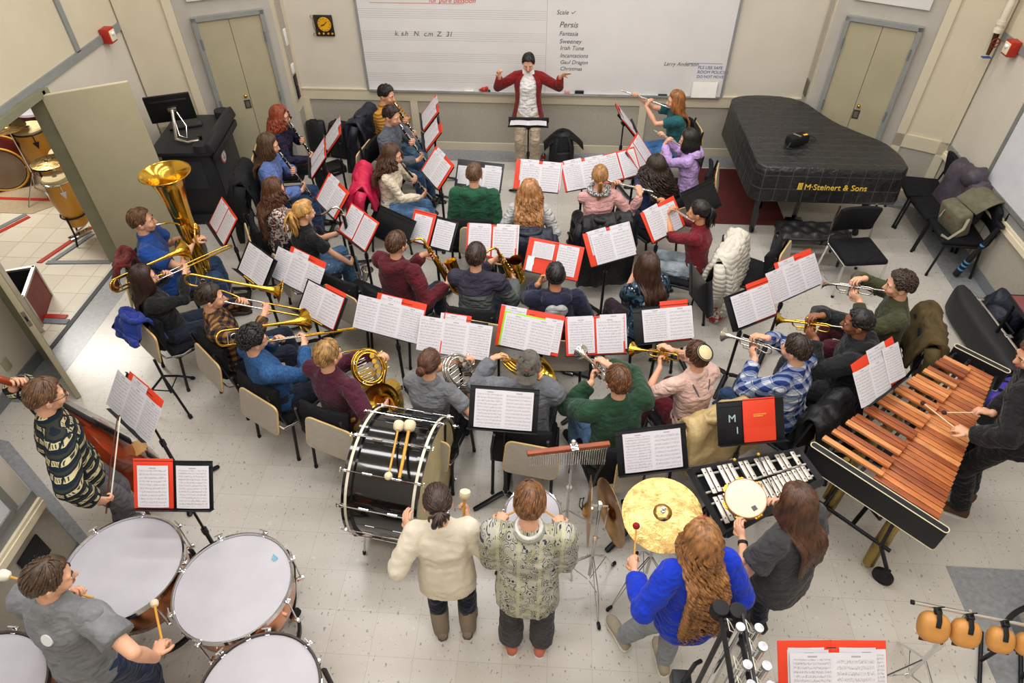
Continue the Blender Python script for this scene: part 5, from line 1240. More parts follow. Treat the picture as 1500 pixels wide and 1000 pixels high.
play(p, 'trumpet', 'brass trumpet of the player with the round knitted cap', tgt=(966, 515, 1.0)); p.body().top(cloth('blush', '#d4b1a6'), '3q').bottom(cloth('wine_skirt', '#5c1622'), shoeb).hair(hairm('walnut', '#4a2d1c'), 'short', seed=28, vol=1.0)
m = MB(); rows = []
for i in range(6):
    pol = .02+.62*i/5; rows.append([p.H(0, -.03, .016)+p.R @ (Matrix.Rotation(rad(38), 3, 'X') @ V((.105*sin(pol)*cos(a), .118*sin(pol)*sin(a), .121*cos(pol))))*p.s for a in [2*pi*k/24 for k in range(24)]])
m.loft(rows); kp = obj('kippah', m, M('knit_cream', '#d9c69a', .9, var=.1, bump=.5), p.root)
for j, f_ in enumerate((4.2/5, .99)):
    pol = .02+.62*f_; r_ = [p.H(0, -.03, .016)+p.R @ (Matrix.Rotation(rad(38), 3, 'X') @ V((.107*sin(pol)*cos(a), .120*sin(pol)*sin(a), .123*cos(pol))))*p.s for a in [2*pi*k/24 for k in range(24)]]
    obj('woven_band', mbf('tube', r_, .0035, 5, closed=True), black, kp)
m = MB(); n_ = p.neck
for k in (-1, 1): m.tube([n_+V((k*.075, -.075, -.02)), n_+V((k*.055, -.112, -.07)), n_+V((k*.035, -.128, -.12))], .006, 6)
m.tube([n_+V((-.035, -.128, -.12)), n_+V((.035, -.128, -.12))], .006, 6); obj('strap', m, cloth('strap_grey', '#5c6064'), p.root); seat(p, 'the trumpeter with the round knitted cap')
p = per(29, '', 'person with dark hair in a blue and white plaid shirt playing silver trumpet', (1166, 512), 136, h=1.76)
play(p, 'silver_trumpet', 'silver trumpet of the player in the plaid shirt', tgt=(1072, 492, 1.02)); p.body().top(plaid('blue_plaid', '#cfd3dc', '#7f8db0', '#23366f', .085, '#2a3a70'), loose=.01).bottom(dj, shoeb).hair(hdk, 'short', seed=29, vol=1.2); seat(p, 'the trumpeter in the plaid shirt')
p = per(30, '', 'person with short black hair in a black hoodie playing brass trumpet', (1256.7, 473), 160, h=1.82, skin='brown', wide=1.1)
play(p, 'trumpet', 'brass trumpet of the player in the black hoodie', tgt=(1146, 468, 1.08)); p.body().top(cloth('black_hoodie', '#1a1b1e'), hood=1, loose=.02).bottom(cloth('charcoal', '#3a3b40'), shoeb).hair(hb, 'crop', seed=30, vol=1.3); seat(p, 'the trumpeter in the black hoodie')
p = per(31, '', 'person with short dark hair in an olive sweater and maroon trousers playing silver trumpet', (1317.6, 418), 166, h=1.80)
play(p, 'silver_trumpet', 'silver trumpet of the player in the olive sweater', tgt=(1204, 413, 1.10)); p.body().top(cloth('olive', '#3e4028')).bottom(maroonp, shoeb).hair(hairm('brown6', '#35241a'), 'curlshort', seed=31, vol=.55); seat(p, 'the trumpeter in the olive sweater')
# --- standing
p = per(1, '', 'person in a red blazer over a white blouse conducting with both arms raised', (774, 92), -90, seated=False, h=1.62, fem=True, lean=2, hp=-22)
p.grab(1, (.34, .26, 1.42), axis=V((.1, .25, .95)), palm=V((-.5, .6, -.2)), curl=45, elbow=V((.8, -.3, -1))); p.grab(-1, (-.47, .24, 1.38), axis=V((-.75, .3, .5)), palm=V((.2, .6, -.9)), curl=10, elbow=V((-.8, -.3, -1)))
p.body().top(cloth('blouse_white', '#e3e0de', .04), 'short', hem=.12, ease=.0, loose=.008, name='blouse').bottom(khaki, shoeb, wide=.02).hair(hb, 'short', seed=1, vol=.75)
# blazer: open at the front, with its own sleeves
m = MB(); s = p.s; R_ = []
for t, rx, ry in ((-.13, .225, .170), (-.04, .202, .155), (.10, .180, .140), (.2, .178, .142), (.33, .193, .155), (.415, .194, .130), (.462, .155, .108), (.495, .108, .094)):
    c = p.pel+p.u*(t*s); gp = .55+.30*max(0, 1-t/.45) ; row = []
    for i in range(27):
        a = pi/2+gp+(2*pi-2*gp)*i/26; row.append(c+V((rx*s*math.copysign(abs(cos(a))**.87, cos(a)), ry*s*math.copysign(abs(sin(a))**.87, sin(a)), 0)))
    R_.append(row+[q+(c-q)*(.012/max(.02, (c-q).length)) for q in reversed(row)])
m.loft(R_); red = cloth('blazer_red', '#7c1616', .06)
bz = obj('blazer', m, red, p.root, 60)
for k in (-1, 1):
    S, E, W = p.arm[k]; q = MB(); limb(q, [p.neck+(S-p.neck)*.6-p.u*.012, S, E], [.076*s, .074*s, .060*s]); q.tube([E, E+(W-E)*.84], [.060*s, .047*s], 14); obj('sleeve', q, red, bz, 0)
p = per(33, '', 'person in a dark jumper with cream zigzag rows playing the double bass', (67.5, 580.5), 42, seated=False, h=1.78, lean=6, hp=-14, hy=-8)
p33 = p
p = per(34, '', 'person with short brown hair in a grey tee playing the timpani', (72, 848.4), 80, seated=False, h=1.78, lean=10, hp=-18, hy=38)
p = per(35, '', 'person with a short dark ponytail in a cream sweater at the bass drum', (641.6, 737.6), 97, seated=False, h=1.62, fem=True, lean=4, hp=-34, hy=-8, feet=None)
p = per(36, '', 'person with brown hair in a pale patterned jumper behind the snare drum', (776, 739), 90, seated=False, h=1.76, lean=6, hp=-30)
p = per(37, '', 'person with very long wavy ginger hair in a bright blue sweatshirt at the cymbal', (1028, 789.6), 106, seated=False, h=1.68, fem=True, lean=6, hp=-22)
p = per(38, '', 'person with long straight brown hair in a dark grey tee holding a tambourine', (1167, 735), 128, seated=False, h=1.68, fem=True, lean=6, hp=-26)
p = per(32, '', 'person dressed in black playing the marimba at the right edge', (1516, 520), 142, seated=False, h=1.80, lean=16, hp=-24, hy=-34)
# ================================================================== THE STANDING PLAYERS
p = P[33]
p.grab(-1, loc_of(p, 27, 560, 1.62), axis=V((.2, .6, .9)), palm=V((.9, .2, -.2)), curl=55, elbow=V((-1, -.1, -.3))); p.grab(1, loc_of(p, 160, 728, .92), axis=V((.2, .7, -.6)), palm=V((-.9, .3, 0)), curl=60, elbow=V((1, -.4, -.3)))
def zigzag():
    t = NT('cloth_jumper_rows'); x, y, z = t.xyz(); h = t.math('ADD', x, t.math('MULTIPLY', y, .9))
    zz = t.math('ADD', t.math('ADD', z, 10.0), t.math('MULTIPLY', t.noise(9, 2), .012)); row = t.math('FRACT', t.math('DIVIDE', zz, .066)); ri = t.math('FLOOR', t.math('DIVIDE', zz, .066))
    band = t.math('MULTIPLY', t.math('GREATER_THAN', row, .30), t.math('LESS_THAN', row, .68))
    dash = mmix(t, t.math('ADD', t.math('ADD', h, 10), t.math('MULTIPLY', ri, .041)), .085, .80)
    hatch = mmix(t, t.math('ADD', t.math('ADD', h, 10), t.math('MULTIPLY', z, .8)), .021, .40)
    mid = t.math('LESS_THAN', t.math('ABSOLUTE', t.math('SUBTRACT', row, .49)), .13)
    f = t.math('MULTIPLY', t.math('MULTIPLY', band, dash), t.math('SUBTRACT', 1.0, t.math('MULTIPLY', t.math('MULTIPLY', hatch, mid), .95)))
    base = t.mix(t.math('GREATER_THAN', row, .82), lin('#1a242e'), lin('#34362f'))
    t.col(t.mix(f, base, lin('#c2b68c'))); t.bump(t.noise(180), .6, .005); return t.fin(.92, spec=.15)
p.body().top(zigzag(), loose=.032, hem=.08, name='jumper', collar=0).bottom(cloth('grey_trousers', '#5d5a5e'), shoew).hair(hairm('brown33', '#5a3d26'), 'short', seed=33, vol=1.15).glasses()
p = P[34]
p.grab(-1, loc_of(p, 113, 868, 1.30), axis=V((.5, .5, .7)), palm=V((.8, -.3, -.3)), curl=65, elbow=V((-.6, .2, -1))); p.grab(1, loc_of(p, 240, 942, 1.00), axis=V((-.2, .95, .05)), palm=V((0, 0, -1)), curl=65, elbow=V((1, -.3, -.5)))
p.body().top(cloth('heather_grey', '#75777a', .16), 'short', loose=.012, hem=.09, name='tee').bottom(denim('navy', '#1d2c4a'), shoeb).hair(hairm('brown34', '#43301f'), 'short', seed=34, vol=.95)
m = MB(); TBk = Matrix.Translation((.03, p.back_y(p.neck.z-.11)+.006, p.neck.z-.11)) @ Matrix.Rotation(rad(62), 4, 'X')
m.lathe([(.034, -.012), (.034, .004), (.032, .006)], 20, TBk); tee_logo = obj('round_print', m, M('print_white', '#dfe0e2', .7, var=.05), p.root)
m = MB(); W, ax, pm, cu = p.hand[-1]; E_ = p.arm[-1][1]; d_ = (W-E_).normalized(); m.tube([W-d_*.03-d_*.012, W-d_*.03+d_*.012], .033, 14); obj('wristband', m, blackrub, p.root)
p = P[35]
p.grab(-1, loc_of(p, 600, 757, 1.14), axis=V((-.2, .8, .5)), palm=V((.6, .2, -.7)), curl=25, elbow=V((-.55, -.5, -1))); p.grab(1, loc_of(p, 677, 742, 1.10), axis=V((-.1, .9, .3)), palm=V((-.9, 0, -.2)), curl=60, elbow=V((.55, -.5, -1)))
p.body().top(M('cloth_cream_knit', '#d6cdba', .9, var=.05, bump=.5, bs=110, spec=.15, bd=.004), '3q', loose=.024, hem=.15, name='sweater').bottom(denim('indigo', '#171d30'), M('boot_taupe', '#857766', .8, var=.12, bump=.3), sole=M('boot_sole', '#5f564b', .8)).hair(hairm('darkbrown35', '#33221a'), 'pony', .10, wave=.004, seed=35, vol=1.0, tie=1.75)
for k in (-1, 1):
    a, b, d = p.leg[k]; m = MB(); m.tube([d+V((0, -.0, -.05)), d+V((0, 0, .05)), d+(b-d)*.42], [.056, .060, .066], 14); obj('boot_shaft', m, _mats['boot_taupe'], p.root)
p = P[36]
p.grab(-1, (-.17, .40, .99), axis=V((.35, .9, 0)), palm=V((0, 0, -1)), curl=60, elbow=V((-.15, -.7, -1))); p.grab(1, (.17, .40, .99), axis=V((-.35, .9, 0)), palm=V((0, 0, -1)), curl=60, elbow=V((.15, -.7, -1)))
def jumper36():
    t = NT('cloth_jumper_pattern'); x, y, z = t.xyz(); wv = t.n('ShaderNodeTexWave', wave_type='RINGS'); mp = t.n('ShaderNodeMapping'); mp.inputs['Scale'].default_value = (1, .3, .8); t.l(t.coord(), mp.inputs[0]); t.l(mp.outputs[0], wv.inputs[0])
    vo = t.n('ShaderNodeTexVoronoi', feature='F1'); vo.inputs['Scale'].default_value = 27; mp2 = t.n('ShaderNodeMapping'); mp2.inputs['Scale'].default_value = (1, .25, .8); t.l(t.coord(), mp2.inputs[0]); t.l(mp2.outputs[0], vo.inputs['Vector'])
    d = t.math('FRACT', t.math('MULTIPLY', vo.outputs['Distance'], 4.6)); arcs = t.math('MULTIPLY', t.math('LESS_THAN', d, .33), t.math('GREATER_THAN', t.noise(24, 2), .46))
    tint = t.mix(t.noise(6, 2), lin('#b0aea6'), lin('#b5b19c')); tint = t.mix(t.math('GREATER_THAN', t.noise(9, 1), .56), tint, lin('#a5a48a'))
    col_ = mmix(t, t.math('ADD', x, 10.02), .12, .16); t2 = t.mix(t.math('MULTIPLY', col_, .7), t.mix(arcs, tint, lin('#3d4152')), lin('#bdbb9f'))
    t.col(t2); t.bump(t.noise(160), .6, .005); return t.fin(.92, spec=.15)
p.body().top(jumper36(), loose=.022, hem=.17, name='jumper').bottom(cloth('charcoal_trousers', '#403d3f'), M('shoe_salmon', '#c0705c', .7), wide=.022).hair(hairm('brown36', '#6a4526'), 'short', seed=36, vol=1.15)
m = MB(); m.tube([p.neck+V((cos(a)*.066, sin(a)*.064-.002, .034+.012*sin(a))) for a in [i*pi/8 for i in range(16)]], .014, 8, closed=True); obj('white_collar', m, cloth('white_collar', '#e2dfdd'), p.root)
m = MB(); m.tube([p.neck+V((cos(a)*.078, sin(a)*.074-.004, .014+.012*sin(a))) for a in [i*pi/8 for i in range(16)]], .016, 8, closed=True); obj('ribbed_collar', m, cloth('rib_sage', '#8f9283'), p.root)
p = P[37]
p.grab(-1, loc_of(p, 930, 818, 1.06), axis=V((.15, .95, .15)), palm=V((.7, 0, -.7)), curl=62, elbow=V((-.7, -.7, -.8))); p.grab(1, loc_of(p, 1046, 800, 1.06), axis=V((-.1, .95, .15)), palm=V((-.7, 0, -.7)), curl=62, elbow=V((.4, -.8, -1)))
p.leg[-1] = (p.leg[-1][0],)+ik(p.leg[-1][0], loc_of(p, 912, 932, .085), .42*p.s, .42*p.s, V((-.1, 1, 0))); p.leg[1] = (p.leg[1][0],)+ik(p.leg[1][0], loc_of(p, 972, 968, .085), .42*p.s, .42*p.s, V((.1, 1, 0)))
p.body().top(cloth('cobalt', '#0f33b8', .05), loose=.04, hem=.11, name='sweatshirt').bottom(cloth('pale_grey_jeans', '#8d9299', .1), shoeg).hair(hairm('gold37', '#8f6238'), 'long', .50, wave=.026, n=105, vol=1.0, seed=37)
p = P[38]
p.grab(-1, loc_of(p, 1086, 768, 1.10), axis=V((.35, .8, .35)), palm=V((.9, .1, -.3)), curl=35, elbow=V((-1, -.2, -.9))); p.grab(1, loc_of(p, 1133, 737, 1.13), axis=V((-.6, .7, .3)), palm=V((-.7, -.3, -.4)), curl=35, elbow=V((.15, -.35, -1)))
p.body().top(cloth('anthracite', '#3a3a3c', .1), 'short', loose=.04, hem=.14, name='tee').bottom(denim('indigo', '#171d30'), shoeb).hair(hairm('brown38', '#4c3020'), 'long', .29, wave=.003, n=130, seed=38, vol=.9)
m = MB(); W = p.arm[-1][2]; E_ = p.arm[-1][1]; d_ = (W-E_).normalized()
m.tube([W-d_*.045, W-d_*.025], .030, 14); wt = obj('wristwatch', m, blackrub, p.root)
p = P[32]
p.grab(-1, loc_of(p, 1400, 630, 1.0), axis=V((.2, .95, -.1)), palm=V((.2, 0, -1)), curl=62, elbow=V((-1, -.4, -.5))); p.grab(1, loc_of(p, 1430, 605, 1.0), axis=V((-.2, .95, -.1)), palm=V((-.2, 0, -1)), curl=62, elbow=V((1, -.4, -.5)))
p.body().top(blk, loose=.03, hem=.12, name='sweater').bottom(blk, M('shoe_tan', '#5a3d28', .6), wide=.01).hair(hairm('brown32', '#5a3a24'), 'short', seed=32)
bake_people()
# ================================================================== PERCUSSION
headm = M('drum_head', '#aeabb1', .38, var=.05, vs=4, spec=.45); headtan = M('drum_head_tan', '#c9b98c', .55, var=.12, vs=5); copper = M('copper', '#c47a48', .22, metal=1, var=.25, vs=3)
lacq = M('black_lacquer', '#0c0c0e', .12, var=.1, coat=.6); woodh = M('stick_wood', '#d39a3d', .45, var=.12, stretch=(1, 1, .2)); feltm = M('felt', '#dccfae', .95, var=.08, bump=.6, bs=120)
bronze = M('cymbal_bronze', '#c2a066', .27, metal=1, var=.24, vs=14, bump=.8, bs=26, bd=.006); bronzed = M('cymbal_dark', '#b58a50', .30, metal=1, var=.3, vs=8, bump=.2, bs=30)
ZX = Matrix.Rotation(pi/2, 4, 'Y')
def tripod(t, zc, rad_, mat=chrome, feet=3, a0=0, zt=None, r=.007):
    for i in range(feet):
        a = rad(a0)+2*pi*i/feet; c, s_ = cos(a), sin(a); l = MB(); e = V((rad_*c, rad_*s_, .02)); w = V((-s_, c, 0))*.012
        for k in (-1, 1): l.tube([V((.012*c, .012*s_, zc))+w*k*.4, V((rad_*.55*c, rad_*.55*s_, zc*.5+.03))+w*k, e-V((c, s_, 0))*.03+w*k*.3], .0038, 6)
        l.tube([V((.012*c, .012*s_, zc*.30)), V((rad_*.55*c, rad_*.55*s_, zc*.5+.03))], .0035, 6)
        lo_ = obj('leg', l, mat, t); f = MB(); f.tube([e-V((c, s_, 0))*.035+V((0, 0, .006)), e, e-V((0, 0, .018))], .0125, 8); obj('rubber_foot', f, blackrub, lo_)
# --- bass drum
BD = TR((-1.02, 2.93, .53), rad(-9))
t = thing('bass_drum', 'large black concert bass drum with chrome rods on its side', 'drum', mat=BD @ Matrix.Translation((0, 0, -.53)))
O = Matrix.Translation((0, 0, .53)) @ ZX; Rb, Wb = .47, .275
m = MB(); m.lathe([(Rb-.012, -Wb+.03), (Rb-.012, Wb-.03)], 56, O, cap=False); m.lathe([(Rb-.02, -Wb+.03), (Rb-.02, Wb-.03)], 56, O, cap=False); obj('shell', m, lacq, t)
for s in (-1, 1):
    m = MB(); m.lathe([(Rb-.022, s*(Wb-.012)), (Rb-.012, s*(Wb-.018)), (Rb-.006, s*(Wb-.02))], 56, O, cap=False); m.lathe([(.001, s*(Wb-.013)), (Rb-.02, s*(Wb-.012))], 56, O, cap=False); obj('drum_head', m, headtan, t)
    m = MB(); m.lathe([(Rb-.012, s*(Wb-.065)), (Rb+.012, s*(Wb-.065)), (Rb+.012, s*Wb), (Rb-.012, s*Wb), (Rb-.012, s*(Wb-.065))], 56, O, cap=False); hp_ = obj('hoop', m, lacq, t, 30)
    m = MB(); m.lathe([(Rb+.0126, s*(Wb-.042)), (Rb+.0136, s*(Wb-.040)), (Rb+.0136, s*(Wb-.024)), (Rb+.0126, s*(Wb-.022))], 56, O, cap=False); obj('hoop_inlay', m, M('inlay_cream', '#d8d0bf', .35), hp_)
for i in range(12):
    a = 2*pi*i/12+.13; q = O @ Matrix.Rotation(a, 4, 'Z'); m = MB(); m.T = q; r0 = Rb+.022
    m.tube([(r0, 0, -Wb+.005), (r0, 0, Wb-.005)], .004, 6)
    for s in (-1, 1): m.box((r0-.006, 0, s*(Wb-.008)), (.034, .022, .03), bev=.004); m.tube([(r0, 0, s*(Wb+.0)), (r0, 0, s*(Wb+.022))], .006, 6); m.box((r0, 0, s*(Wb+.026)), (.008, .036, .010), bev=.003); m.tube([(r0-.006, 0, s*.07), (r0-.006, 0, s*.14)], .0095, 8)
    obj('tension_rod', m, chrome, t)
for x in (-.2, .2):
    for y in (-.30, .30): m = MB(); m.tube([(x, y*1.12, .36), (x*1.15, y*1.35, .02)], .009, 8); l_ = obj('spur_leg', m, chrome, t); m = MB(); m.tube([(x*1.15, y*1.35, .03), (x*1.16, y*1.36, 0)], .014, 8); obj('rubber_tip', m, blackrub, l_)
def beater(nm, lb, cat, A, B, r, hl, hr, hm, sm, double=False, group=None):
    A, B = V(A), V(B); d = (B-A); L = d.length; F = frame(A, d, (0, 0, 1)); t_ = thing(nm, lb, cat, mat=F, group=group)
    m = MB(); m.tube([(0, -hl*.3, 0), (0, L*.5, 0), (0, L, 0)], [r, r, r*.95], 8); obj('stick', m, sm, t_)
    m = MB()
    if hl: m.tube([(0, -hl*.5, 0), (0, -hl*.38, 0), (0, -hl*.1, 0), (0, hl*.3, 0), (0, hl*.5, 0)], [hr*.55, hr*.95, hr*1.05, hr*.9, hr*.45], 14)
    else: m.ball((0, 0, 0), hr, 14)
    obj('mallet_head', m, hm, t_)
    if double: m = MB(); m.ball((0, L, 0), hr*.75, 12); obj('butt_end', m, hm, t_)
    return t_
beater('bass_drum_beater', 'left wooden beater with felt on both ends lying on the bass drum', 'beater', at(584, 624, 1.035), at(569, 697, 1.015), .0075, .075, .038, feltm, woodh, True, 'beaters on the bass drum')
beater('bass_drum_beater', 'right thick wooden beater with one fluffy felt head lying on the bass drum', 'beater', at(600, 624, 1.035), at(585, 700, 1.012), .0115, .08, .042, feltm, woodh, False, 'beaters on the bass drum')
p = P[35]; h_ = p.world(p.hand[1][0]+p.hand[1][1]*.07)
beater('bass_drum_beater', 'wooden beater held by the person in the cream sweater', 'beater', at(681, 724, 1.22), h_+V((-.02, -.06, -.05)), .008, .06, .034, feltm, woodh)
# --- timpani
def timpano(lb, x, y, R, zr=.85, hoop=chrome, a0=20):
    t = thing('timpano', lb, 'timpani', (x, y, 0), group='four timpani')
    m = MB(); m.lathe([(.06, zr-.50), (R*.45, zr-.47), (R*.78, zr-.36), (R*.95, zr-.2), (R*.985, zr-.05)], 48, cap=False); m.lathe([(.001, zr-.5), (.06, zr-.50)], 48, cap=False); obj('kettle', m, copper, t)
    m = MB(); m.lathe([(.001, zr+.004), (R*.93, zr+.003), (R*.985, zr-.002), (R*.99, zr-.03)], 64, cap=False); obj('drum_head', m, headm, t)
    m = MB(); m.lathe([(R*.985, zr-.012), (R*1.0, zr+.012), (R*1.03, zr+.012), (R*1.035, zr-.022), (R*.99, zr-.025), (R*.985, zr-.012)], 64, cap=False); obj('hoop', m, hoop, t)
    for i in range(8):
        a = rad(a0)+2*pi*i/8; q = Matrix.Rotation(a, 4, 'Z'); m = MB(); m.T = q
        m.tube([(R*1.06, 0, zr-.26), (R*1.06, 0, zr+.035)], .0055, 8); m.box((R*1.045, 0, zr-.004), (.045, .03, .018), bev=.004); m.tube([(R*1.06, -.026, zr+.035), (R*1.06, .026, zr+.035)], .0048, 6); m.box((R*1.04, 0, zr-.26), (.05, .022, .03), bev=.004); obj('tuning_rod', m, chrome, t)
    for i in range(3):
        a = rad(a0+22)+2*pi*i/3; m = MB(); c, s_ = cos(a), sin(a); m.tube([(R*1.06*c, R*1.06*s_, zr-.10), (R*1.06*c, R*1.06*s_, zr-.3), (R*.82*c, R*.82*s_, .22), (R*.7*c, R*.7*s_, .12)], .018, 10, flat=.6); l_ = obj('strut', m, dkmetal, t)
        m = MB(); m.T = Matrix.Translation((R*.7*c, R*.7*s_, .045)) @ Matrix.Rotation(a, 4, 'Z') @ Matrix.Rotation(pi/2, 4, 'X'); m.lathe([(.02, -.014), (.044, -.014), (.045, 0), (.044, .014), (.02, .014)], 18); obj('caster', m, blackrub, l_)
    m = MB(); m.lathe([(R*.66, .10), (R*.72, .10), (R*.72, .14), (R*.66, .14), (R*.66, .10)], 32, cap=False); obj('base_ring', m, dkmetal, t)
    m = MB(); m.box((.02, R*.9, .12), (.13, .32, .03), Matrix.Rotation(.25, 3, 'X'), bev=.01); m.tube([(0, R*.6, .12), (0, 0, .35)], .012, 8); obj('pedal', m, dkmetal, t)
    return t
timpano('copper timpano furthest from the camera, beside the double bass', -2.56, 1.93, .352, a0=8); t2 = timpano('copper timpano nearest the bass drum, with small blue print on its head', -1.83, 1.85, .345, a0=33)
m = MB(); [m.box((-.0+.004*i, -.012*i, .8585), (.05-.008*i, .006, .0012)) for i in range(3)]; m.v = [tuple(Matrix.Rotation(-.6, 4, 'Z') @ V(v)+V((.20, .20, 0))) for v in m.v]; obj('print', m, M('print_blue', '#5fa9cf', .6, var=0), t2)
t3 = timpano('dark-hooped timpano cut off by the bottom edge of the photo', -1.47, 1.25, .325, hoop=M('hoop_brown', '#4b403c', .5, metal=.4, var=.3), a0=10); timpano('dark-hooped timpano cut off by the left edge of the photo', -3.0, 1.13, .36, hoop=M('hoop_brown', '#4b403c'), a0=0)
m = MB(); m.box((.22, -.02, .8585), (.03, .055, .001)); obj('print', m, M('print_grey', '#6a6668', .6, var=.4, vs=200), t3)
p = P[34]; hL = p.world(p.hand[-1][0]+p.hand[-1][1]*.075+p.hand[-1][2]*.02); hR = p.world(p.hand[1][0]+p.hand[1][1]*.08+p.hand[1][2]*.02)
fl = M('fluffy_felt', '#e9e2d2', .95, var=.08, bump=.8, bs=60)
d_ = (at(20, 846, 1.38)-hL).normalized(); beater('timpani_mallet', 'timpani mallet with fluffy head held up by the face of the timpanist', 'mallet', hL+d_*.37, hL-d_*.10, .007, .06, .03, fl, woodh, group='timpani mallets')
tp = at(226, 884, .90); d_ = (hR-tp).normalized(); beater('timpani_mallet', 'timpani mallet resting on the far drum near the bass player', 'mallet', tp, hR+d_*.06, .007, .045, .024, feltm, woodh, group='timpani mallets')
# --- marimba
LO, HI = V((2.27, 2.77, 0)), V((3.47, 4.01, 0)); d = (HI-LO); ML = d.length; MT = TR(LO, atan2(d.y, d.x))      # x along the bars' row, -y towards the player
t = thing('marimba', 'long rosewood marimba with black end boards', 'marimba', mat=MT)
rose = [M('rosewood_%d' % i, c, .38, var=.22, vs=9, stretch=(6, .7, 1), spec=.5) for i, c in enumerate(('#ab6236', '#98502c', '#bf7340', '#8a4728', '#cb8650'))]
zb = .88; NN = 31; dx = (ML-.12)/NN; rn = random.Random(4)
acc = [0]+[2+7*o+k for o in range(4) for k in (0, 1, 3, 4, 5)]
for i in range(NN):
    f = i/(NN-1); L = .44-.25*f; x = .06+dx*(i+.5); m = MB(); m.box((x, .045-L/2, zb), (dx*.86, L, .024), bev=.003); b_ = obj('bar', m, rose[rn.randrange(5)], t)
    m = MB(); m.tube([(x, -.015-L*.5, zb-.05), (x, -.015-L*.5, zb-.05-.40*(1-f)**1.5-.06)], dx*.40, 10); obj('resonator', m, M('resonator_gold', '#a08a4f', .35, metal=.9, var=.2), t)
for i in acc:
    f = i/(NN-1); L = .44-.25*f; x = .06+dx*(i+1); m = MB(); m.box((x, .03+L/2-.02, zb+.032), (dx*.86, L, .024), bev=.003); obj('bar', m, rose[rn.randrange(5)], t)
    m = MB(); m.tube([(x, .03+L*.5, zb-.03), (x, .03+L*.5, zb-.05-.40*(1-f)**1.5-.06)], dx*.40, 10); obj('resonator', m, _mats['resonator_gold'], t)
for s, w0, w1, z in ((-1, .11, .055, zb-.025), (-1, .36, .15, zb-.025), (1, .13, .06, zb+.005), (1, .37, .165, zb+.005)): m = MB(); m.box((0, 0, 0), (ML, .022, .03)); m.v = [(v[0]+ML/2, v[1]+s*(w0+(w1-w0)*(v[0]+ML/2)/ML), v[2]+z) for v in m.v]; obj('bar_rail', m, black, t)
for i in range(NN):
    m = MB(); x = .06+dx*(i+1); f = i/(NN-1)
    for yy, z in ((-(.11-.055*f), zb-.005), ((.13-.07*f), zb+.03), ((.37-.205*f), zb+.03)): m.tube([(x, yy, z-.02), (x, yy, z+.012)], .006, 6)
    if i % 2 == 0: obj('bar_post', m, blackpl, t)
for x, w, nm in ((-.02, .475, 'end_board'), (ML+.02, .21, 'end_board')):
    m = MB(); n_ = 10; poly = [(w*cos(a)*1.0, 0) for a in (0,)]
    pl = []
    for cx, a0 in ((w-.02, -90), (-w+.02, 90)): pl += [(cx+.02*cos(rad(a0+180*i/8)), .026*sin(rad(a0+180*i/8))) for i in range(9)]
    T = Matrix.Translation((x, 0, 0)) @ Matrix.Rotation(pi/2, 4, 'Z'); m.prism(pl, zb-.15, zb+.055, T); e = obj(nm, m, black, t, 30)
    for z in (zb+.056, zb-.15): m = MB(); m.tube([T @ V((px, py, z)) for px, py in pl], .0038, 6, closed=True); obj('cream_edging', m, M('edging_cream', '#d9cfae', .5), e)
for x, w in ((.05, .36), (ML-.05, .17)):
    for s in (-1, 1):
        m = MB(); m.tube([(x, s*w*.55, zb-.14), (x, s*w*.62, .35), (x, s*w*.95, .16)], .019, 8, flat=.7); l_ = obj('leg', m, dkmetal, t)
        m = MB(); m.T = Matrix.Translation((x, s*w*.95, .075)) @ Matrix.Rotation(pi/2, 4, 'Y'); m.lathe([(.03, -.018), (.072, -.018), (.075, 0), (.072, .018), (.03, .018)], 22); m.T = Matrix.Identity(4); m.box((x, s*w*.95, .135), (.05, .05, .06), bev=.01); obj('caster', m, blackrub, l_)
    m = MB(); m.tube([(x, -w*.8, .36), (x, w*.8, .36)], .015, 8); obj('cross_tube', m, dkmetal, t)
m = MB(); m.tube([(.05, 0, .36), (ML*.5, 0, .33), (ML-.05, 0, .36)], .016, 8); m.tube([(.3, -.02, .34), (.12, -.12, .5), (.06, -.14, zb-.15)], .011, 8); obj('brace', m, dkmetal, t)
for i, (y, l) in enumerate(((-.20, .80), (.19, .80), (-.20, .78))): 
    m = MB(); x = .09+.11*i if i != 1 else .10; m.tube([(x, y, zb-.1), (x, y*1.02, .35), (x, y*1.1, .06)], .043, 14); obj('bass_resonator', m, M('resonator_brass', '#8f7a45', .42, metal=.85, var=.25), t)
p = P[32]
for k, (u, v), lb in ((-1, (1352, 590), 'marimba mallet in the nearer hand of the marimba player'), (1, (1383, 604), 'marimba mallet in the farther hand of the marimba player')):
    h_ = p.world(p.hand[k][0]+p.hand[k][1]*.075+p.hand[k][2]*.02); q = at(u, v, zb+.08); dd = (h_-q).normalized(); beater('marimba_mallet', lb, 'mallet', q, h_+dd*.10, .0045, 0, .018, M('yarn_brown', '#3b2a22', .9, bump=.5), M('rattan', '#d8cba8', .5), group='marimba mallets')
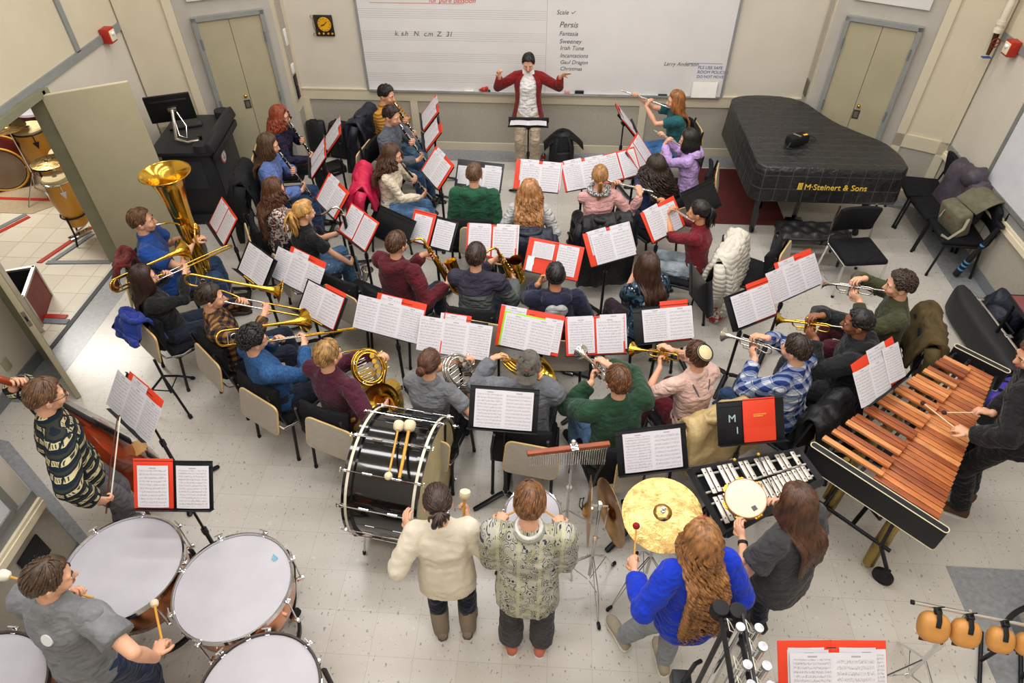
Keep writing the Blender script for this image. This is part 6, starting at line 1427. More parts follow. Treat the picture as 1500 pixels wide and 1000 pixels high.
# --- glockenspiel
A, B, C, D_ = at(1012, 684, .88), at(1173, 655, .88), at(1213, 693, .88), at(1072, 775, .88)
e = (B-A); e.z = 0; GL = e.length; GT = TR((A.x, A.y, 0), atan2(e.y, e.x)); t = thing('glockenspiel', 'glockenspiel with pale steel bars in a black case on a stand', 'glockenspiel', mat=GT)
iv = GT.inverted(); c2, d2 = iv @ C, iv @ D_; z = .86; d2 = V((.03, -.52, 0)); c2 = V((GL+.02, -.27, 0))
cs = [(0, 0), (d2.x, d2.y), (c2.x, c2.y), (GL, 0)]
m = MB(); m.prism(cs, z-.06, z-.045); obj('case_bottom', m, M('case_felt', '#131316', .95), t)
for i in range(4):
    a, b = V((*cs[i], 0)), V((*cs[(i+1) % 4], 0)); m = MB(); m.tube([a+V((0, 0, z-.02)), b+V((0, 0, z-.02))], .026, 4, flat=1.3, upv=(0, 0, 1)); obj('case_side', m, M('case_black', '#2b2c30', .5, var=.1), t)
steelb = M('bell_steel', '#cfc6bb', .33, metal=.55, var=.06); nb = 19; an = [0, 1, 3, 4, 5, 7, 8, 10, 11, 12, 14, 15, 17]
for i in range(nb):
    f = i/(nb-1); x = .06+(GL-.12)*f; L = .205-.095*f; yc = -.265+.115*f+.0; m = MB(); m.box((x+.01*(1-f), yc-L*.42, z), ((GL-.1)/nb*.82, L, .010), bev=.002); b_ = obj('bar', m, steelb, t)
    m = MB(); [m.ball((x+.01*(1-f), yc-L*.42+q*L*.32, z+.006), (.005, .005, .003), 8) for q in (-1, 1)]; obj('bar_screw', m, blackpl, b_)
for i in an:
    f = i/(nb-1); x = .06+(GL-.12)*(i+.5)/(nb-1); L = .205-.095*f; yc = -.235+.105*f; m = MB(); m.box((x, yc+L*.52, z+.014), ((GL-.1)/nb*.82, L, .010), bev=.002); b_ = obj('bar', m, steelb, t)
    m = MB(); [m.ball((x, yc+L*.52+q*L*.32, z+.020), (.005, .005, .003), 8) for q in (-1, 1)]; obj('bar_screw', m, blackpl, b_)
for y0, y1 in ((-.06, -.045), (-.20, -.12), (-.29, -.17), (-.42, -.22)): m = MB(); m.tube([(.03, y0, z-.012), (GL-.02, y1, z-.012)], .008, 6); obj('bar_rail', m, M('rail_felt', '#b8b5ae', .8), t)
for x in (.12, GL-.12):
    for s in (-1, 1): m = MB(); m.tube([(x, -.22+s*.16, z-.06), (x, -.22-s*.2, .03), (x, -.22-s*.23, .015)], .012, 8); obj('stand_leg', m, dkmetal, t)
m = MB(); m.tube([(.12, -.22, .42), (GL-.12, -.22, .42)], .012, 8); obj('stand_brace', m, dkmetal, t)
yl = M('mallet_yellow', '#d9b036', .5); thin = M('fibre_handle', '#1d1d1f', .4)
beater('glockenspiel_mallet', 'left thin mallet with yellow tip lying across the glockenspiel bars', 'mallet', at(1076, 673, .91), at(1106, 722, .895), .003, 0, .011, yl, thin, group='glockenspiel mallets'); beater('glockenspiel_mallet', 'right thin mallet with yellow tip lying across the glockenspiel bars', 'mallet', at(1111, 665, .91), at(1136, 722, .895), .003, 0, .011, yl, thin, group='glockenspiel mallets')
# --- suspended cymbal
def cymdisc(R, n=56): return [(.012, .0), (R*.20, -.002), (R*.24, -.018), (R*.6, -.028), (R, -.042), (R, -.0435), (R*.6, -.0295), (R*.24, -.0195), (R*.2, -.004), (.012, -.002)]
cx = V((.785, 2.385, 1.02)); t = thing('suspended_cymbal', 'large shiny hammered cymbal lying level on its chrome stand', 'cymbal', (cx.x, cx.y, 0))
m = MB(); m.T = Matrix.Translation((0, 0, 1.05)) @ Matrix.Rotation(rad(10), 4, 'X') @ Matrix.Rotation(rad(-4), 4, 'Y'); m.lathe([(.012, .022), (.03, .021), (.05, .012), (.058, .002), (.12, -.006), (.19, -.016), (.252, -.028), (.252, -.0295), (.12, -.0075), (.058, .0005), (.03, .019), (.012, .02)], 64, cap=False); cy = obj('cymbal', m, bronze, t)
m = MB(); m.T = Matrix.Translation((0, 0, 1.072)); m.lathe([(.018, 0), (.018, .008), (.008, .010), (.008, .03)], 14); m.box((0, 0, .03), (.03, .006, .012), bev=.002); obj('wing_nut', m, chrome, t)
m = MB(); m.tube([(0, 0, .28), (0, 0, .70)], .0125, 10); m.tube([(0, 0, .68), (0, 0, 1.06)], .0085, 10); m.tube([(0, 0, .66), (0, 0, .72)], .019, 12); m.box((.025, 0, .70), (.03, .008, .02), bev=.003); obj('pole', m, chrome, t); tripod(t, .50, .30, a0=212)
p = P[37]
for k, (u, v), lb in ((-1, (932, 770), 'red-headed mallet in the left hand of the ginger-haired cymbal player'), (1, (1032, 759), 'red-headed mallet in the right hand of the ginger-haired cymbal player')):
    h_ = p.world(p.hand[k][0]+p.hand[k][1]*.078+p.hand[k][2]*.02); q = at(u, v, 1.14); dd = (h_-q).normalized(); beater('cymbal_mallet', lb, 'mallet', q, h_+dd*.04, .0058, 0, .022, M('yarn_red', '#8f1420', .85, bump=.6), woodh, group='red-headed mallets')
# --- pair of hanging cymbals
t = thing('cymbal_stand', 'chrome stand carrying two upright hand cymbals', 'stand', (.39, 2.38, 0)); m = MB(); m.tube([(0, 0, .22), (0, 0, .70)], .013, 10); m.tube([(0, 0, .68), (0, 0, 1.10)], .0095, 10); m.tube([(0, 0, .66), (0, 0, .72)], .02, 12); obj('pole', m, chrome, t); tripod(t, .48, .30, a0=45)
m = MB(); m.tube([(-.05, 0, 1.10), (.05, 0, 1.10)], .008, 8); [m.tube([(k*.05, -.02, 1.10), (k*.05, -.02, .85), (k*.045, .0, .83)], .007, 8) for k in (-1, 1)]; m.box((0, 0, 1.10), (.03, .03, .07), bev=.005); obj('cradle', m, chrome, t)
for k, x, lb in ((-1, .315, 'left upright hand cymbal seen almost edge-on'), (1, .475, 'right upright hand cymbal showing its brown face')):
    T = TR((x, 2.39, 1.02), rad(-6 if k < 0 else 24)) @ Matrix.Rotation(k*pi/2, 4, 'Y') @ Matrix.Rotation(rad(4), 4, 'X'); q = thing('hand_cymbal', lb, 'cymbal', mat=T, group='hand cymbals')
    m = MB(); m.lathe([(.004, .030), (.03, .027), (.052, .010), (.06, .002), (.13, -.004), (.225, -.013), (.225, -.0145), (.13, -.0055), (.06, .0005), (.05, .008), (.004, .028)], 48, cap=False); obj('cymbal', m, bronzed, q); m = MB(); m.tube([(0, 0, .028), (.0, .03, .05), (-.01, .09, .045), (-.01, .10, .02), (.01, .05, .03), (0, 0, .03)], .008, 6, flat=.4); obj('strap', m, blackrub, q)
# --- bar chimes
a, b = at(772, 664, 1.25), at(893, 650, 1.25); e = b-a; L = e.length; t = thing('bar_chimes', 'row of hanging bar chimes under a reddish wooden bar on a chrome stand', 'chimes', mat=TR((a.x, a.y, 0), atan2(e.y, e.x)))
m = MB(); m.box((L/2, 0, 1.25), (L, .035, .03), bev=.004); bar = obj('wooden_bar', m, M('bar_wood', '#8b4526', .4, var=.25, stretch=(1, 8, 8)), t)
for i in range(34): x = .02+(L-.04)*i/33; h = .095+.085*i/33; m = MB(); m.tube([(x, -.006, 1.223), (x, -.006, 1.223-h)], .0038, 7); m.ball((x, -.018, 1.234), .0042, 6); obj('chime', m, M('chime_alu', '#c9c6bf', .25, metal=1), t)
m = MB(); m.tube([(L*.57, .03, 1.27), (L*.57, .03, .70)], .008, 8); m.tube([(L*.57, .03, .75), (L*.57, .03, .18)], .0125, 8); m.tube([(L*.57, .03, .72), (L*.57, .03, .77)], .02, 10); m.ball((L*.57, .03, 1.28), (.018, .018, .014)); m.box((L*.57, .0, 1.262), (.05, .06, .012), bev=.003); pl_ = obj('pole', m, chrome, t)
for i in range(3): an_ = rad(30+120*i); m = MB(); q = V((L*.57, .03, 0)); m.tube([q+V((0, 0, .48)), q+V((.17*cos(an_), .17*sin(an_), .2)), q+V((.3*cos(an_), .3*sin(an_), .012))], .0065, 6); obj('leg', m, chrome, t)
# --- snare drum
t = thing('snare_drum', 'snare drum with white head half hidden by the person in the patterned jumper', 'drum', (-.03, 2.46, 0)); R = .185; z = .86
m = MB(); m.lathe([(R-.008, z-.15), (R-.008, z-.01)], 40, cap=False); obj('shell', m, chrome, t); m = MB(); m.lathe([(.001, z), (R-.01, z), (R-.004, z-.012)], 40, cap=False); obj('drum_head', m, headm, t)
for zz in (z, z-.16): m = MB(); m.tube([V(((R+.002)*cos(a), (R+.002)*sin(a), zz)) for a in [i*pi/20 for i in range(40)]], .0075, 8, closed=True); obj('hoop', m, chrome, t)
for i in range(8): a = 2*pi*i/8; m = MB(); m.T = Matrix.Rotation(a, 4, 'Z'); m.box((R+.004, 0, z-.08), (.02, .018, .06), bev=.004); m.tube([(R+.008, 0, z-.16), (R+.008, 0, z+.012)], .0035, 6); obj('lug', m, chrome, t)
m = MB(); m.tube([(0, 0, .2), (0, 0, z-.22)], .013, 8); [m.tube([(0, 0, z-.24), (.17*cos(a), .17*sin(a), z-.175), (.19*cos(a), .19*sin(a), z-.155)], .007, 6) for a in (.5, 2.6, 4.7)]; obj('stand_basket', m, chrome, t); tripod(t, .42, .26, a0=60)
p = P[36]
for k, lb in ((-1, 'drum stick in the left hand of the person in the patterned jumper'), (1, 'drum stick in the right hand of the person in the patterned jumper')):
    h_ = p.world(p.hand[k][0]+p.hand[k][1]*.078+p.hand[k][2]*.02); q = V((-.03+.03*k, 2.50, z+.02)); dd = (h_-q).normalized(); beater('drum_stick', lb, 'drum stick', q, h_+dd*.08, .0065, 0, .008, woodh, woodh, group='snare drum sticks')
# --- tambourine
p = P[38]; c = at(1092, 730, 1.12); up = V((-.12, -.28, .95)).normalized(); F = frame(c, V((.2, 1, .3)), up); t = thing('tambourine', 'tambourine with cream head and brass jingles held in both hands', 'tambourine', mat=F); R = .122
m = MB(); m.lathe([(R, -.028), (R+.006, -.028), (R+.006, .012), (R, .012), (R, -.028)], 40, cap=False); obj('frame', m, M('tamb_wood', '#a96f38', .45, var=.15), t); m = MB(); m.lathe([(.001, .014), (R, .0135), (R+.006, .006)], 40, cap=False); hd = obj('drum_head', m, M('calf_head', '#e2d9c0', .55, var=.06, vs=8), t); m = MB(); m.box((.055, -.055, .0148), (.03, .03, .0006), Matrix.Rotation(.7, 3, 'Z')); m.box((.055, -.055, .0153), (.022, .022, .0006), Matrix.Rotation(.7, 3, 'Z')); obj('print', m, M('print_dark', '#5c5a58', .6, var=.3, vs=150), hd)
for i in range(14): a = 2*pi*(i//2)/7+.16*(i % 2); m = MB(); m.T = Matrix.Rotation(a, 4, 'Z') @ Matrix.Translation((R+.004, 0, -.008+.002*(i % 2))); m.lathe([(.004, .004), (.012, .004), (.019, 0), (.012, -.004), (.004, -.004)], 14); obj('jingle', m, M('jingle_brass', '#e0a53a', .25, metal=1), t)
# --- tubular bells
X1, X2, zt = .965, 1.045, 1.62; t = thing('tubular_bells', 'tubular bells in a black frame by the ginger-haired player', 'tubular bells', (X1, 1.2, 0))
m = MB(); [obj('top_rail', mbf('tube', [(x-X1-.06, .33, 1.54), (x-X1-.06, -.55, 1.54)], .013, 4, flat=1.5), blackpl, t) for x in (X1, X2)]
for x, y in ((-.06, .34), (.02, .33)): m = MB(); m.lathe([(.012, 1.50), (.045, 1.505), (.047, 1.53), (.04, 1.57), (.012, 1.575)], 20, Matrix.Translation((x, y, 0))); obj('end_knob', m, blackrub, t)
for y in (.30, -.52): m = MB(); m.tube([(-.02, y, 1.53), (-.02, y, .05)], .014, 8); m.tube([(-.35, y, .05), (.30, y, .05)], .016, 8); m.tube([(-.06, y, 1.53), (.02, y, 1.53)], .013, 8); obj('upright', m, blackpl, t)
m = MB(); m.box((-.16, .02, .92), (.10, .50, .11), bev=.008); m.tube([(-.16, .2, .98), (-.10, .27, 1.05), (-.06, .30, 1.02)], .012, 8); obj('damper_box', m, blackpl, t)
for r_, x in ((0, 0), (1, .085)):
    for i in range(9):
        y = .225-.085*i-(.0 if r_ else .0); 
        if r_ == 0 and i in (1, 5): continue
        q = MB(); q.tube([(x, y, zt), (x, y, zt-1.0-.03*i)], .019, 12); b_ = obj('bell_tube', q, chrome, t); q = MB(); q.lathe([(.0195, zt-.02), (.0225, zt), (.0215, zt+.005), (.001, zt+.0055)], 18, Matrix.Translation((x, y, 0)), cap=False); obj('striking_cap', q, M('cap_silver', '#a9a9ad', .42, metal=.8, var=.15, vs=60), b_)
        q = MB(); q.tube([(x-.017, y, zt-.045), (x-.045, y+.02, zt-.0), (x-.06, y+.03, zt+.015), (x-.052, y-.02, zt-.0), (x-.017, y-.01, zt-.045)], .0022, 5); obj('cord', q, M('cord_white', '#dcd6c6', .8), b_)
m = MB(); m.box((.03, -.1, zt-.03), (.012, .8, .012)); obj('rear_rail', m, blackpl, t)
# --- temple blocks
a, b = at(1338, 882, 1.06), at(1505, 916, 1.06); e = b-a; L = e.length; tb = TR((a.x, a.y, 0), atan2(e.y, e.x)); t = thing('block_stand', 'chrome rail and tripod carrying the temple blocks', 'stand', mat=tb)
m = MB(); m.tube([(0, 0, 1.06), (L+.3, 0, 1.06)], .011, 10); r_ = obj('rail', m, chrome, t); m = MB(); m.tube([(-.012, 0, 1.06), (.004, 0, 1.06)], .0135, 10); obj('rail_cap', m, blackrub, r_)
m = MB(); m.tube([(.30, .02, 1.06), (.30, .0, .62)], .010, 8); m.tube([(.30, 0, .64), (.30, 0, .16)], .0145, 10); m.tube([(.30, 0, .60), (.30, 0, .68)], .021, 12); obj('pole', m, chrome, t)
for i in range(3): an_ = rad(80+120*i); m = MB(); q = V((.30, 0, 0)); m.tube([q+V((0, 0, .44)), q+V((.16*cos(an_), .16*sin(an_), .22)), q+V((.30*cos(an_), .30*sin(an_), .015))], .0075, 6); m.tube([q+V((0, 0, .2)), q+V((.16*cos(an_), .16*sin(an_), .22))], .0055, 6); obj('leg', m, chrome, t)
tmpl = M('temple_wood', '#c48a48', .42, var=.14, vs=4, stretch=(1, 1, 2))
for i, (u, v, r) in enumerate(((1367, 918, .083), (1414, 927, .077), (1465, 937, .070), (1505, 944, .062))):
    c = at(u, v, .97); lb = ['largest tan temple block at the left end of the chrome rail', 'second temple block from the left on the chrome rail', 'third temple block from the left on the chrome rail', 'temple block cut off by the right edge of the photo'][i]
    T = TR(c, atan2(e.y, e.x)); q = thing('temple_block', lb, 'temple block', mat=T, group='temple blocks'); m = MB()
    rows = []
    for j in range(15):
        th = pi*j/14; yy = -cos(th); pr = sin(th)**.62
        rows.append([(r*1.02*pr*math.copysign(abs(cos(a))**.75, cos(a)), r*.70*yy+.0, r*1.05*pr*math.copysign(abs(sin(a))**.8, sin(a))) for a in [2*pi*k/24 for k in range(24)]])
    m.T = Matrix.Rotation(rad(-42), 4, 'X'); m.loft(rows); obj('block', m, tmpl, q); m = MB(); m.T = Matrix.Rotation(rad(-42), 4, 'X')
    m.box((0, -.0, -r*.90), (r*1.55, .008, r*.32), bev=.003); obj('slit', m, M('slit_dark', '#4a2a12', .8), q)
    m = MB(); m.tube([V((0, -.03, r*.62)), V((0, -.005, r*1.0)), V((0, .045, r*1.25))], .014, 8, flat=.4); obj('strap', m, blackrub, q); m = MB(); m.box((0, .05, .088), (.035, .035, .035), bev=.006); m.tube([(-.02, .05, .125), (.02, .06, .13)], .004, 6); m.tube([(0, .05, .10), (0, .055, .13)], .004, 6); obj('clamp', m, dkmetal, q)
# --- round black frame at the right edge
q = at(1470, 905, .55); t = thing('gong_stand', 'round black tube frame standing at the right edge of the photo', 'stand', (q.x+.19, q.y-.1, 0)); m = MB(); R = .20; m.T = Matrix.Rotation(rad(-25), 4, 'Z'); m.tube([V((R*cos(a), 0, .62+R*1.6*sin(a))) for a in [i*pi/20 for i in range(40)]], .016, 10, closed=True); obj('ring', m, black, t)
for x in (-.15, .15): m = MB(); m.T = Matrix.Rotation(rad(-25), 4, 'Z'); m.tube([(x*.6, 0, .34), (x*.8, 0, .03)], .014, 8); m.tube([(x*.8, -.22, .02), (x*.8, .22, .02)], .014, 8); obj('foot', m, black, t)
# --- double bass and bow
p = P[33]; sc0 = V((-3.35, 2.75, 1.60)); bt = V((-3.06, 3.09, .13)); axis = (sc0-bt).normalized(); fr = V((.70, .52, .35)); F = frame(bt, axis, fr) @ Matrix.Scale(.9, 4)     # +Y up the neck, +Z out of the front
t = thing('double_bass', 'reddish double bass held upright by the person in the jumper', 'double bass', mat=F); varn = M('bass_varnish', '#8a3316', .22, var=.22, vs=3, stretch=(4, .6, 1), coat=.5)
def outline(k=1.0):
    hw = [(0, .0), (.0, .12), (.03, .22), (.10, .275), (.20, .285), (.32, .255), (.40, .195), (.47, .165), (.56, .165), (.64, .195), (.72, .215), (.82, .205), (.92, .165), (1.0, .10), (1.05, .05), (1.06, 0)]
    return [(w*k, y) for y, w in hw]+[(-w*k, y) for y, w in reversed(hw[1:-1])]
m = MB(); m.prism(outline(), -.16, .0); rib = obj('ribs', m, varn, t, 30); m = MB()
ol = outline(1.02); m.loft([[V((x, y, 0)) for x, y in ol], [V((x*.98, y+(.5-y)*.004, .012)) for x, y in ol], [V((x*.6, .5+(y-.5)*.75, .038)) for x, y in ol], [V((x*.1, .5+(y-.5)*.3, .045)) for x, y in ol]]); obj('top_plate', m, varn, t, 60)
m = MB(); m.tube([(0, 1.02, .01), (0, 1.2, .02), (0, 1.68, .0), (0, 1.74, -.02)], [.034, .027, .022, .024], 10); nk_ = obj('neck', m, varn, t); m = MB(); m.tube([(0, .62, .085), (0, 1.1, .055), (0, 1.66, .03)], [.043, .034, .024], 8, flat=.35); obj('fingerboard', m, ebony, t); m = MB(); m.tube([(0, 1.72, -.02), (0, 1.82, -.05), (0, 1.86, -.09), (0, 1.83, -.12), (0, 1.80, -.09)], [.026, .03, .035, .03, .015], 10); obj('scroll', m, varn, nk_)
m = MB(); m.box((0, .50, .085), (.15, .014, .09), bev=.005); m.box((0, .50, .135), (.11, .012, .03), bev=.005); obj('bridge', m, M('bridge_maple', '#d6ab6a', .5), t); m = MB(); m.box((0, .22, .075), (.075, .34, .016), bev=.006); obj('tailpiece', m, ebony, t)
for i in range(4): x = -.035+.023*i; m = MB(); m.tube([(x*.6, .38, .085), (x, .50, .153), (x*.5, 1.68, .045)], .0018, 5); obj('string', m, silverm, t)
for s in (-1, 1): m = MB(); m.tube([(s*.08, .40, .040), (s*.11, .47, .038), (s*.095, .54, .038), (s*.12, .61, .036)], .006, 6, flat=.3); obj('f_hole', m, black, t)
h_ = p.world(p.hand[1][0]+p.hand[1][1]*.08+p.hand[1][2]*.02); tip = at(172, 608, 1.15); dd = (tip-h_).normalized(); F = frame(h_-dd*.10, dd, (1, .3, .4)); t = thing('bass_bow', 'dark bow in the right hand of the bass player', 'bow', mat=F)
m = MB(); m.tube([(0, 0, .0), (0, .35, -.012), (0, .66, .004), (0, .675, .02)], [.0055, .005, .004, .005], 8); obj('stick', m, M('bow_wood', '#5a2a1a', .35), t); m = MB(); m.box((0, .35, .024), (.010, .62, .002)); obj('hair', m, M('bow_hair', '#e4ddcc', .7), t); m = MB(); m.box((0, .06, .014), (.014, .05, .024), bev=.003); obj('frog', m, ebony, t)
# ================================================================== PIANO, LECTERN, BOARD, BAGS, COATS, NEXT ROOM
def quilt():
    t = NT('piano_cover'); x, y, z = t.xyz()
    gx = t.math('LESS_THAN', t.math('ABSOLUTE', t.math('SUBTRACT', t.math('FRACT', t.math('DIVIDE', t.math('ADD', x, 10), .155)), .5)), .03); gy = t.math('LESS_THAN', t.math('ABSOLUTE', t.math('SUBTRACT', t.math('FRACT', t.math('DIVIDE', t.math('ADD', y, 10.02), .145)), .5)), .03); gz = t.math('LESS_THAN', t.math('ABSOLUTE', t.math('SUBTRACT', t.math('FRACT', t.math('DIVIDE', t.math('ADD', z, 10.06), .16)), .5)), .03)
    g = t.math('MAXIMUM', t.math('MAXIMUM', gy, gz), t.math('MULTIPLY', gx, t.math('LESS_THAN', z, .985)))
    t.col(t.mix(t.math('MULTIPLY', g, .55), t.mix(t.noise(9, 4), lin('#17181a'), lin('#2a2a2a')), lin('#56565a')))  # quilting lines lightened: their glints are put into the colour
    h = t.math('ADD', t.math('MULTIPLY', g, -1.0), t.math('MULTIPLY', t.noise(11, 4), 1.3)); t.bump(h, .75, .03); return t.fin(.36, spec=.45)
qm = quilt()
PO = [(2.30, 6.88), (3.93, 6.88), (3.95, 7.25), (3.86, 7.55), (3.62, 7.80), (3.44, 8.02), (3.32, 8.30), (3.22, 8.58), (3.02, 8.74), (2.70, 8.78), (2.42, 8.74), (2.27, 8.62)]
def smooth(poly, n=1):
    for _ in range(n):
        o = []
        for i in range(len(poly)):
            a, b = V(poly[i]), V(poly[(i+1) % len(poly)]); L = (b-a).length; k = .22 if L < .8 else .05; o += [tuple(a.lerp(b, k)), tuple(a.lerp(b, 1-k))]
        poly = o
    return poly
ps = smooth(PO); c0 = V((3.0, 7.8)); t = thing('grand_piano', 'grand piano under a black quilted cover with gold lettering', 'piano', (3.0, 7.8, 0)); rr_ = random.Random(3)
def pring(k, z, wob=0, drop=None):
    o = []
    for i, (x, y) in enumerate(ps):
        v = V((x, y))-c0; zz = z
        if drop: zz -= drop*max(0, (y-8.0))*.55
        s_ = k+(wob*sin(i*2.3)*.5 if wob else 0); o.append(V((v.x*s_, v.y*s_, zz)))
    return o
m = MB(); m.loft([pring(.001, 1.0), pring(.5, 1.003), pring(.96, 1.0), pring(.992, .997), pring(1.0, .985), pring(1.008, .90, .006), pring(1.014, .78, .012), pring(1.03, .60, .022, .15), pring(1.028, .585, .022, .15), pring(.99, .61, .012, .1)], caps=False); cov = obj('quilted_cover', m, qm, t, 50)
text('cover_lettering', 'M\u00b7Steinert & Sons', .094, Matrix.Translation((-.17, 6.86-7.8-.034, .765)) @ Matrix.Rotation(pi/2-.06, 4, 'X'), goldm, cov, ext=.003)
m = MB(); m.T = Matrix.Translation((-.225, 6.86-7.8-.034, .768)) @ Matrix.Rotation(pi/2-.06, 4, 'X') @ Matrix.Scale(.75, 4)
for i in range(3): m.box((-.012+.024*i, .05, 0), (.018, .10-.0*i, .006), bev=.002)
m.box((.012, .0, 0), (.075, .012, .006)); obj('cover_emblem', m, goldm, cov)
m = MB(); m.loft([pring(.95, .62), pring(.95, .70)]); obj('piano_case', m, lacq, t)
for x, y in ((-.52, -.70), (.72, -.70), (-.20, .70)): m = MB(); m.tube([(x, y, .64), (x, y, .5), (x, y, .15), (x, y, .09)], [.065, .055, .036, .04], 4); l_ = obj('leg', m, lacq, t); m = MB(); m.T = Matrix.Translation((x, y, .045)) @ ZX; m.lathe([(.015, -.02), (.045, -.02), (.045, .02), (.015, .02)], 16); m.T = Matrix.Identity(4); m.box((x, y, .075), (.05, .05, .04), bev=.01); obj('caster', m, dkmetal, l_)
m = MB(); m.tube([(0, -.55, .62), (0, -.55, .12)], .03, 4); m.box((0, -.58, .1), (.2, .12, .04), bev=.01); obj('pedal_lyre', m, lacq, t)
q = at(1168, 204, 1.06); t = thing('camera_bag', 'small black camera pouch with yellow tag lying on the piano cover', 'bag', (q.x, q.y, 1.006), .5); m = MB(); m.box((0, 0, .055), (.26, .13, .11), bev=.025); obj('pouch', m, padm, t); m = MB(); m.box((.075, -.03, .1105), (.055, .03, .002)); obj('tag', m, yelm, t); m = MB(); m.box((-.02, -.0, .1105), (.03, .1, .002), Matrix.Rotation(.3, 3, 'Z')); obj('zipper', m, silverm, t); [obj('strap', mbf('tube', pp_, .011, 6, flat=.4), blackrub, t) for pp_ in ([(.12, .0, .08), (.2, .02, .05), (.27, .0, .02), (.25, -.05, .015), (.12, -.05, .04)], [(-.12, -.03, .06), (-.19, -.06, .02), (-.15, -.09, .012)])]
t = thing('piano_bench', 'black tufted piano bench tucked in front of the piano', 'bench', (2.98, 6.56, 0)); m = MB(); m.box((0, 0, .36), (.78, .36, .07), bev=.01); obj('frame', m, lacq, t); tuft = M('tufted_leather', '#1a1a1c', .32, var=.2); m = MB()
n_, k_ = 40, 20; vs = []; fs = []
for i in range(n_+1):
    for j in range(k_+1): x, y = -.39+.78*i/n_, -.18+.36*j/k_; ed = min(1, min(i, n_-i)/3, min(j, k_-j)/3); vs.append((x, y, .40+.055*ed*(.55+.45*abs(sin(x*16+y*16))*abs(sin(x*16-y*16)))))
for i in range(n_):
    for j in range(k_): a = i*(k_+1)+j; fs.append((a, a+k_+1, a+k_+2, a+1))
m.add(vs, fs); m.box((0, 0, .395), (.78, .36, .02)); obj('cushion', m, tuft, t, 0)
for x in (-.34, .34):
    for y in (-.14, .14): m = MB(); m.tube([(x, y, .33), (x, y, .02)], [.026, .02], 4); obj('leg', m, lacq, t)
    m = MB(); m.T = Matrix.Translation((x*1.17, 0, .37)) @ ZX; m.lathe([(.004, -.02), (.03, -.02), (.03, .02), (.004, .02)], 16); obj('knob', m, dkmetal, t)
mb = MB(); mb.prism([(2.02, 7.25), (2.95, 7.25), (2.95, 8.62), (1.95, 8.62)], .0021, .008); tag(obj('rug', mb, M('rug_wine', '#5a2320', .95, var=.15, vs=60, bump=.5, bs=300)), 'dark red rug under the piano', 'rug')
m = MB(); m.prism([(0, 0), (.48, .03), (.50, .60), (.02, .62)], .0021, .007); m.v = [(v[0]+.42, v[1]+6.05+.62, v[2]) for v in m.v]; tag(obj('rug', m, M('rug_wine', '#5a2320')), 'small dark red mat behind the stand of the braided flutist', 'rug')
# empty chairs
def ch(kind, x, y, f, lb, g=None): return chair(kind, x, y, f, lb, g or 'chairs without sitters')
ch('chrome', 3.33, 6.14, -82, 'chrome framed black chair standing empty in front of the piano bench')
ch('plain', 4.50, 7.50, 172, 'empty black stacking chair in the corner nearest the piano'); ch('plain', 4.50, 7.04, 183, 'black stacking chair by the right wall holding a dark puffy coat'); ch('plain', 4.53, 6.56, 176, 'black stacking chair by the right wall holding a canvas bag')
ch('tablet', -1.84, 5.06, 62, 'empty black padded chair behind the maroon hoodie saxophonist'); ch('tablet', 2.05, 5.74, 150, 'empty black padded chair behind the white quilted jacket')
# coats
def drape(lb, Mx, mat, w=.46, f=.24, b=.42, bulge=.05, seed=1, sleeves=True, nm='coat', puff=0, top=.87, cat='coat', neckroll=True):
    rnd = random.Random(seed); m = MB(); rows = []
    path = [(-.17, top-f-.05), (-.185, top-f*.6), (-.205, top-.10), (-.235, top-.01), (-.28, top+.015), (-.325, top-.02), (-.36, top-.12), (-.385, top-b*.5), (-.40, top-b*.8), (-.395, top-b)]
    pp = []
    for j in range(len(path)-1):
        for q in range(3): pp.append(tuple(V(path[j]).lerp(V(path[j+1]), q/3)))
    path = pp+[path[-1]]; N = 25
    for i in range(N):
        a = i/(N-1); x = (a-.5)*w; up = []; lo_ = []
        for j, (y, z) in enumerate(path):
            t_ = j/(len(path)-1); jj = j/3; nz = noise.noise(V((x*7+seed*3, t_*4, seed)))*.045+noise.noise(V((x*16+seed, t_*7, seed)))*.026+.014*(.4-abs(noise.noise(V((x*11, t_*3, seed*2)))))*2
            if puff: nz += .011*(abs(sin(t_*34))-.5)*puff
            fl = 1+.22*t_*max(0, min(1, (jj-3.5)/2)); th = .022+bulge*.4+nz
            sag = .03*noise.noise(V((x*5, seed, 2.2)))*(1 if j in (0, len(path)-1) else 0)
            ny = max(-1, min(.6, (3.6-jj)*.8)); up.append(V((x*fl, y+ny*th*1.0, z+sag+th*max(0, 1-abs(jj-3.6)/2.2)))); lo_.append(V((x*fl, y, z+sag)))
        rows.append(up+list(reversed(lo_)))
    m.loft(rows); R = thing(nm, lb, cat, mat=Mx); obj('body', m, mat, R, 0)
    if sleeves:
        for s in (-1, 1):
            m = MB(); q = MB(); pts = [V((s*w*.48, -.27, top-.03)), V((s*(w*.56), -.30, top-.14)), V((s*(w*.56+.02*rnd.random()), -.32, top-.28)), V((s*(w*.53), -.31, top-.40)), V((s*w*.52, -.30, top-.46))]
            m.tube(pts, [.062, .066, .06, .055, .05], 12)
            m.v = [tuple(V(v)+V((noise.noise(V(v)*13+V((seed, 0, 0)))*.018, noise.noise(V(v)*13+V((0, seed, 0)))*.018, 0))) for v in m.v]; obj('sleeve', m, mat, R, 0)
    if not neckroll: return R
    m = MB(); m.tube([V((.13*cos(a), -.285+.05*sin(a), top+.03+.01*cos(a*2))) for a in [i*pi/8 for i in range(16)]], .024+bulge*.1, 8, closed=True); obj('collar', m, mat, R, 0); return R
down = lambda n, c, r=.5: M('nylon_'+n, c, r, var=.15, vs=10, bump=.5, bs=24, bd=.02, spec=.4)
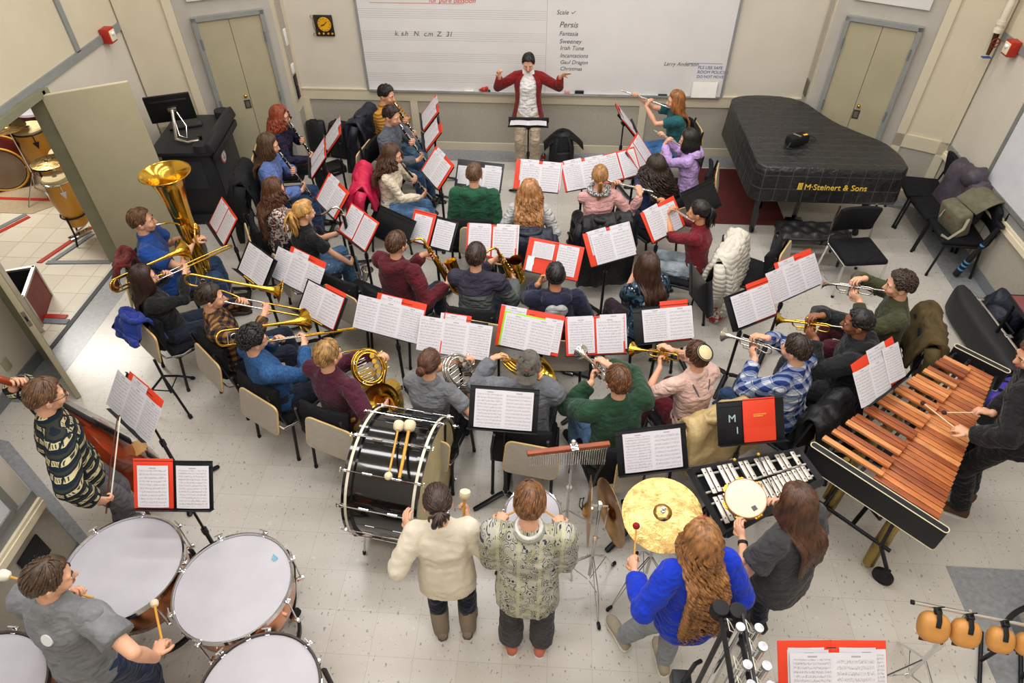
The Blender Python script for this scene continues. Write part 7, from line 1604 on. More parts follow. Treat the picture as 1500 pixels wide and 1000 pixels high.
def quilted(n, c):
    t = NT(n); x, y, z = t.xyz(); w_ = t.math('ABSOLUTE', t.math('SINE', t.math('MULTIPLY', t.math('ADD', z, t.math('MULTIPLY', t.noise(5, 2), .05)), 66))); t.col(t.mix(t.noise(6), lin(c), tuple(v*.86 for v in lin(c)))); t.bump(t.math('ADD', w_, t.math('MULTIPLY', t.noise(12, 3), 1.4)), .38, .02); return t.fin(.75, spec=.25)
drape('white quilted jacket hanging over the chair of the player in dark red', P[15].seatM @ Matrix.Translation((0, .0, 0)) @ Matrix.Rotation(rad(-6), 4, 'Z'), quilted('quilt_white', '#d9d3c6'), w=.56, b=.56, bulge=.09, seed=5, puff=1.2, nm='jacket')
drape('bright pink puffy jacket over the chair of the clarinetist in cream', P[8].seatM @ Matrix.Rotation(rad(10), 4, 'Z'), down('pink', '#c21d46', .45), w=.52, b=.52, bulge=.09, seed=8, nm='jacket')
drape('black blue coat draped over the chair of the dark-haired clarinetist in grey', P[6].seatM, down('ink', '#191c28'), w=.52, b=.66, bulge=.09, seed=6)
drape('black coat over the chair of the clarinetist in the blue sweater', P[3].seatM, M('felt_black', '#151518', .9, var=.2, bump=.4), w=.52, b=.72, bulge=.07, seed=3)
drape('brown corduroy coat over the chair of the trumpeter in olive', P[31].seatM, M('corduroy', '#4d3f22', .9, var=.2, vs=12, bump=.4), w=.54, b=.70, bulge=.08, seed=31)
drape('pale gold satin jacket over the chair of the trumpeter in pale pink', P[28].seatM, M('satin_gold', '#b79e6e', .4, var=.12, bump=.6, bs=16, bd=.03), w=.54, b=.34, bulge=.08, seed=28, nm='jacket')
drape('dark coat over the chair of the flutist with the braid', P[12].seatM, down('jet', '#121216'), w=.50, b=.72, bulge=.08, seed=12)
drape('dark blue coat over the chair of the wavy-haired player in grey', P[13].seatM, down('navy', '#1d2230'), w=.48, b=.30, bulge=.05, seed=13)
drape('royal blue hoodie over the chair of the long-haired trombonist', P[21].seatM @ Matrix.Rotation(rad(8), 4, 'Z'), cloth('royal_hoodie', '#23388c'), w=.28, b=.16, bulge=.015, seed=21, nm='hoodie', sleeves=False)
drape('dark red jacket over the chair of the tuba player', P[20].seatM, cloth('brick', '#6a2420'), w=.32, b=.22, bulge=.02, seed=20, nm='jacket', sleeves=False)
drape('black jacket over the chair of the trumpeter in the plaid shirt', P[29].seatM, down('jet', '#121216'), w=.46, b=.34, bulge=.03, seed=29, nm='jacket', sleeves=False, neckroll=False)
drape('dark grey violet puffy coat over the middle chair by the right wall', TR((4.48, 7.03, 0), rad(93)) @ Matrix.Translation((0, .06, -.02)), down('mauve', '#4a434c'), w=.56, f=.40, b=.46, bulge=.14, seed=41)
m = MB(); q = at(1425, 263, .90); m.ball((0, 0, 0), (.13, .12, .12), 18); m.v = [tuple(V(v)*(1+.25*noise.noise(V(v)*14))) for v in m.v]; t = thing('beanie', 'dark bobble-shaped hood bundle on top of the puffy coat', 'hood', (4.66, 6.92, .92)); obj('bundle', m, down('mauve', '#4a434c'), t, 0)
# canvas bag on the last chair
t = thing('canvas_bag', 'olive grey canvas satchel with open flap on the chair by the right wall', 'bag', (4.44, 6.58, .465), rad(100)); cv = M('canvas_olive', '#6b6753', .9, var=.15, vs=14, bump=.5, bs=200); m = MB(); m.box((0, 0, .15), (.36, .16, .30), Matrix.Rotation(rad(-14), 3, 'X'), bev=.03); obj('body', m, cv, t, 60)
m = MB(); rows = []
for i in range(9): a = i/8; rows.append([V((x, -.06-.30*a, .30+.13*sin(a*2.2)+.01*sin(x*20+a*5)+o)) for x, o in ((-.18, 0), (0, .006), (.18, 0), (.18, -.012), (0, -.006), (-.18, -.012))])
m.loft(rows); obj('flap', m, cv, t, 60); [obj('strap', mbf('tube', pp_, .014, 6, flat=.3), M('webbing', '#97907c', .9), t) for pp_ in ([(-.18, 0, .25), (-.26, .08, .18), (-.24, .18, .05), (-.12, .17, .02)], [(.06, .06, .28), (.08, .10, .2), (.08, .12, .12)])]; m = MB(); m.box((-.04, .118, .19), (.03, .004, .03), Matrix.Rotation(rad(-14), 3, 'X')); obj('leather_patch', m, M('leather', '#8a4a28', .6), t)
# folded stand leaning on the wall chair
a, b = at(1464, 332, .72), at(1400, 402, .03); t = thing('folded_tripod', 'folded black tripod with blue bands leaning by the right wall', 'tripod', (b.x, b.y, 0)); o_ = V((b.x, b.y, 0)); m = MB(); m.tube([b-o_, b.lerp(a, .4)-o_, a-o_], [.036, .030, .018], 10); obj('legs', m, blackpl, t); 
for f_ in (.12, .2, .27, .62): obj('blue_band', mbf('tube', [b.lerp(a, f_)-o_, b.lerp(a, f_+.025)-o_], .036 if f_ < .5 else .026, 10), M('band_blue', '#5aa0d8', .5), t)
m = MB(); m.T = Matrix.Translation(a-o_); m.box((0, 0, .02), (.05, .12, .04), bev=.01); obj('head', m, blackpl, t)
# long instrument case, bag and table on the right
a, b = at(1404, 452, .12), at(1480, 560, .12); d = b-a; d.z = 0; L = d.length; F = TR((a.x, a.y, 0), atan2(d.y, d.x)); t = thing('instrument_case', 'long black case with silver rim lying on its side by the right wall', 'case', mat=F); m = MB()
rows = []
for i in range(13): x = -.13+(L+.16)*i/12; w = .13*(1 if 2 < i else (.45, .8, .95)[i]); rows.append([V((x, .0+w*math.copysign(abs(cos(q))**.6, cos(q)), .17+.165*math.copysign(abs(sin(q))**.6, sin(q)))) for q in [2*pi*k/20 for k in range(20)]])
m.loft(rows); sh_ = obj('shell', m, M('case_pebble', '#232325', .6, var=.2, vs=60, bump=.4, bs=160), t); m = MB(); m.tube([(-.06, .06, .325), (.3, .065, .338), (L+.02, .065, .338)], .013, 8, flat=.6); obj('valance', m, silverm, t)
for x in (.10, L*.62): m = MB(); m.box((x, .075, .335), (.06, .07, .018), bev=.005); m.tube([(x, .05, .345), (x, .12, .33)], .006, 6); obj('latch', m, chrome, t)
m = MB(); m.tube([(L*.4, .10, .32), (L*.42, .15, .335), (L*.58, .15, .335), (L*.6, .10, .32)], .011, 8); obj('handle', m, blackrub, t)
t = thing('table', 'reddish brown topped table cut off by the right edge of the photo', 'table', (4.55, 4.6, 0)); m = MB(); m.box((.0, .0, .725), (.52, .98, .03), bev=.004); tp_ = obj('table_top', m, M('table_red', '#7a3f3c', .4, var=.06), t); m = MB(); [m.box((x, 0, .725), (.012, .99, .034)) for x in (-.264,)]; [m.box((0, y, .725), (.52, .012, .034)) for y in (-.494, .494)]; obj('edge', m, black, tp_)
for x in (-.22, .22):
    for y in (-.43, .43): m = MB(); m.tube([(x, y, .71), (x, y, 0)], .016, 8); obj('leg', m, dkmetal, t)
def heap(nm, lb, cat, c, r, mat, seed, n=7):
    rnd = random.Random(seed); m = MB()
    for i in range(n): m.ball((rnd.uniform(-.5, .5)*r[0], rnd.uniform(-.5, .5)*r[1], r[2]*rnd.uniform(.35, .6)), (r[0]*rnd.uniform(.45, .65), r[1]*rnd.uniform(.45, .65), r[2]*rnd.uniform(.4, .62)), 18)
    m.v = [(v[0]+.05*noise.noise(V(v)*6+V((seed, 0, 0))), v[1]+.05*noise.noise(V(v)*6+V((0, seed, 0))), max(.004, v[2]+.06*noise.noise(V(v)*7+V((0, 0, seed))))) for v in m.v]; t = thing(nm, lb, cat, c); obj('folds', m, mat, t, 0); return t
heap('coat', 'heap of dark navy coat behind the long black case', 'coat', (4.60, 5.42, 0), (.20, .30, .42), down('navy', '#1d2230'), 51); heap('coat', 'black coat heaped under the reddish table', 'coat', (4.62, 4.78, 0), (.20, .40, .44), down('jet', '#121216'), 52)
q = at(1466, 588, .2); t = thing('sports_bag', 'violet blue bag with black bands lying beside the marimba player', 'bag', (q.x+.02, q.y, 0), rad(35)); m = MB(); rows = []
for i in range(15): x = -.26+.52*i/14; w = (1-abs(i/7-1)**3.2*.55); rows.append([V((x, .13*w*cos(a), .30+(.11*w+.006*sin(i*2.1))*sin(a))) for a in [2*pi*k/18 for k in range(18)]])
m.loft(rows); obj('body', m, down('violet', '#4338a8'), t, 0)
for x in (-.15, 0, .15): m = MB(); m.tube([V((x, .134*cos(a), .30+.115*sin(a))) for a in [i*pi/10 for i in range(20)]], .011, 6, closed=True); obj('band', m, blackrub, t)
m = MB(); m.box((0, 0, .09), (.4, .2, .18), bev=.02); tag(obj('equipment_box', m, blackpl), 'low black box under the violet blue bag', 'box').matrix_world = TR((q.x+.02, q.y, 0), rad(35))
# --- lectern with monitor
q = lambda u, v: at(u, v, 1.02)
A, B, C, D_ = at(237, 221, 1.02), at(297, 224, 1.02), at(338, 166, 1.02), at(232, 192, 1.02); lc = V((-4.30, 7.38, 0)); lr = rad(6); t = thing('lectern', 'black media lectern with a round red and white seal', 'lectern', lc, lr-pi/2*0)
lm = M('lectern_black', '#222227', .5, var=.12, bump=.15, bs=200); m = MB(); m.box((0, 0, .06), (.66, .98, .12), bev=.01); obj('plinth', m, lm, t); m = MB(); m.box((0, .0, .52), (.56, .88, .82), bev=.012); body_ = obj('body', m, lm, t); m = MB(); m.box((.285, .0, .5), (.012, .74, .7), bev=.004); obj('side_panel', m, M('lectern_panel', '#2a2b31', .42), t); m = MB(); m.box((-.04, -.445, .66), (.40, .012, .36), bev=.004); obj('front_panel', m, M('lectern_panel', '#2a2b31'), t)
m = MB(); m.box((-.03, .0, .955), (.72, 1.0, .05), bev=.012); top_ = obj('work_top', m, lm, t)
m = MB(); m.T = Matrix.Translation((.31, .0, 1.01)); m.box((0, 0, 0), (.10, 1.0, .13), Matrix.Rotation(rad(-18), 3, 'Y'), bev=.02); m.box((.03, 0, -.12), (.06, .92, .09), bev=.02); obj('raised_rim', m, lm, t)
[obj('rim_corner', mbf('tube', [(x, y, .98), (x, y, 1.06)], [.09, .085], 18), lm, t) for x, y in ((.22, -.44), (.22, .44))]
m = MB(); m.T = Matrix.Translation((.293, -.10, .72)) @ ZX; m.lathe([(.001, .004), (.085, .004), (.086, 0)], 36); seal = obj('seal', m, M('seal_red', '#c23a3a', .5), t)
m = MB(); m.T = Matrix.Translation((.297, -.10, .72)) @ ZX; m.lathe([(.001, .004), (.062, .004), (.063, 0)], 36); m2 = obj('seal_center', m, M('seal_white', '#d9d9dc', .5, var=.25, vs=40), seal)
m = MB(); m.T = Matrix.Translation((.303, -.10, .72)) @ Matrix.Rotation(pi/2, 4, 'Z') @ Matrix.Rotation(pi/2, 4, 'X')
for i in range(18): a = 2*pi*i/18; m.box((.074*cos(a), .074*sin(a), 0), (.006, .012, .002), Matrix.Rotation(a, 3, 'Z'))
m.box((0, -.02, -.002), (.06, .03, .002)); m.box((0, .015, -.002), (.022, .03, .002)); obj('seal_marks', m, M('seal_print', '#8c8f96', .5), m2)
mt_ = at(250, 162, 1.30); mn = thing('computer_monitor', 'black computer monitor on a silver arm seen from behind', 'monitor', (mt_.x, mt_.y, .98), rad(22)); m = MB(); m.box((0, .03, .34), (.50, .035, .32), Matrix.Rotation(rad(4), 3, 'X'), bev=.008); obj('screen_case', m, M('monitor_black', '#131316', .35), mn); m = MB(); m.box((0, .006, .43), (.40, .02, .028), bev=.006); obj('vent_bar', m, blackpl, mn); m = MB(); m.box((.02, .0, .33), (.10, .03, .05), bev=.006); m.tube([(.02, -.02, .33), (.0, -.12, .16), (-.02, -.16, .04)], .021, 10); m.tube([(-.02, -.16, .04), (.10, -.26, .03), (.24, -.24, .03)], .02, 10); m.tube([(.24, -.24, .0), (.24, -.24, .08)], .026, 12); obj('arm', m, silverm, mn); m = MB(); m.tube([(.06, -.02, .3), (.12, -.1, .16), (.10, -.2, .06), (.03, -.2, .1), (.02, -.08, .28)], .005, 6); obj('cable', m, silverm, mn)
q = at(272, 183, 1.0); t = thing('keyboard', 'dark keyboard and cables lying on the lectern top', 'keyboard', (q.x, q.y, .982), rad(25)); m = MB(); m.box((0, 0, .012), (.38, .13, .02), bev=.004); obj('case', m, blackpl, t); m = MB(); [m.box((-.165+.03*i, -.042+.028*j, .0235), (.024, .022, .005)) for i in range(12) for j in range(4)]; obj('keys', m, M('key_grey', '#3a3a3e', .5), t)
# --- whiteboard
WB = thing('whiteboard', 'wide whiteboard with printed music staves and handwritten notes', 'whiteboard', (-.15, 8.99, .87)); ox, oz = -.15, .87
wbm = NT('whiteboard_surface'); x, y, z = wbm.xyz(); nz = wbm.noise(1.8, 5); f = wbm.math('FRACT', wbm.math('DIVIDE', wbm.math('SUBTRACT', z, .125), .272)); inst = wbm.math('MULTIPLY', wbm.math('LESS_THAN', f, .47), wbm.math('GREATER_THAN', z, .12)); q5 = wbm.math('FRACT', wbm.math('DIVIDE', f, .094)); ln = wbm.math('MULTIPLY', wbm.math('MULTIPLY', inst, wbm.math('LESS_THAN', q5, .16)), wbm.math('LESS_THAN', x, .02))
base = wbm.mix(wbm.math('MULTIPLY', nz, .6), lin('#e6e3e1'), lin('#c9c6c5')); c_ = wbm.mix(wbm.math('MULTIPLY', ln, .5), base, lin('#6f6f74')); seam = wbm.math('LESS_THAN', wbm.math('ABSOLUTE', wbm.math('SUBTRACT', x, .03)), .004); wbm.col(wbm.mix(wbm.math('MULTIPLY', seam, .4), c_, lin('#777777')))
m = MB(); m.box((0, -.008, .70), (4.75, .016, 1.40)); obj('board_surface', m, wbm.fin(.22, spec=.5), WB)
m = MB(); m.box((-2.39, -.012, .70), (.03, .03, 1.42)); m.box((2.39, -.012, .70), (.03, .03, 1.42)); m.box((0, -.012, 1.41), (4.8, .03, .03)); obj('frame', m, steel, WB, 30)
m = MB(); m.box((0, -.035, .0), (4.75, .07, .014), bev=.003); m.box((0, -.066, .012), (4.75, .006, .02)); obj('marker_tray', m, M('tray_alu', '#c9c9c9', .35, metal=.7), WB)
ink = M('marker_black', '#55555a', .6, var=0); inkb = M('marker_blue', '#3d5a9c', .6, var=0); inkr = M('marker_red', '#cf4238', .6, var=0)
def wt(s, u, v, size, mt=ink, sh=.25):
    d = R2*((u-750)/F_PX)+U2*((500-v)/F_PX)+fwd; tt = 8.97/d.y; P_ = V((0, 0, CAM_H))+d*tt
    text('handwriting', s, size, Matrix.Translation((P_.x-ox, -.0175, P_.z-oz)) @ Matrix.Rotation(pi/2, 4, 'X'), mt, WB, ext=.0008, shear=sh)
for s, u, v, z_ in (('Scale \u2713', 815, 21, .075), ('Persis', 819, 40, .10), ('Fantasia', 819, 52, .075), ('Sweeney', 819, 63.5, .08), ('Irish Tune', 820, 73, .075), ('Incantations', 820, 84, .075), ('Gaul Dragon', 820, 93.5, .07), ('Christmas', 820, 103, .07), ('Larry Anderson', 972, 96, .07)): wt(s, u, v, z_)
wt('PLS USE SAFE', 1022, 101, .055, inkb, .1); wt('ROOM POLICIES', 1021, 107.5, .055, inkb, .1); wt('DO NOT MOVE', 1020, 114, .05, inkb, .1); wt('~~~~~~~~~~~~~~~', 1008, 94, .05, inkb, 0)
wt('k. s.h   N.  c.m  Z.  31', 578, 52, .085); wt('____________________________', 541, 2.5, .085, inkr, 0); wt('for pure bassoon', 628, 3.5, .085, inkr)
def onb(u, v, z): 
    d = R2*((u-750)/F_PX)+U2*((500-v)/F_PX)+fwd; tt = (8.955)/d.y; return V((d.x*tt, 8.957, z))
for nm, lb, ca, u, w, mt in (('marker', 'white marker with black cap on the board tray left of the conductor', 'marker', 687, .13, whitep), ('board_eraser', 'black eraser on the board tray right of the conductor', 'eraser', 849, .12, blackpl), ('pink_eraser', 'small pink eraser on the board tray by the raised hand', 'eraser', 831, .06, M('eraser_pink', '#d8a29c', .7)), ('marker', 'dark marker on the board tray above the teal flutist', 'marker', 972, .12, blackpl)):
    p_ = onb(u, 130, .885); m = MB(); m.box((0, 0, .012 if 'er' != nm[-2:] or 'eraser' not in nm else .025), (w, .03, .022 if 'eraser' not in nm else .045), bev=.006); tag(obj(nm, m, mt), lb, ca).location = (p_.x, p_.y-.005, .878)
p_ = onb(709, 128, .9); t = thing('toy_bird', 'small red figure sitting on the board tray beside the conductor', 'figure', (p_.x, p_.y-.01, .878)); m = MB(); m.ball((0, 0, .035), (.05, .03, .035)); m.ball((.035, -.005, .06), .024); m.tube([(-.03, 0, .04), (-.07, 0, .03)], [.02, .008], 8); obj('body', m, redp, t); m = MB(); m.ball((.07, -.005, .02), (.018, .015, .02)); obj('foot', m, M('toy_black', '#17171a', .6), t)
p_ = onb(1031, 130, .9); t = thing('paper_tray', 'white plastic wall pocket at the right end of the whiteboard', 'paper tray', (p_.x, p_.y+.005, .885)); m = MB(); m.box((0, .02, .14), (.34, .006, .28)); m.box((0, -.04, .10), (.32, .006, .20), Matrix.Rotation(rad(-12), 3, 'X')); [m.box((s*.16, -.01, .10), (.006, .06, .20)) for s in (-1, 1)]; m.box((0, -.01, .003), (.32, .07, .006)); obj('pocket', m, whitep, t)
# clock picture, alarms, pipe
CLK = (-2.995, 8.985, 1.70); t = thing('wall_clock', 'square dark wall tile with a yellow clock face in a wire frame', 'clock', CLK); m = MB(); m.box((0, -.01, 0), (.24, .02, .26), bev=.004); obj('tile', m, M('clock_tile', '#2a2118', .5, var=.3, vs=20), t); m = MB(); m.T = Matrix.Translation((.01, -.022, .02)) @ Matrix.Rotation(pi/2, 4, 'X'); m.lathe([(.001, .004), (.086, .004), (.088, 0)], 32); fc = obj('face', m, M('clock_yellow', '#e0a51c', .5, var=.1), t)
m = MB(); [m.box((.01+.072*cos(a), -.028, .02+.072*sin(a)), (.008, .003, .008)) for a in [i*pi/6 for i in range(12)]]; obj('hour_marks', m, black, fc); m = MB(); m.tube([(.01, -.03, .02), (-.035, -.03, .005)], .006, 6); m.tube([(.01, -.03, .02), (.045, -.03, .055)], .0035, 6); obj('hands', m, black, fc); m = MB(); m.tube([(-.125, -.02, .10), (-.14, -.02, 0), (-.12, -.02, -.10)], .004, 6); [m.tube([V((-.14+.02*cos(a), -.02, zz+.02*sin(a))) for a in [i*pi/5 for i in range(10)]], .004, 6, closed=True) for zz in (.11, -.11)]; obj('wire_scroll', m, silverm, t); m = MB(); [m.box((x_, -.022, -.095), (.022, .004, .022), Matrix.Rotation(pi/4, 3, 'Y')) for x_ in (-.08, -.02, .04, .095)]; obj('gold_diamonds', m, M('clock_gold', '#d8a53a', .5), t)
def alarm(lb, T):
    t = thing('fire_alarm', lb, 'fire alarm', mat=T, group='fire alarms'); m = MB(); m.box((0, -.05, 0), (.13, .10, .15), bev=.006); obj('red_box', m, redp, t); m = MB(); m.box((0, -.104, .0), (.10, .012, .11), bev=.004); st_ = obj('strobe_plate', m, M('strobe_cream', '#e4d8bb', .4), t); m = MB(); m.ball((0, -.115, .02), (.03, .014, .022), 12); obj('strobe_lens', m, M('lens', '#e9e9ee', .1), st_)
alarm('red fire alarm box on the left wall above the open door', TR((-4.965, 7.42, 2.09), rad(90))); alarm('red fire alarm box at the right edge of the photo', TR((4.80, 7.52, 2.09), rad(-90)))
px_ = V((4.70, 7.82, 0)); t = thing('water_pipe', 'white water pipe with valves coming down the right corner', 'pipe', (4.70, 7.80, 2.05)); m = MB(); m.tube([(0, 0, 3.3), (0, 0, .14)], .032, 12); [m.tube([(0, 0, z_), (0, 0, z_+.04)], .045, 12) for z_ in (.10, .18)]; obj('tube', m, M('pipe_white', '#e2d9c6', .45), t); m = MB(); m.tube([(0, 0, .12), (0, -.02, -.03), (-.02, -.05, -.12)], [.03, .026, .018], 10); obj('valve_body', m, M('valve_bronze', '#4a2a1c', .4, metal=.6, var=.3), t); m = MB(); m.T = Matrix.Translation((-.02, -.09, .02)) @ Matrix.Rotation(pi/2, 4, 'X'); m.tube([V((.045*cos(a), .045*sin(a), 0)) for a in [i*pi/8 for i in range(16)]], .007, 6, closed=True); m.tube([(-.045, 0, 0), (.045, 0, 0)], .005, 6); m.tube([(0, -.045, 0), (0, .045, 0)], .005, 6); obj('handwheel', m, M('wheel_red', '#7a2a22', .5), t); m = MB(); m.box((-.03, -.06, -.14), (.09, .05, .008)); obj('blue_tag', m, M('tag_blue', '#2a4a9c', .5), t)
# right wall whiteboard and near-left wall board
def wallboard(lb, T, w, h):
    t = thing('whiteboard', lb, 'whiteboard', mat=T); m = MB(); m.box((w/2, -.006, h/2), (w, .012, h)); obj('board_surface', m, M('board_pale', '#dcdce2', .25, var=.03), t); m = MB(); [m.box((x, -.012, h/2), (.05, .024, h+.06)) for x in (-.025, w+.025)]; [m.box((w/2, -.012, z_), (w, .024, .05)) for z_ in (-.025, h+.025)]; obj('frame', m, M('frame_grey', '#7d7e78', .5), t)
wallboard('whiteboard at the right wall above the canvas bag', TR((4.81, 6.92, .90), -pi/2), 3.2, 1.4); wallboard('whiteboard on the near left wall behind the timpanist', TR((-3.475, -.8, .90), pi/2), 3.05, 1.4)
t = thing('floor_outlet', 'black square connector plate on the near left wall', 'wall plate', (-3.475, 2.16, .46), pi/2); m = MB(); m.box((0, -.008, 0), (.22, .014, .22), bev=.003); obj('plate', m, black, t); m = MB(); m.T = Matrix.Translation((0, -.016, 0)) @ Matrix.Rotation(pi/2, 4, 'X'); m.lathe([(.004, .006), (.02, .006), (.024, 0)], 16); obj('socket', m, blackpl, t)
t = thing('wall_outlet', 'beige socket plate low on the left wall beside the open door', 'socket', (-4.975, 4.10, .30), pi/2); m = MB(); m.box((0, -.006, 0), (.08, .010, .12), bev=.003); obj('plate', m, doorm, t)
# --- bags along the front wall and by the conductor
def backpack(lb, loc, rz, s=1.0, mat=None, coat=False):
    t = thing('backpack', lb, 'backpack', loc, rz); mt = mat or down('pack', '#17171a', .6); m = MB(); rows = []
    for i in range(11): z_ = i/10; w = s*.17*(1-.45*max(0, z_-.55)**1.4*2); dd = s*.11*(1-.5*max(0, z_-.5)); rows.append([V((w*math.copysign(abs(cos(a))**.6, cos(a)), dd*math.copysign(abs(sin(a))**.6, sin(a)), s*.46*z_)) for a in [2*pi*k/22 for k in range(22)]])
    m.loft(rows); obj('bag', m, mt, t, 60); m = MB(); m.box((0, -s*.115, s*.15), (s*.24, s*.05, s*.2), bev=.02); obj('pocket', m, mt, t, 60); [obj('strap', mbf('tube', [(k*s*.08, -s*.08, s*.44), (k*s*.10, -s*.15, s*.36), (k*s*.11, -s*.16, s*.2), (k*s*.12, -s*.12, s*.04)], .018*s, 6, flat=.35), blackrub, t) for k in (-1, 1)]; m = MB(); m.tube([(-.035*s, 0, s*.45), (-.03*s, 0, s*.51), (.03*s, 0, s*.51), (.035*s, 0, s*.45)], .009*s, 8); obj('grab_handle', m, blackrub, t); return t
backpack('black backpack with a jacket draped over it behind the conductor stand', (.14, 8.62, 0), .15, 1.0)
m = MB(); rows = []
for i in range(13): a = -1+i/6; rows.append([V((.27*a, y_, .47-.20*abs(a)**1.6-.3*max(0, abs(y_)-.05)+o+.012*noise.noise(V((a*4, y_*9, 1))))) for y_, o in ((-.12, 0), (0, .03), (.15, 0), (.15, -.012), (0, .018), (-.12, -.012))])
m.loft(rows); t = thing('jacket', 'black jacket spread over the backpack behind the conductor stand', 'jacket', (.16, 8.66, .02), .1); obj('cloth', m, down('jet', '#121216'), t, 0)
m = MB(); m.lathe([(.02, 0), (.031, .006), (.032, .10), (.026, .118), (.001, .118)], 20); t = thing('soda_can', 'silver and red drink can on the floor beside the black backpack', 'can', (-.11, 8.74, .002)); obj('can', m, silverm, t); m = MB(); m.lathe([(.0325, .03), (.0328, .085)], 20, cap=False); obj('label_band', m, redp, t)
backpack('black backpack leaning on the wall behind the red-haired clarinetist', (-2.98, 8.74, 0), -.2, 1.05)
m = MB(); m.box((0, 0, .26), (.26, .12, .52), Matrix.Rotation(rad(-10), 3, 'X'), bev=.04); t = thing('instrument_case', 'narrow black case standing on end left of the black backpack by the wall', 'case', (-3.30, 8.70, 0), .1); obj('shell', m, blackpl, t); m = MB(); m.tube([(-.05, -.02, .52), (-.04, -.03, .56), (.04, -.03, .56), (.05, -.02, .52)], .009, 8); obj('handle', m, blackrub, t)
def case(lb, u, v, sx, sy, sz, rz, opened=False):
    q = at(u, v, 0); t = thing('instrument_case', lb, 'case', (q.x, q.y, .002), rad(rz)); m = MB(); m.box((0, 0, sz/2), (sx, sy, sz), bev=.015); obj('shell', m, blackpl, t); m = MB(); m.box((0, -sy/2-.003, sz*.5), (.08, .014, .02), bev=.004); obj('latch', m, chrome, t); m = MB(); m.tube([(-.05, -sy/2, sz*.55), (-.05, -sy/2-.03, sz*.55), (.05, -sy/2-.03, sz*.55), (.05, -sy/2, sz*.55)], .006, 6); obj('handle', m, blackrub, t); return t
case('small black case on the floor between the two clarinet rows', 487, 252, .34, .26, .10, 40); case('black case on the floor under the stand of the capped horn player', 840, 533, .42, .30, .04, -18)
t = case('small black case on the floor under the stand of the tie-dye saxophonist', 972, 412, .26, .14, .08, 20)
case('long black case on the floor under the marimba stand', 1265, 655, .62, .26, .12, -35)
heap('teal_bag', 'small teal cloth bag on the floor by the feet of the dark red sweater player', 'bag', (1.22, 5.42, 0), (.10, .08, .16), hstripes('teal_stripes', '#1f7f98', '#123c4c', .05), 61)
# instrument floor stand behind the trombones
q = at(235, 520, 0); t = thing('instrument_stand', 'folding black tripod behind the chair of the long-haired trombonist', 'stand', (-3.42, 4.0, 0)); m = MB(); m.tube([(0, 0, .12), (.0, .0, .55)], .012, 8); obj('post', m, dkmetal, t)
for i in range(3): a = rad(200+120*i); m = MB(); m.tube([(0, 0, .34), (.14*cos(a), .14*sin(a), .20), (.29*cos(a), .29*sin(a), .02)], .011, 8); m.tube([(0, 0, .14), (.14*cos(a), .14*sin(a), .20)], .006, 6); l_ = obj('leg', m, dkmetal, t); m = MB(); m.tube([(.28*cos(a), .28*sin(a), .03), (.30*cos(a), .30*sin(a), 0)], .018, 8); obj('rubber_foot', m, blackrub, l_)
# --- next room: congas, drum kit, flight case, paper roll
cw = M('conga_wood', '#c98f35', .32, var=.18, vs=4, stretch=(1, 1, .15), coat=.2)
def conga(lb, x, y, R, h, z0, tilt=0):
    t = thing('conga_drum', lb, 'conga', (x, y, 0), group='congas in the next room'); m = MB(); m.lathe([(R*.70, z0), (R*.86, z0+h*.25), (R*1.04, z0+h*.55), (R*1.05, z0+h*.68), (R*.94, z0+h*.97)], 32, cap=False); obj('shell', m, cw, t); m = MB(); m.lathe([(.001, z0+h+.006), (R*.88, z0+h+.005), (R*.97, z0+h-.01), (R*.985, z0+h-.05), (R*.9, z0+h-.05)], 32, cap=False); obj('skin', m, headtan, t); m = MB(); m.tube([V((R*1.0*cos(a), R*1.0*sin(a), z0+h-.04)) for a in [i*pi/14 for i in range(28)]], .010, 8, closed=True); obj('rim', m, chrome if R < .17 else black, t)
    m = MB(); m.lathe([(.001, z0+h+.0075), (.028, z0+h+.007)], 12, cap=False); obj('head_mark', m, M('mark_dark', '#4b4430', .7), t)
    for i in range(5): a = 2*pi*i/5+.4; m = MB(); m.T = Matrix.Rotation(a, 4, 'Z'); m.prism([(-.035, 0), (.035, 0), (0, -.09)], 0, .012, Matrix.Translation((R*.99, 0, z0+h*.80)) @ Matrix.Rotation(pi/2, 4, 'Z') @ Matrix.Rotation(pi/2, 4, 'X')); m.tube([(R*1.04, 0, z0+h*.72), (R*1.03, 0, z0+h-.03)], .006, 6); obj('lug_plate', m, black if R > .17 else chrome, t)
    m = MB(); m.tube([V((R*.95*cos(a), R*.95*sin(a), z0+.14)) for a in [i*pi/14 for i in range(28)]], .011, 8, closed=True); bk_ = obj('stand_ring', m, black, t)
    for i in range(3): a = 2*pi*i/3+.5; m = MB(); m.tube([(R*.95*cos(a), R*.95*sin(a), z0+.16), (R*1.0*cos(a), R*1.0*sin(a), .14), (R*1.35*cos(a), R*1.35*sin(a), .012)], .011, 8); obj('stand_leg', m, black, t)
conga('nearer tall conga in a black floor stand seen through the doorway', -5.62, 6.52, .15, .62, .22); conga('larger conga with black hardware behind, seen through the doorway', -6.58, 7.62, .19, .66, .22); conga('third conga half hidden behind the door post in the next room', -6.05, 7.35, .17, .62, .10)
q = at(70, 232, .95); t = thing('ride_cymbal', 'cymbal on a stand in front of the congas in the next room', 'cymbal', (q.x, q.y, 0)); m = MB(); m.T = Matrix.Translation((0, 0, .95)); m.lathe(cymdisc(.20), 36, cap=False); obj('cymbal', m, bronze, t); m = MB(); m.tube([(0, 0, .05), (0, 0, .97)], .01, 8); obj('pole', m, chrome, t)
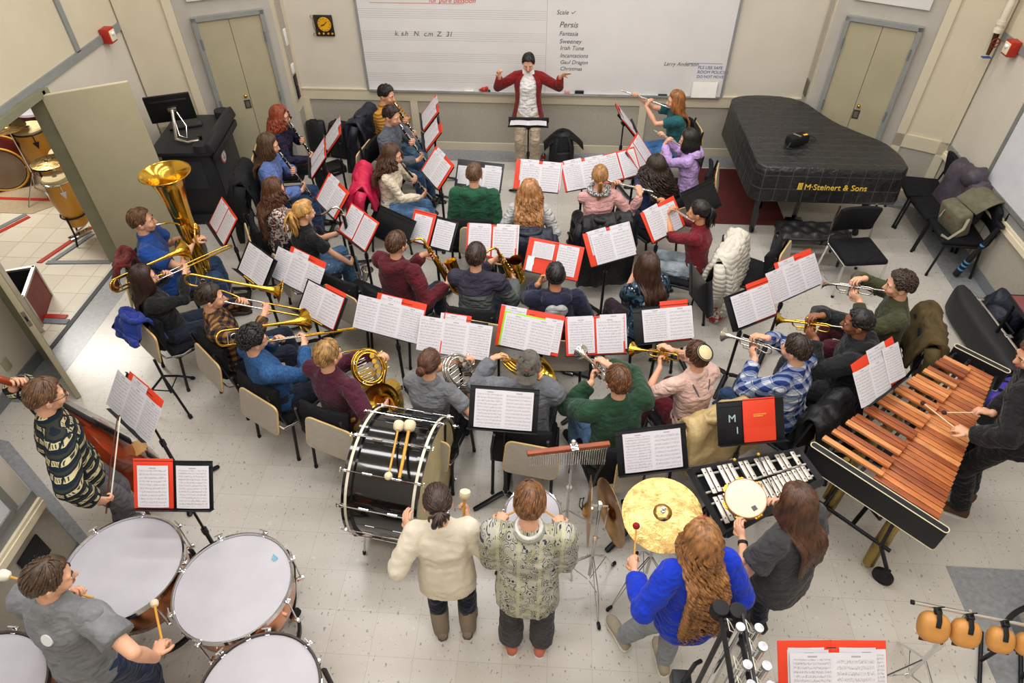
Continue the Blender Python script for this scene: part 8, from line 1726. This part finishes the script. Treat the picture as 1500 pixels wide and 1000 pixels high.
q = at(8, 182, 1.0); t = thing('crash_cymbal', 'cymbal at the left edge of the photo in the next room', 'cymbal', (q.x, q.y, 0)); m = MB(); m.T = Matrix.Translation((0, 0, 1.0)); m.lathe(cymdisc(.21), 36, cap=False); obj('cymbal', m, bronze, t); m = MB(); m.tube([(0, 0, .3), (0, 0, 1.02)], .01, 8); [m.tube([(0, 0, .35), (.3*cos(a), .3*sin(a), .01)], .008, 6) for a in (.4, 2.5, 4.6)]; obj('pole', m, chrome, t)
q = at(12, 245, .30); t = thing('kick_drum', 'drum kit bass drum with reddish shell in the next room', 'drum', (q.x-.15, q.y+.1, .30)); m = MB(); m.T = Matrix.Rotation(rad(-60), 4, 'Z') @ ZX; m.lathe([(.28, -.2), (.29, -.19), (.29, .19), (.28, .2)], 32, cap=False); obj('shell', m, M('kit_red', '#4a1510', .3, var=.2), t); m = MB(); m.T = Matrix.Rotation(rad(-60), 4, 'Z') @ ZX; m.lathe([(.001, .2), (.27, .2)], 32, cap=False); m.lathe([(.001, -.2), (.27, -.2)], 32, cap=False); obj('drum_head', m, M('kick_head', '#8f7f6c', .5, var=.1), t); m = MB(); m.T = Matrix.Rotation(rad(-60), 4, 'Z') @ ZX; [m.lathe([(.28, z_-.02), (.305, z_-.02), (.305, z_+.02), (.28, z_+.02)], 32) if 0 else m.tube([V((.295*cos(a), .295*sin(a), z_)) for a in [i*pi/16 for i in range(32)]], .014, 8, closed=True) for z_ in (-.2, .2)]; obj('hoop', m, woodh, t)
q = at(30, 172, .85); t = thing('floor_tom', 'pale topped drum behind the large conga in the next room', 'drum', (q.x, q.y+.3, 0)); m = MB(); m.lathe([(.24, .45), (.24, .84)], 32, cap=False); obj('shell', m, M('kit_red', '#4a1510'), t); m = MB(); m.lathe([(.001, .85), (.24, .85), (.245, .82)], 32, cap=False); obj('drum_head', m, headm, t)
for i in range(3): a = 2*pi*i/3; m = MB(); m.tube([(.25*cos(a), .25*sin(a), .7), (.27*cos(a), .27*sin(a), 0)], .01, 6); obj('leg', m, chrome, t)
for lb, u, v, a0 in (('chrome pedal machine on the floor by the kick drum', 37, 262, 30), ('chrome hi-hat foot on the carpet at the left edge', 8, 275, 10), ('chrome folded hardware lying under the nearer conga', 118, 345, 60)):
    q = at(u, v, 0); t = thing('drum_hardware', lb, 'drum hardware', (q.x, q.y, .002), rad(a0)); m = MB(); m.box((0, 0, .02), (.26, .09, .02), bev=.005); m.tube([(-.1, 0, .03), (.12, 0, .10)], .012, 8); m.tube([(-.12, -.06, .02), (.16, .05, .02)], .010, 8); obj('pedal', m, chrome, t)
q = V((-5.52, 5.02, 0)); t = thing('flight_case', 'open red flight case with metal edges on the floor of the next room', 'case', (-5.52, 5.12, 0), rad(20)); m = MB(); w, l, h = .36, .52, .40
for x, y, sx, sy in ((0, -l/2, w, .014), (0, l/2, w, .014), (-w/2, 0, .014, l), (w/2, 0, .014, l)): m.box((x, y, h/2), (sx, sy, h))
m.box((0, 0, .01), (w, l, .02)); obj('walls', m, M('case_red', '#6e2722', .5, var=.15), t); m = MB(); [m.box((x, y, h), (sx+.02, sy+.02, .024)) for x, y, sx, sy in ((0, -l/2, w, .014), (0, l/2, w, .014), (-w/2, 0, .014, l), (w/2, 0, .014, l))]; [m.box((x*w/2, y*l/2, h/2), (.03, .03, h)) for x in (-1, 1) for y in (-1, 1)]; obj('metal_edges', m, M('case_alu', '#b9b7b2', .35, metal=.8), t); m = MB(); [m.box((x*.955, y*.97, h/2+.01), (max(.006, sx-.03), max(.006, sy-.03), h-.03)) for x, y, sx, sy in ((0, -l/2, w, .03), (0, l/2, w, .03), (-w/2, 0, .03, l), (w/2, 0, .03, l))]; m.box((0, 0, .025), (w-.04, l-.04, .01)); obj('lining', m, M('case_lining', '#141416', .95), t)
m = MB(); m.T = Matrix.Translation((-5.15, 4.80, 0)) @ Matrix.Rotation(rad(137), 4, 'Z'); m.prism([(.0, .10), (.08, .0), (.46, 0), (.46, 1.6), (.08, 1.6), (0, 1.5)], -.02, .02, Matrix.Rotation(pi/2, 4, 'X')); tag(obj('padded_panel', m, M('panel_beige', '#cfc3ab', .7)), 'pale rounded panel standing behind the nearer door leaf', 'panel')
m = MB(); m.tube([(-6.9, 8.6, 0), (-6.9, 8.6, .9), (-6.85, 8.58, 1.35)], [.16, .2, .17], 12); m.ball((-6.85, 8.58, 1.36), (.2, .15, .12)); tag(obj('covered_stand', m, M('cover_black', '#131316', .9)), 'dark covered stand at the back of the next room', 'stand')
m = MB(); m.box((0, 0, .6), (1.6, .5, 1.2), bev=.03); o = tag(obj('dark_cabinet', m, M('cabinet_dark', '#17171a', .7)), 'dark cabinet at the back of the next room', 'cabinet'); o.location = (-8.3, 8.9, .002); o.rotation_euler = (0, 0, .2)

q = at(1050, 468, 0); heap('plastic_bag', 'small red and white bag on the floor under the white quilted jacket', 'bag', (q.x, q.y, 0), (.13, .09, .12), spots('bag_print', '#d8d4d0', '#b3352c', '#8a8a8c', 18, .52, .62), 63)
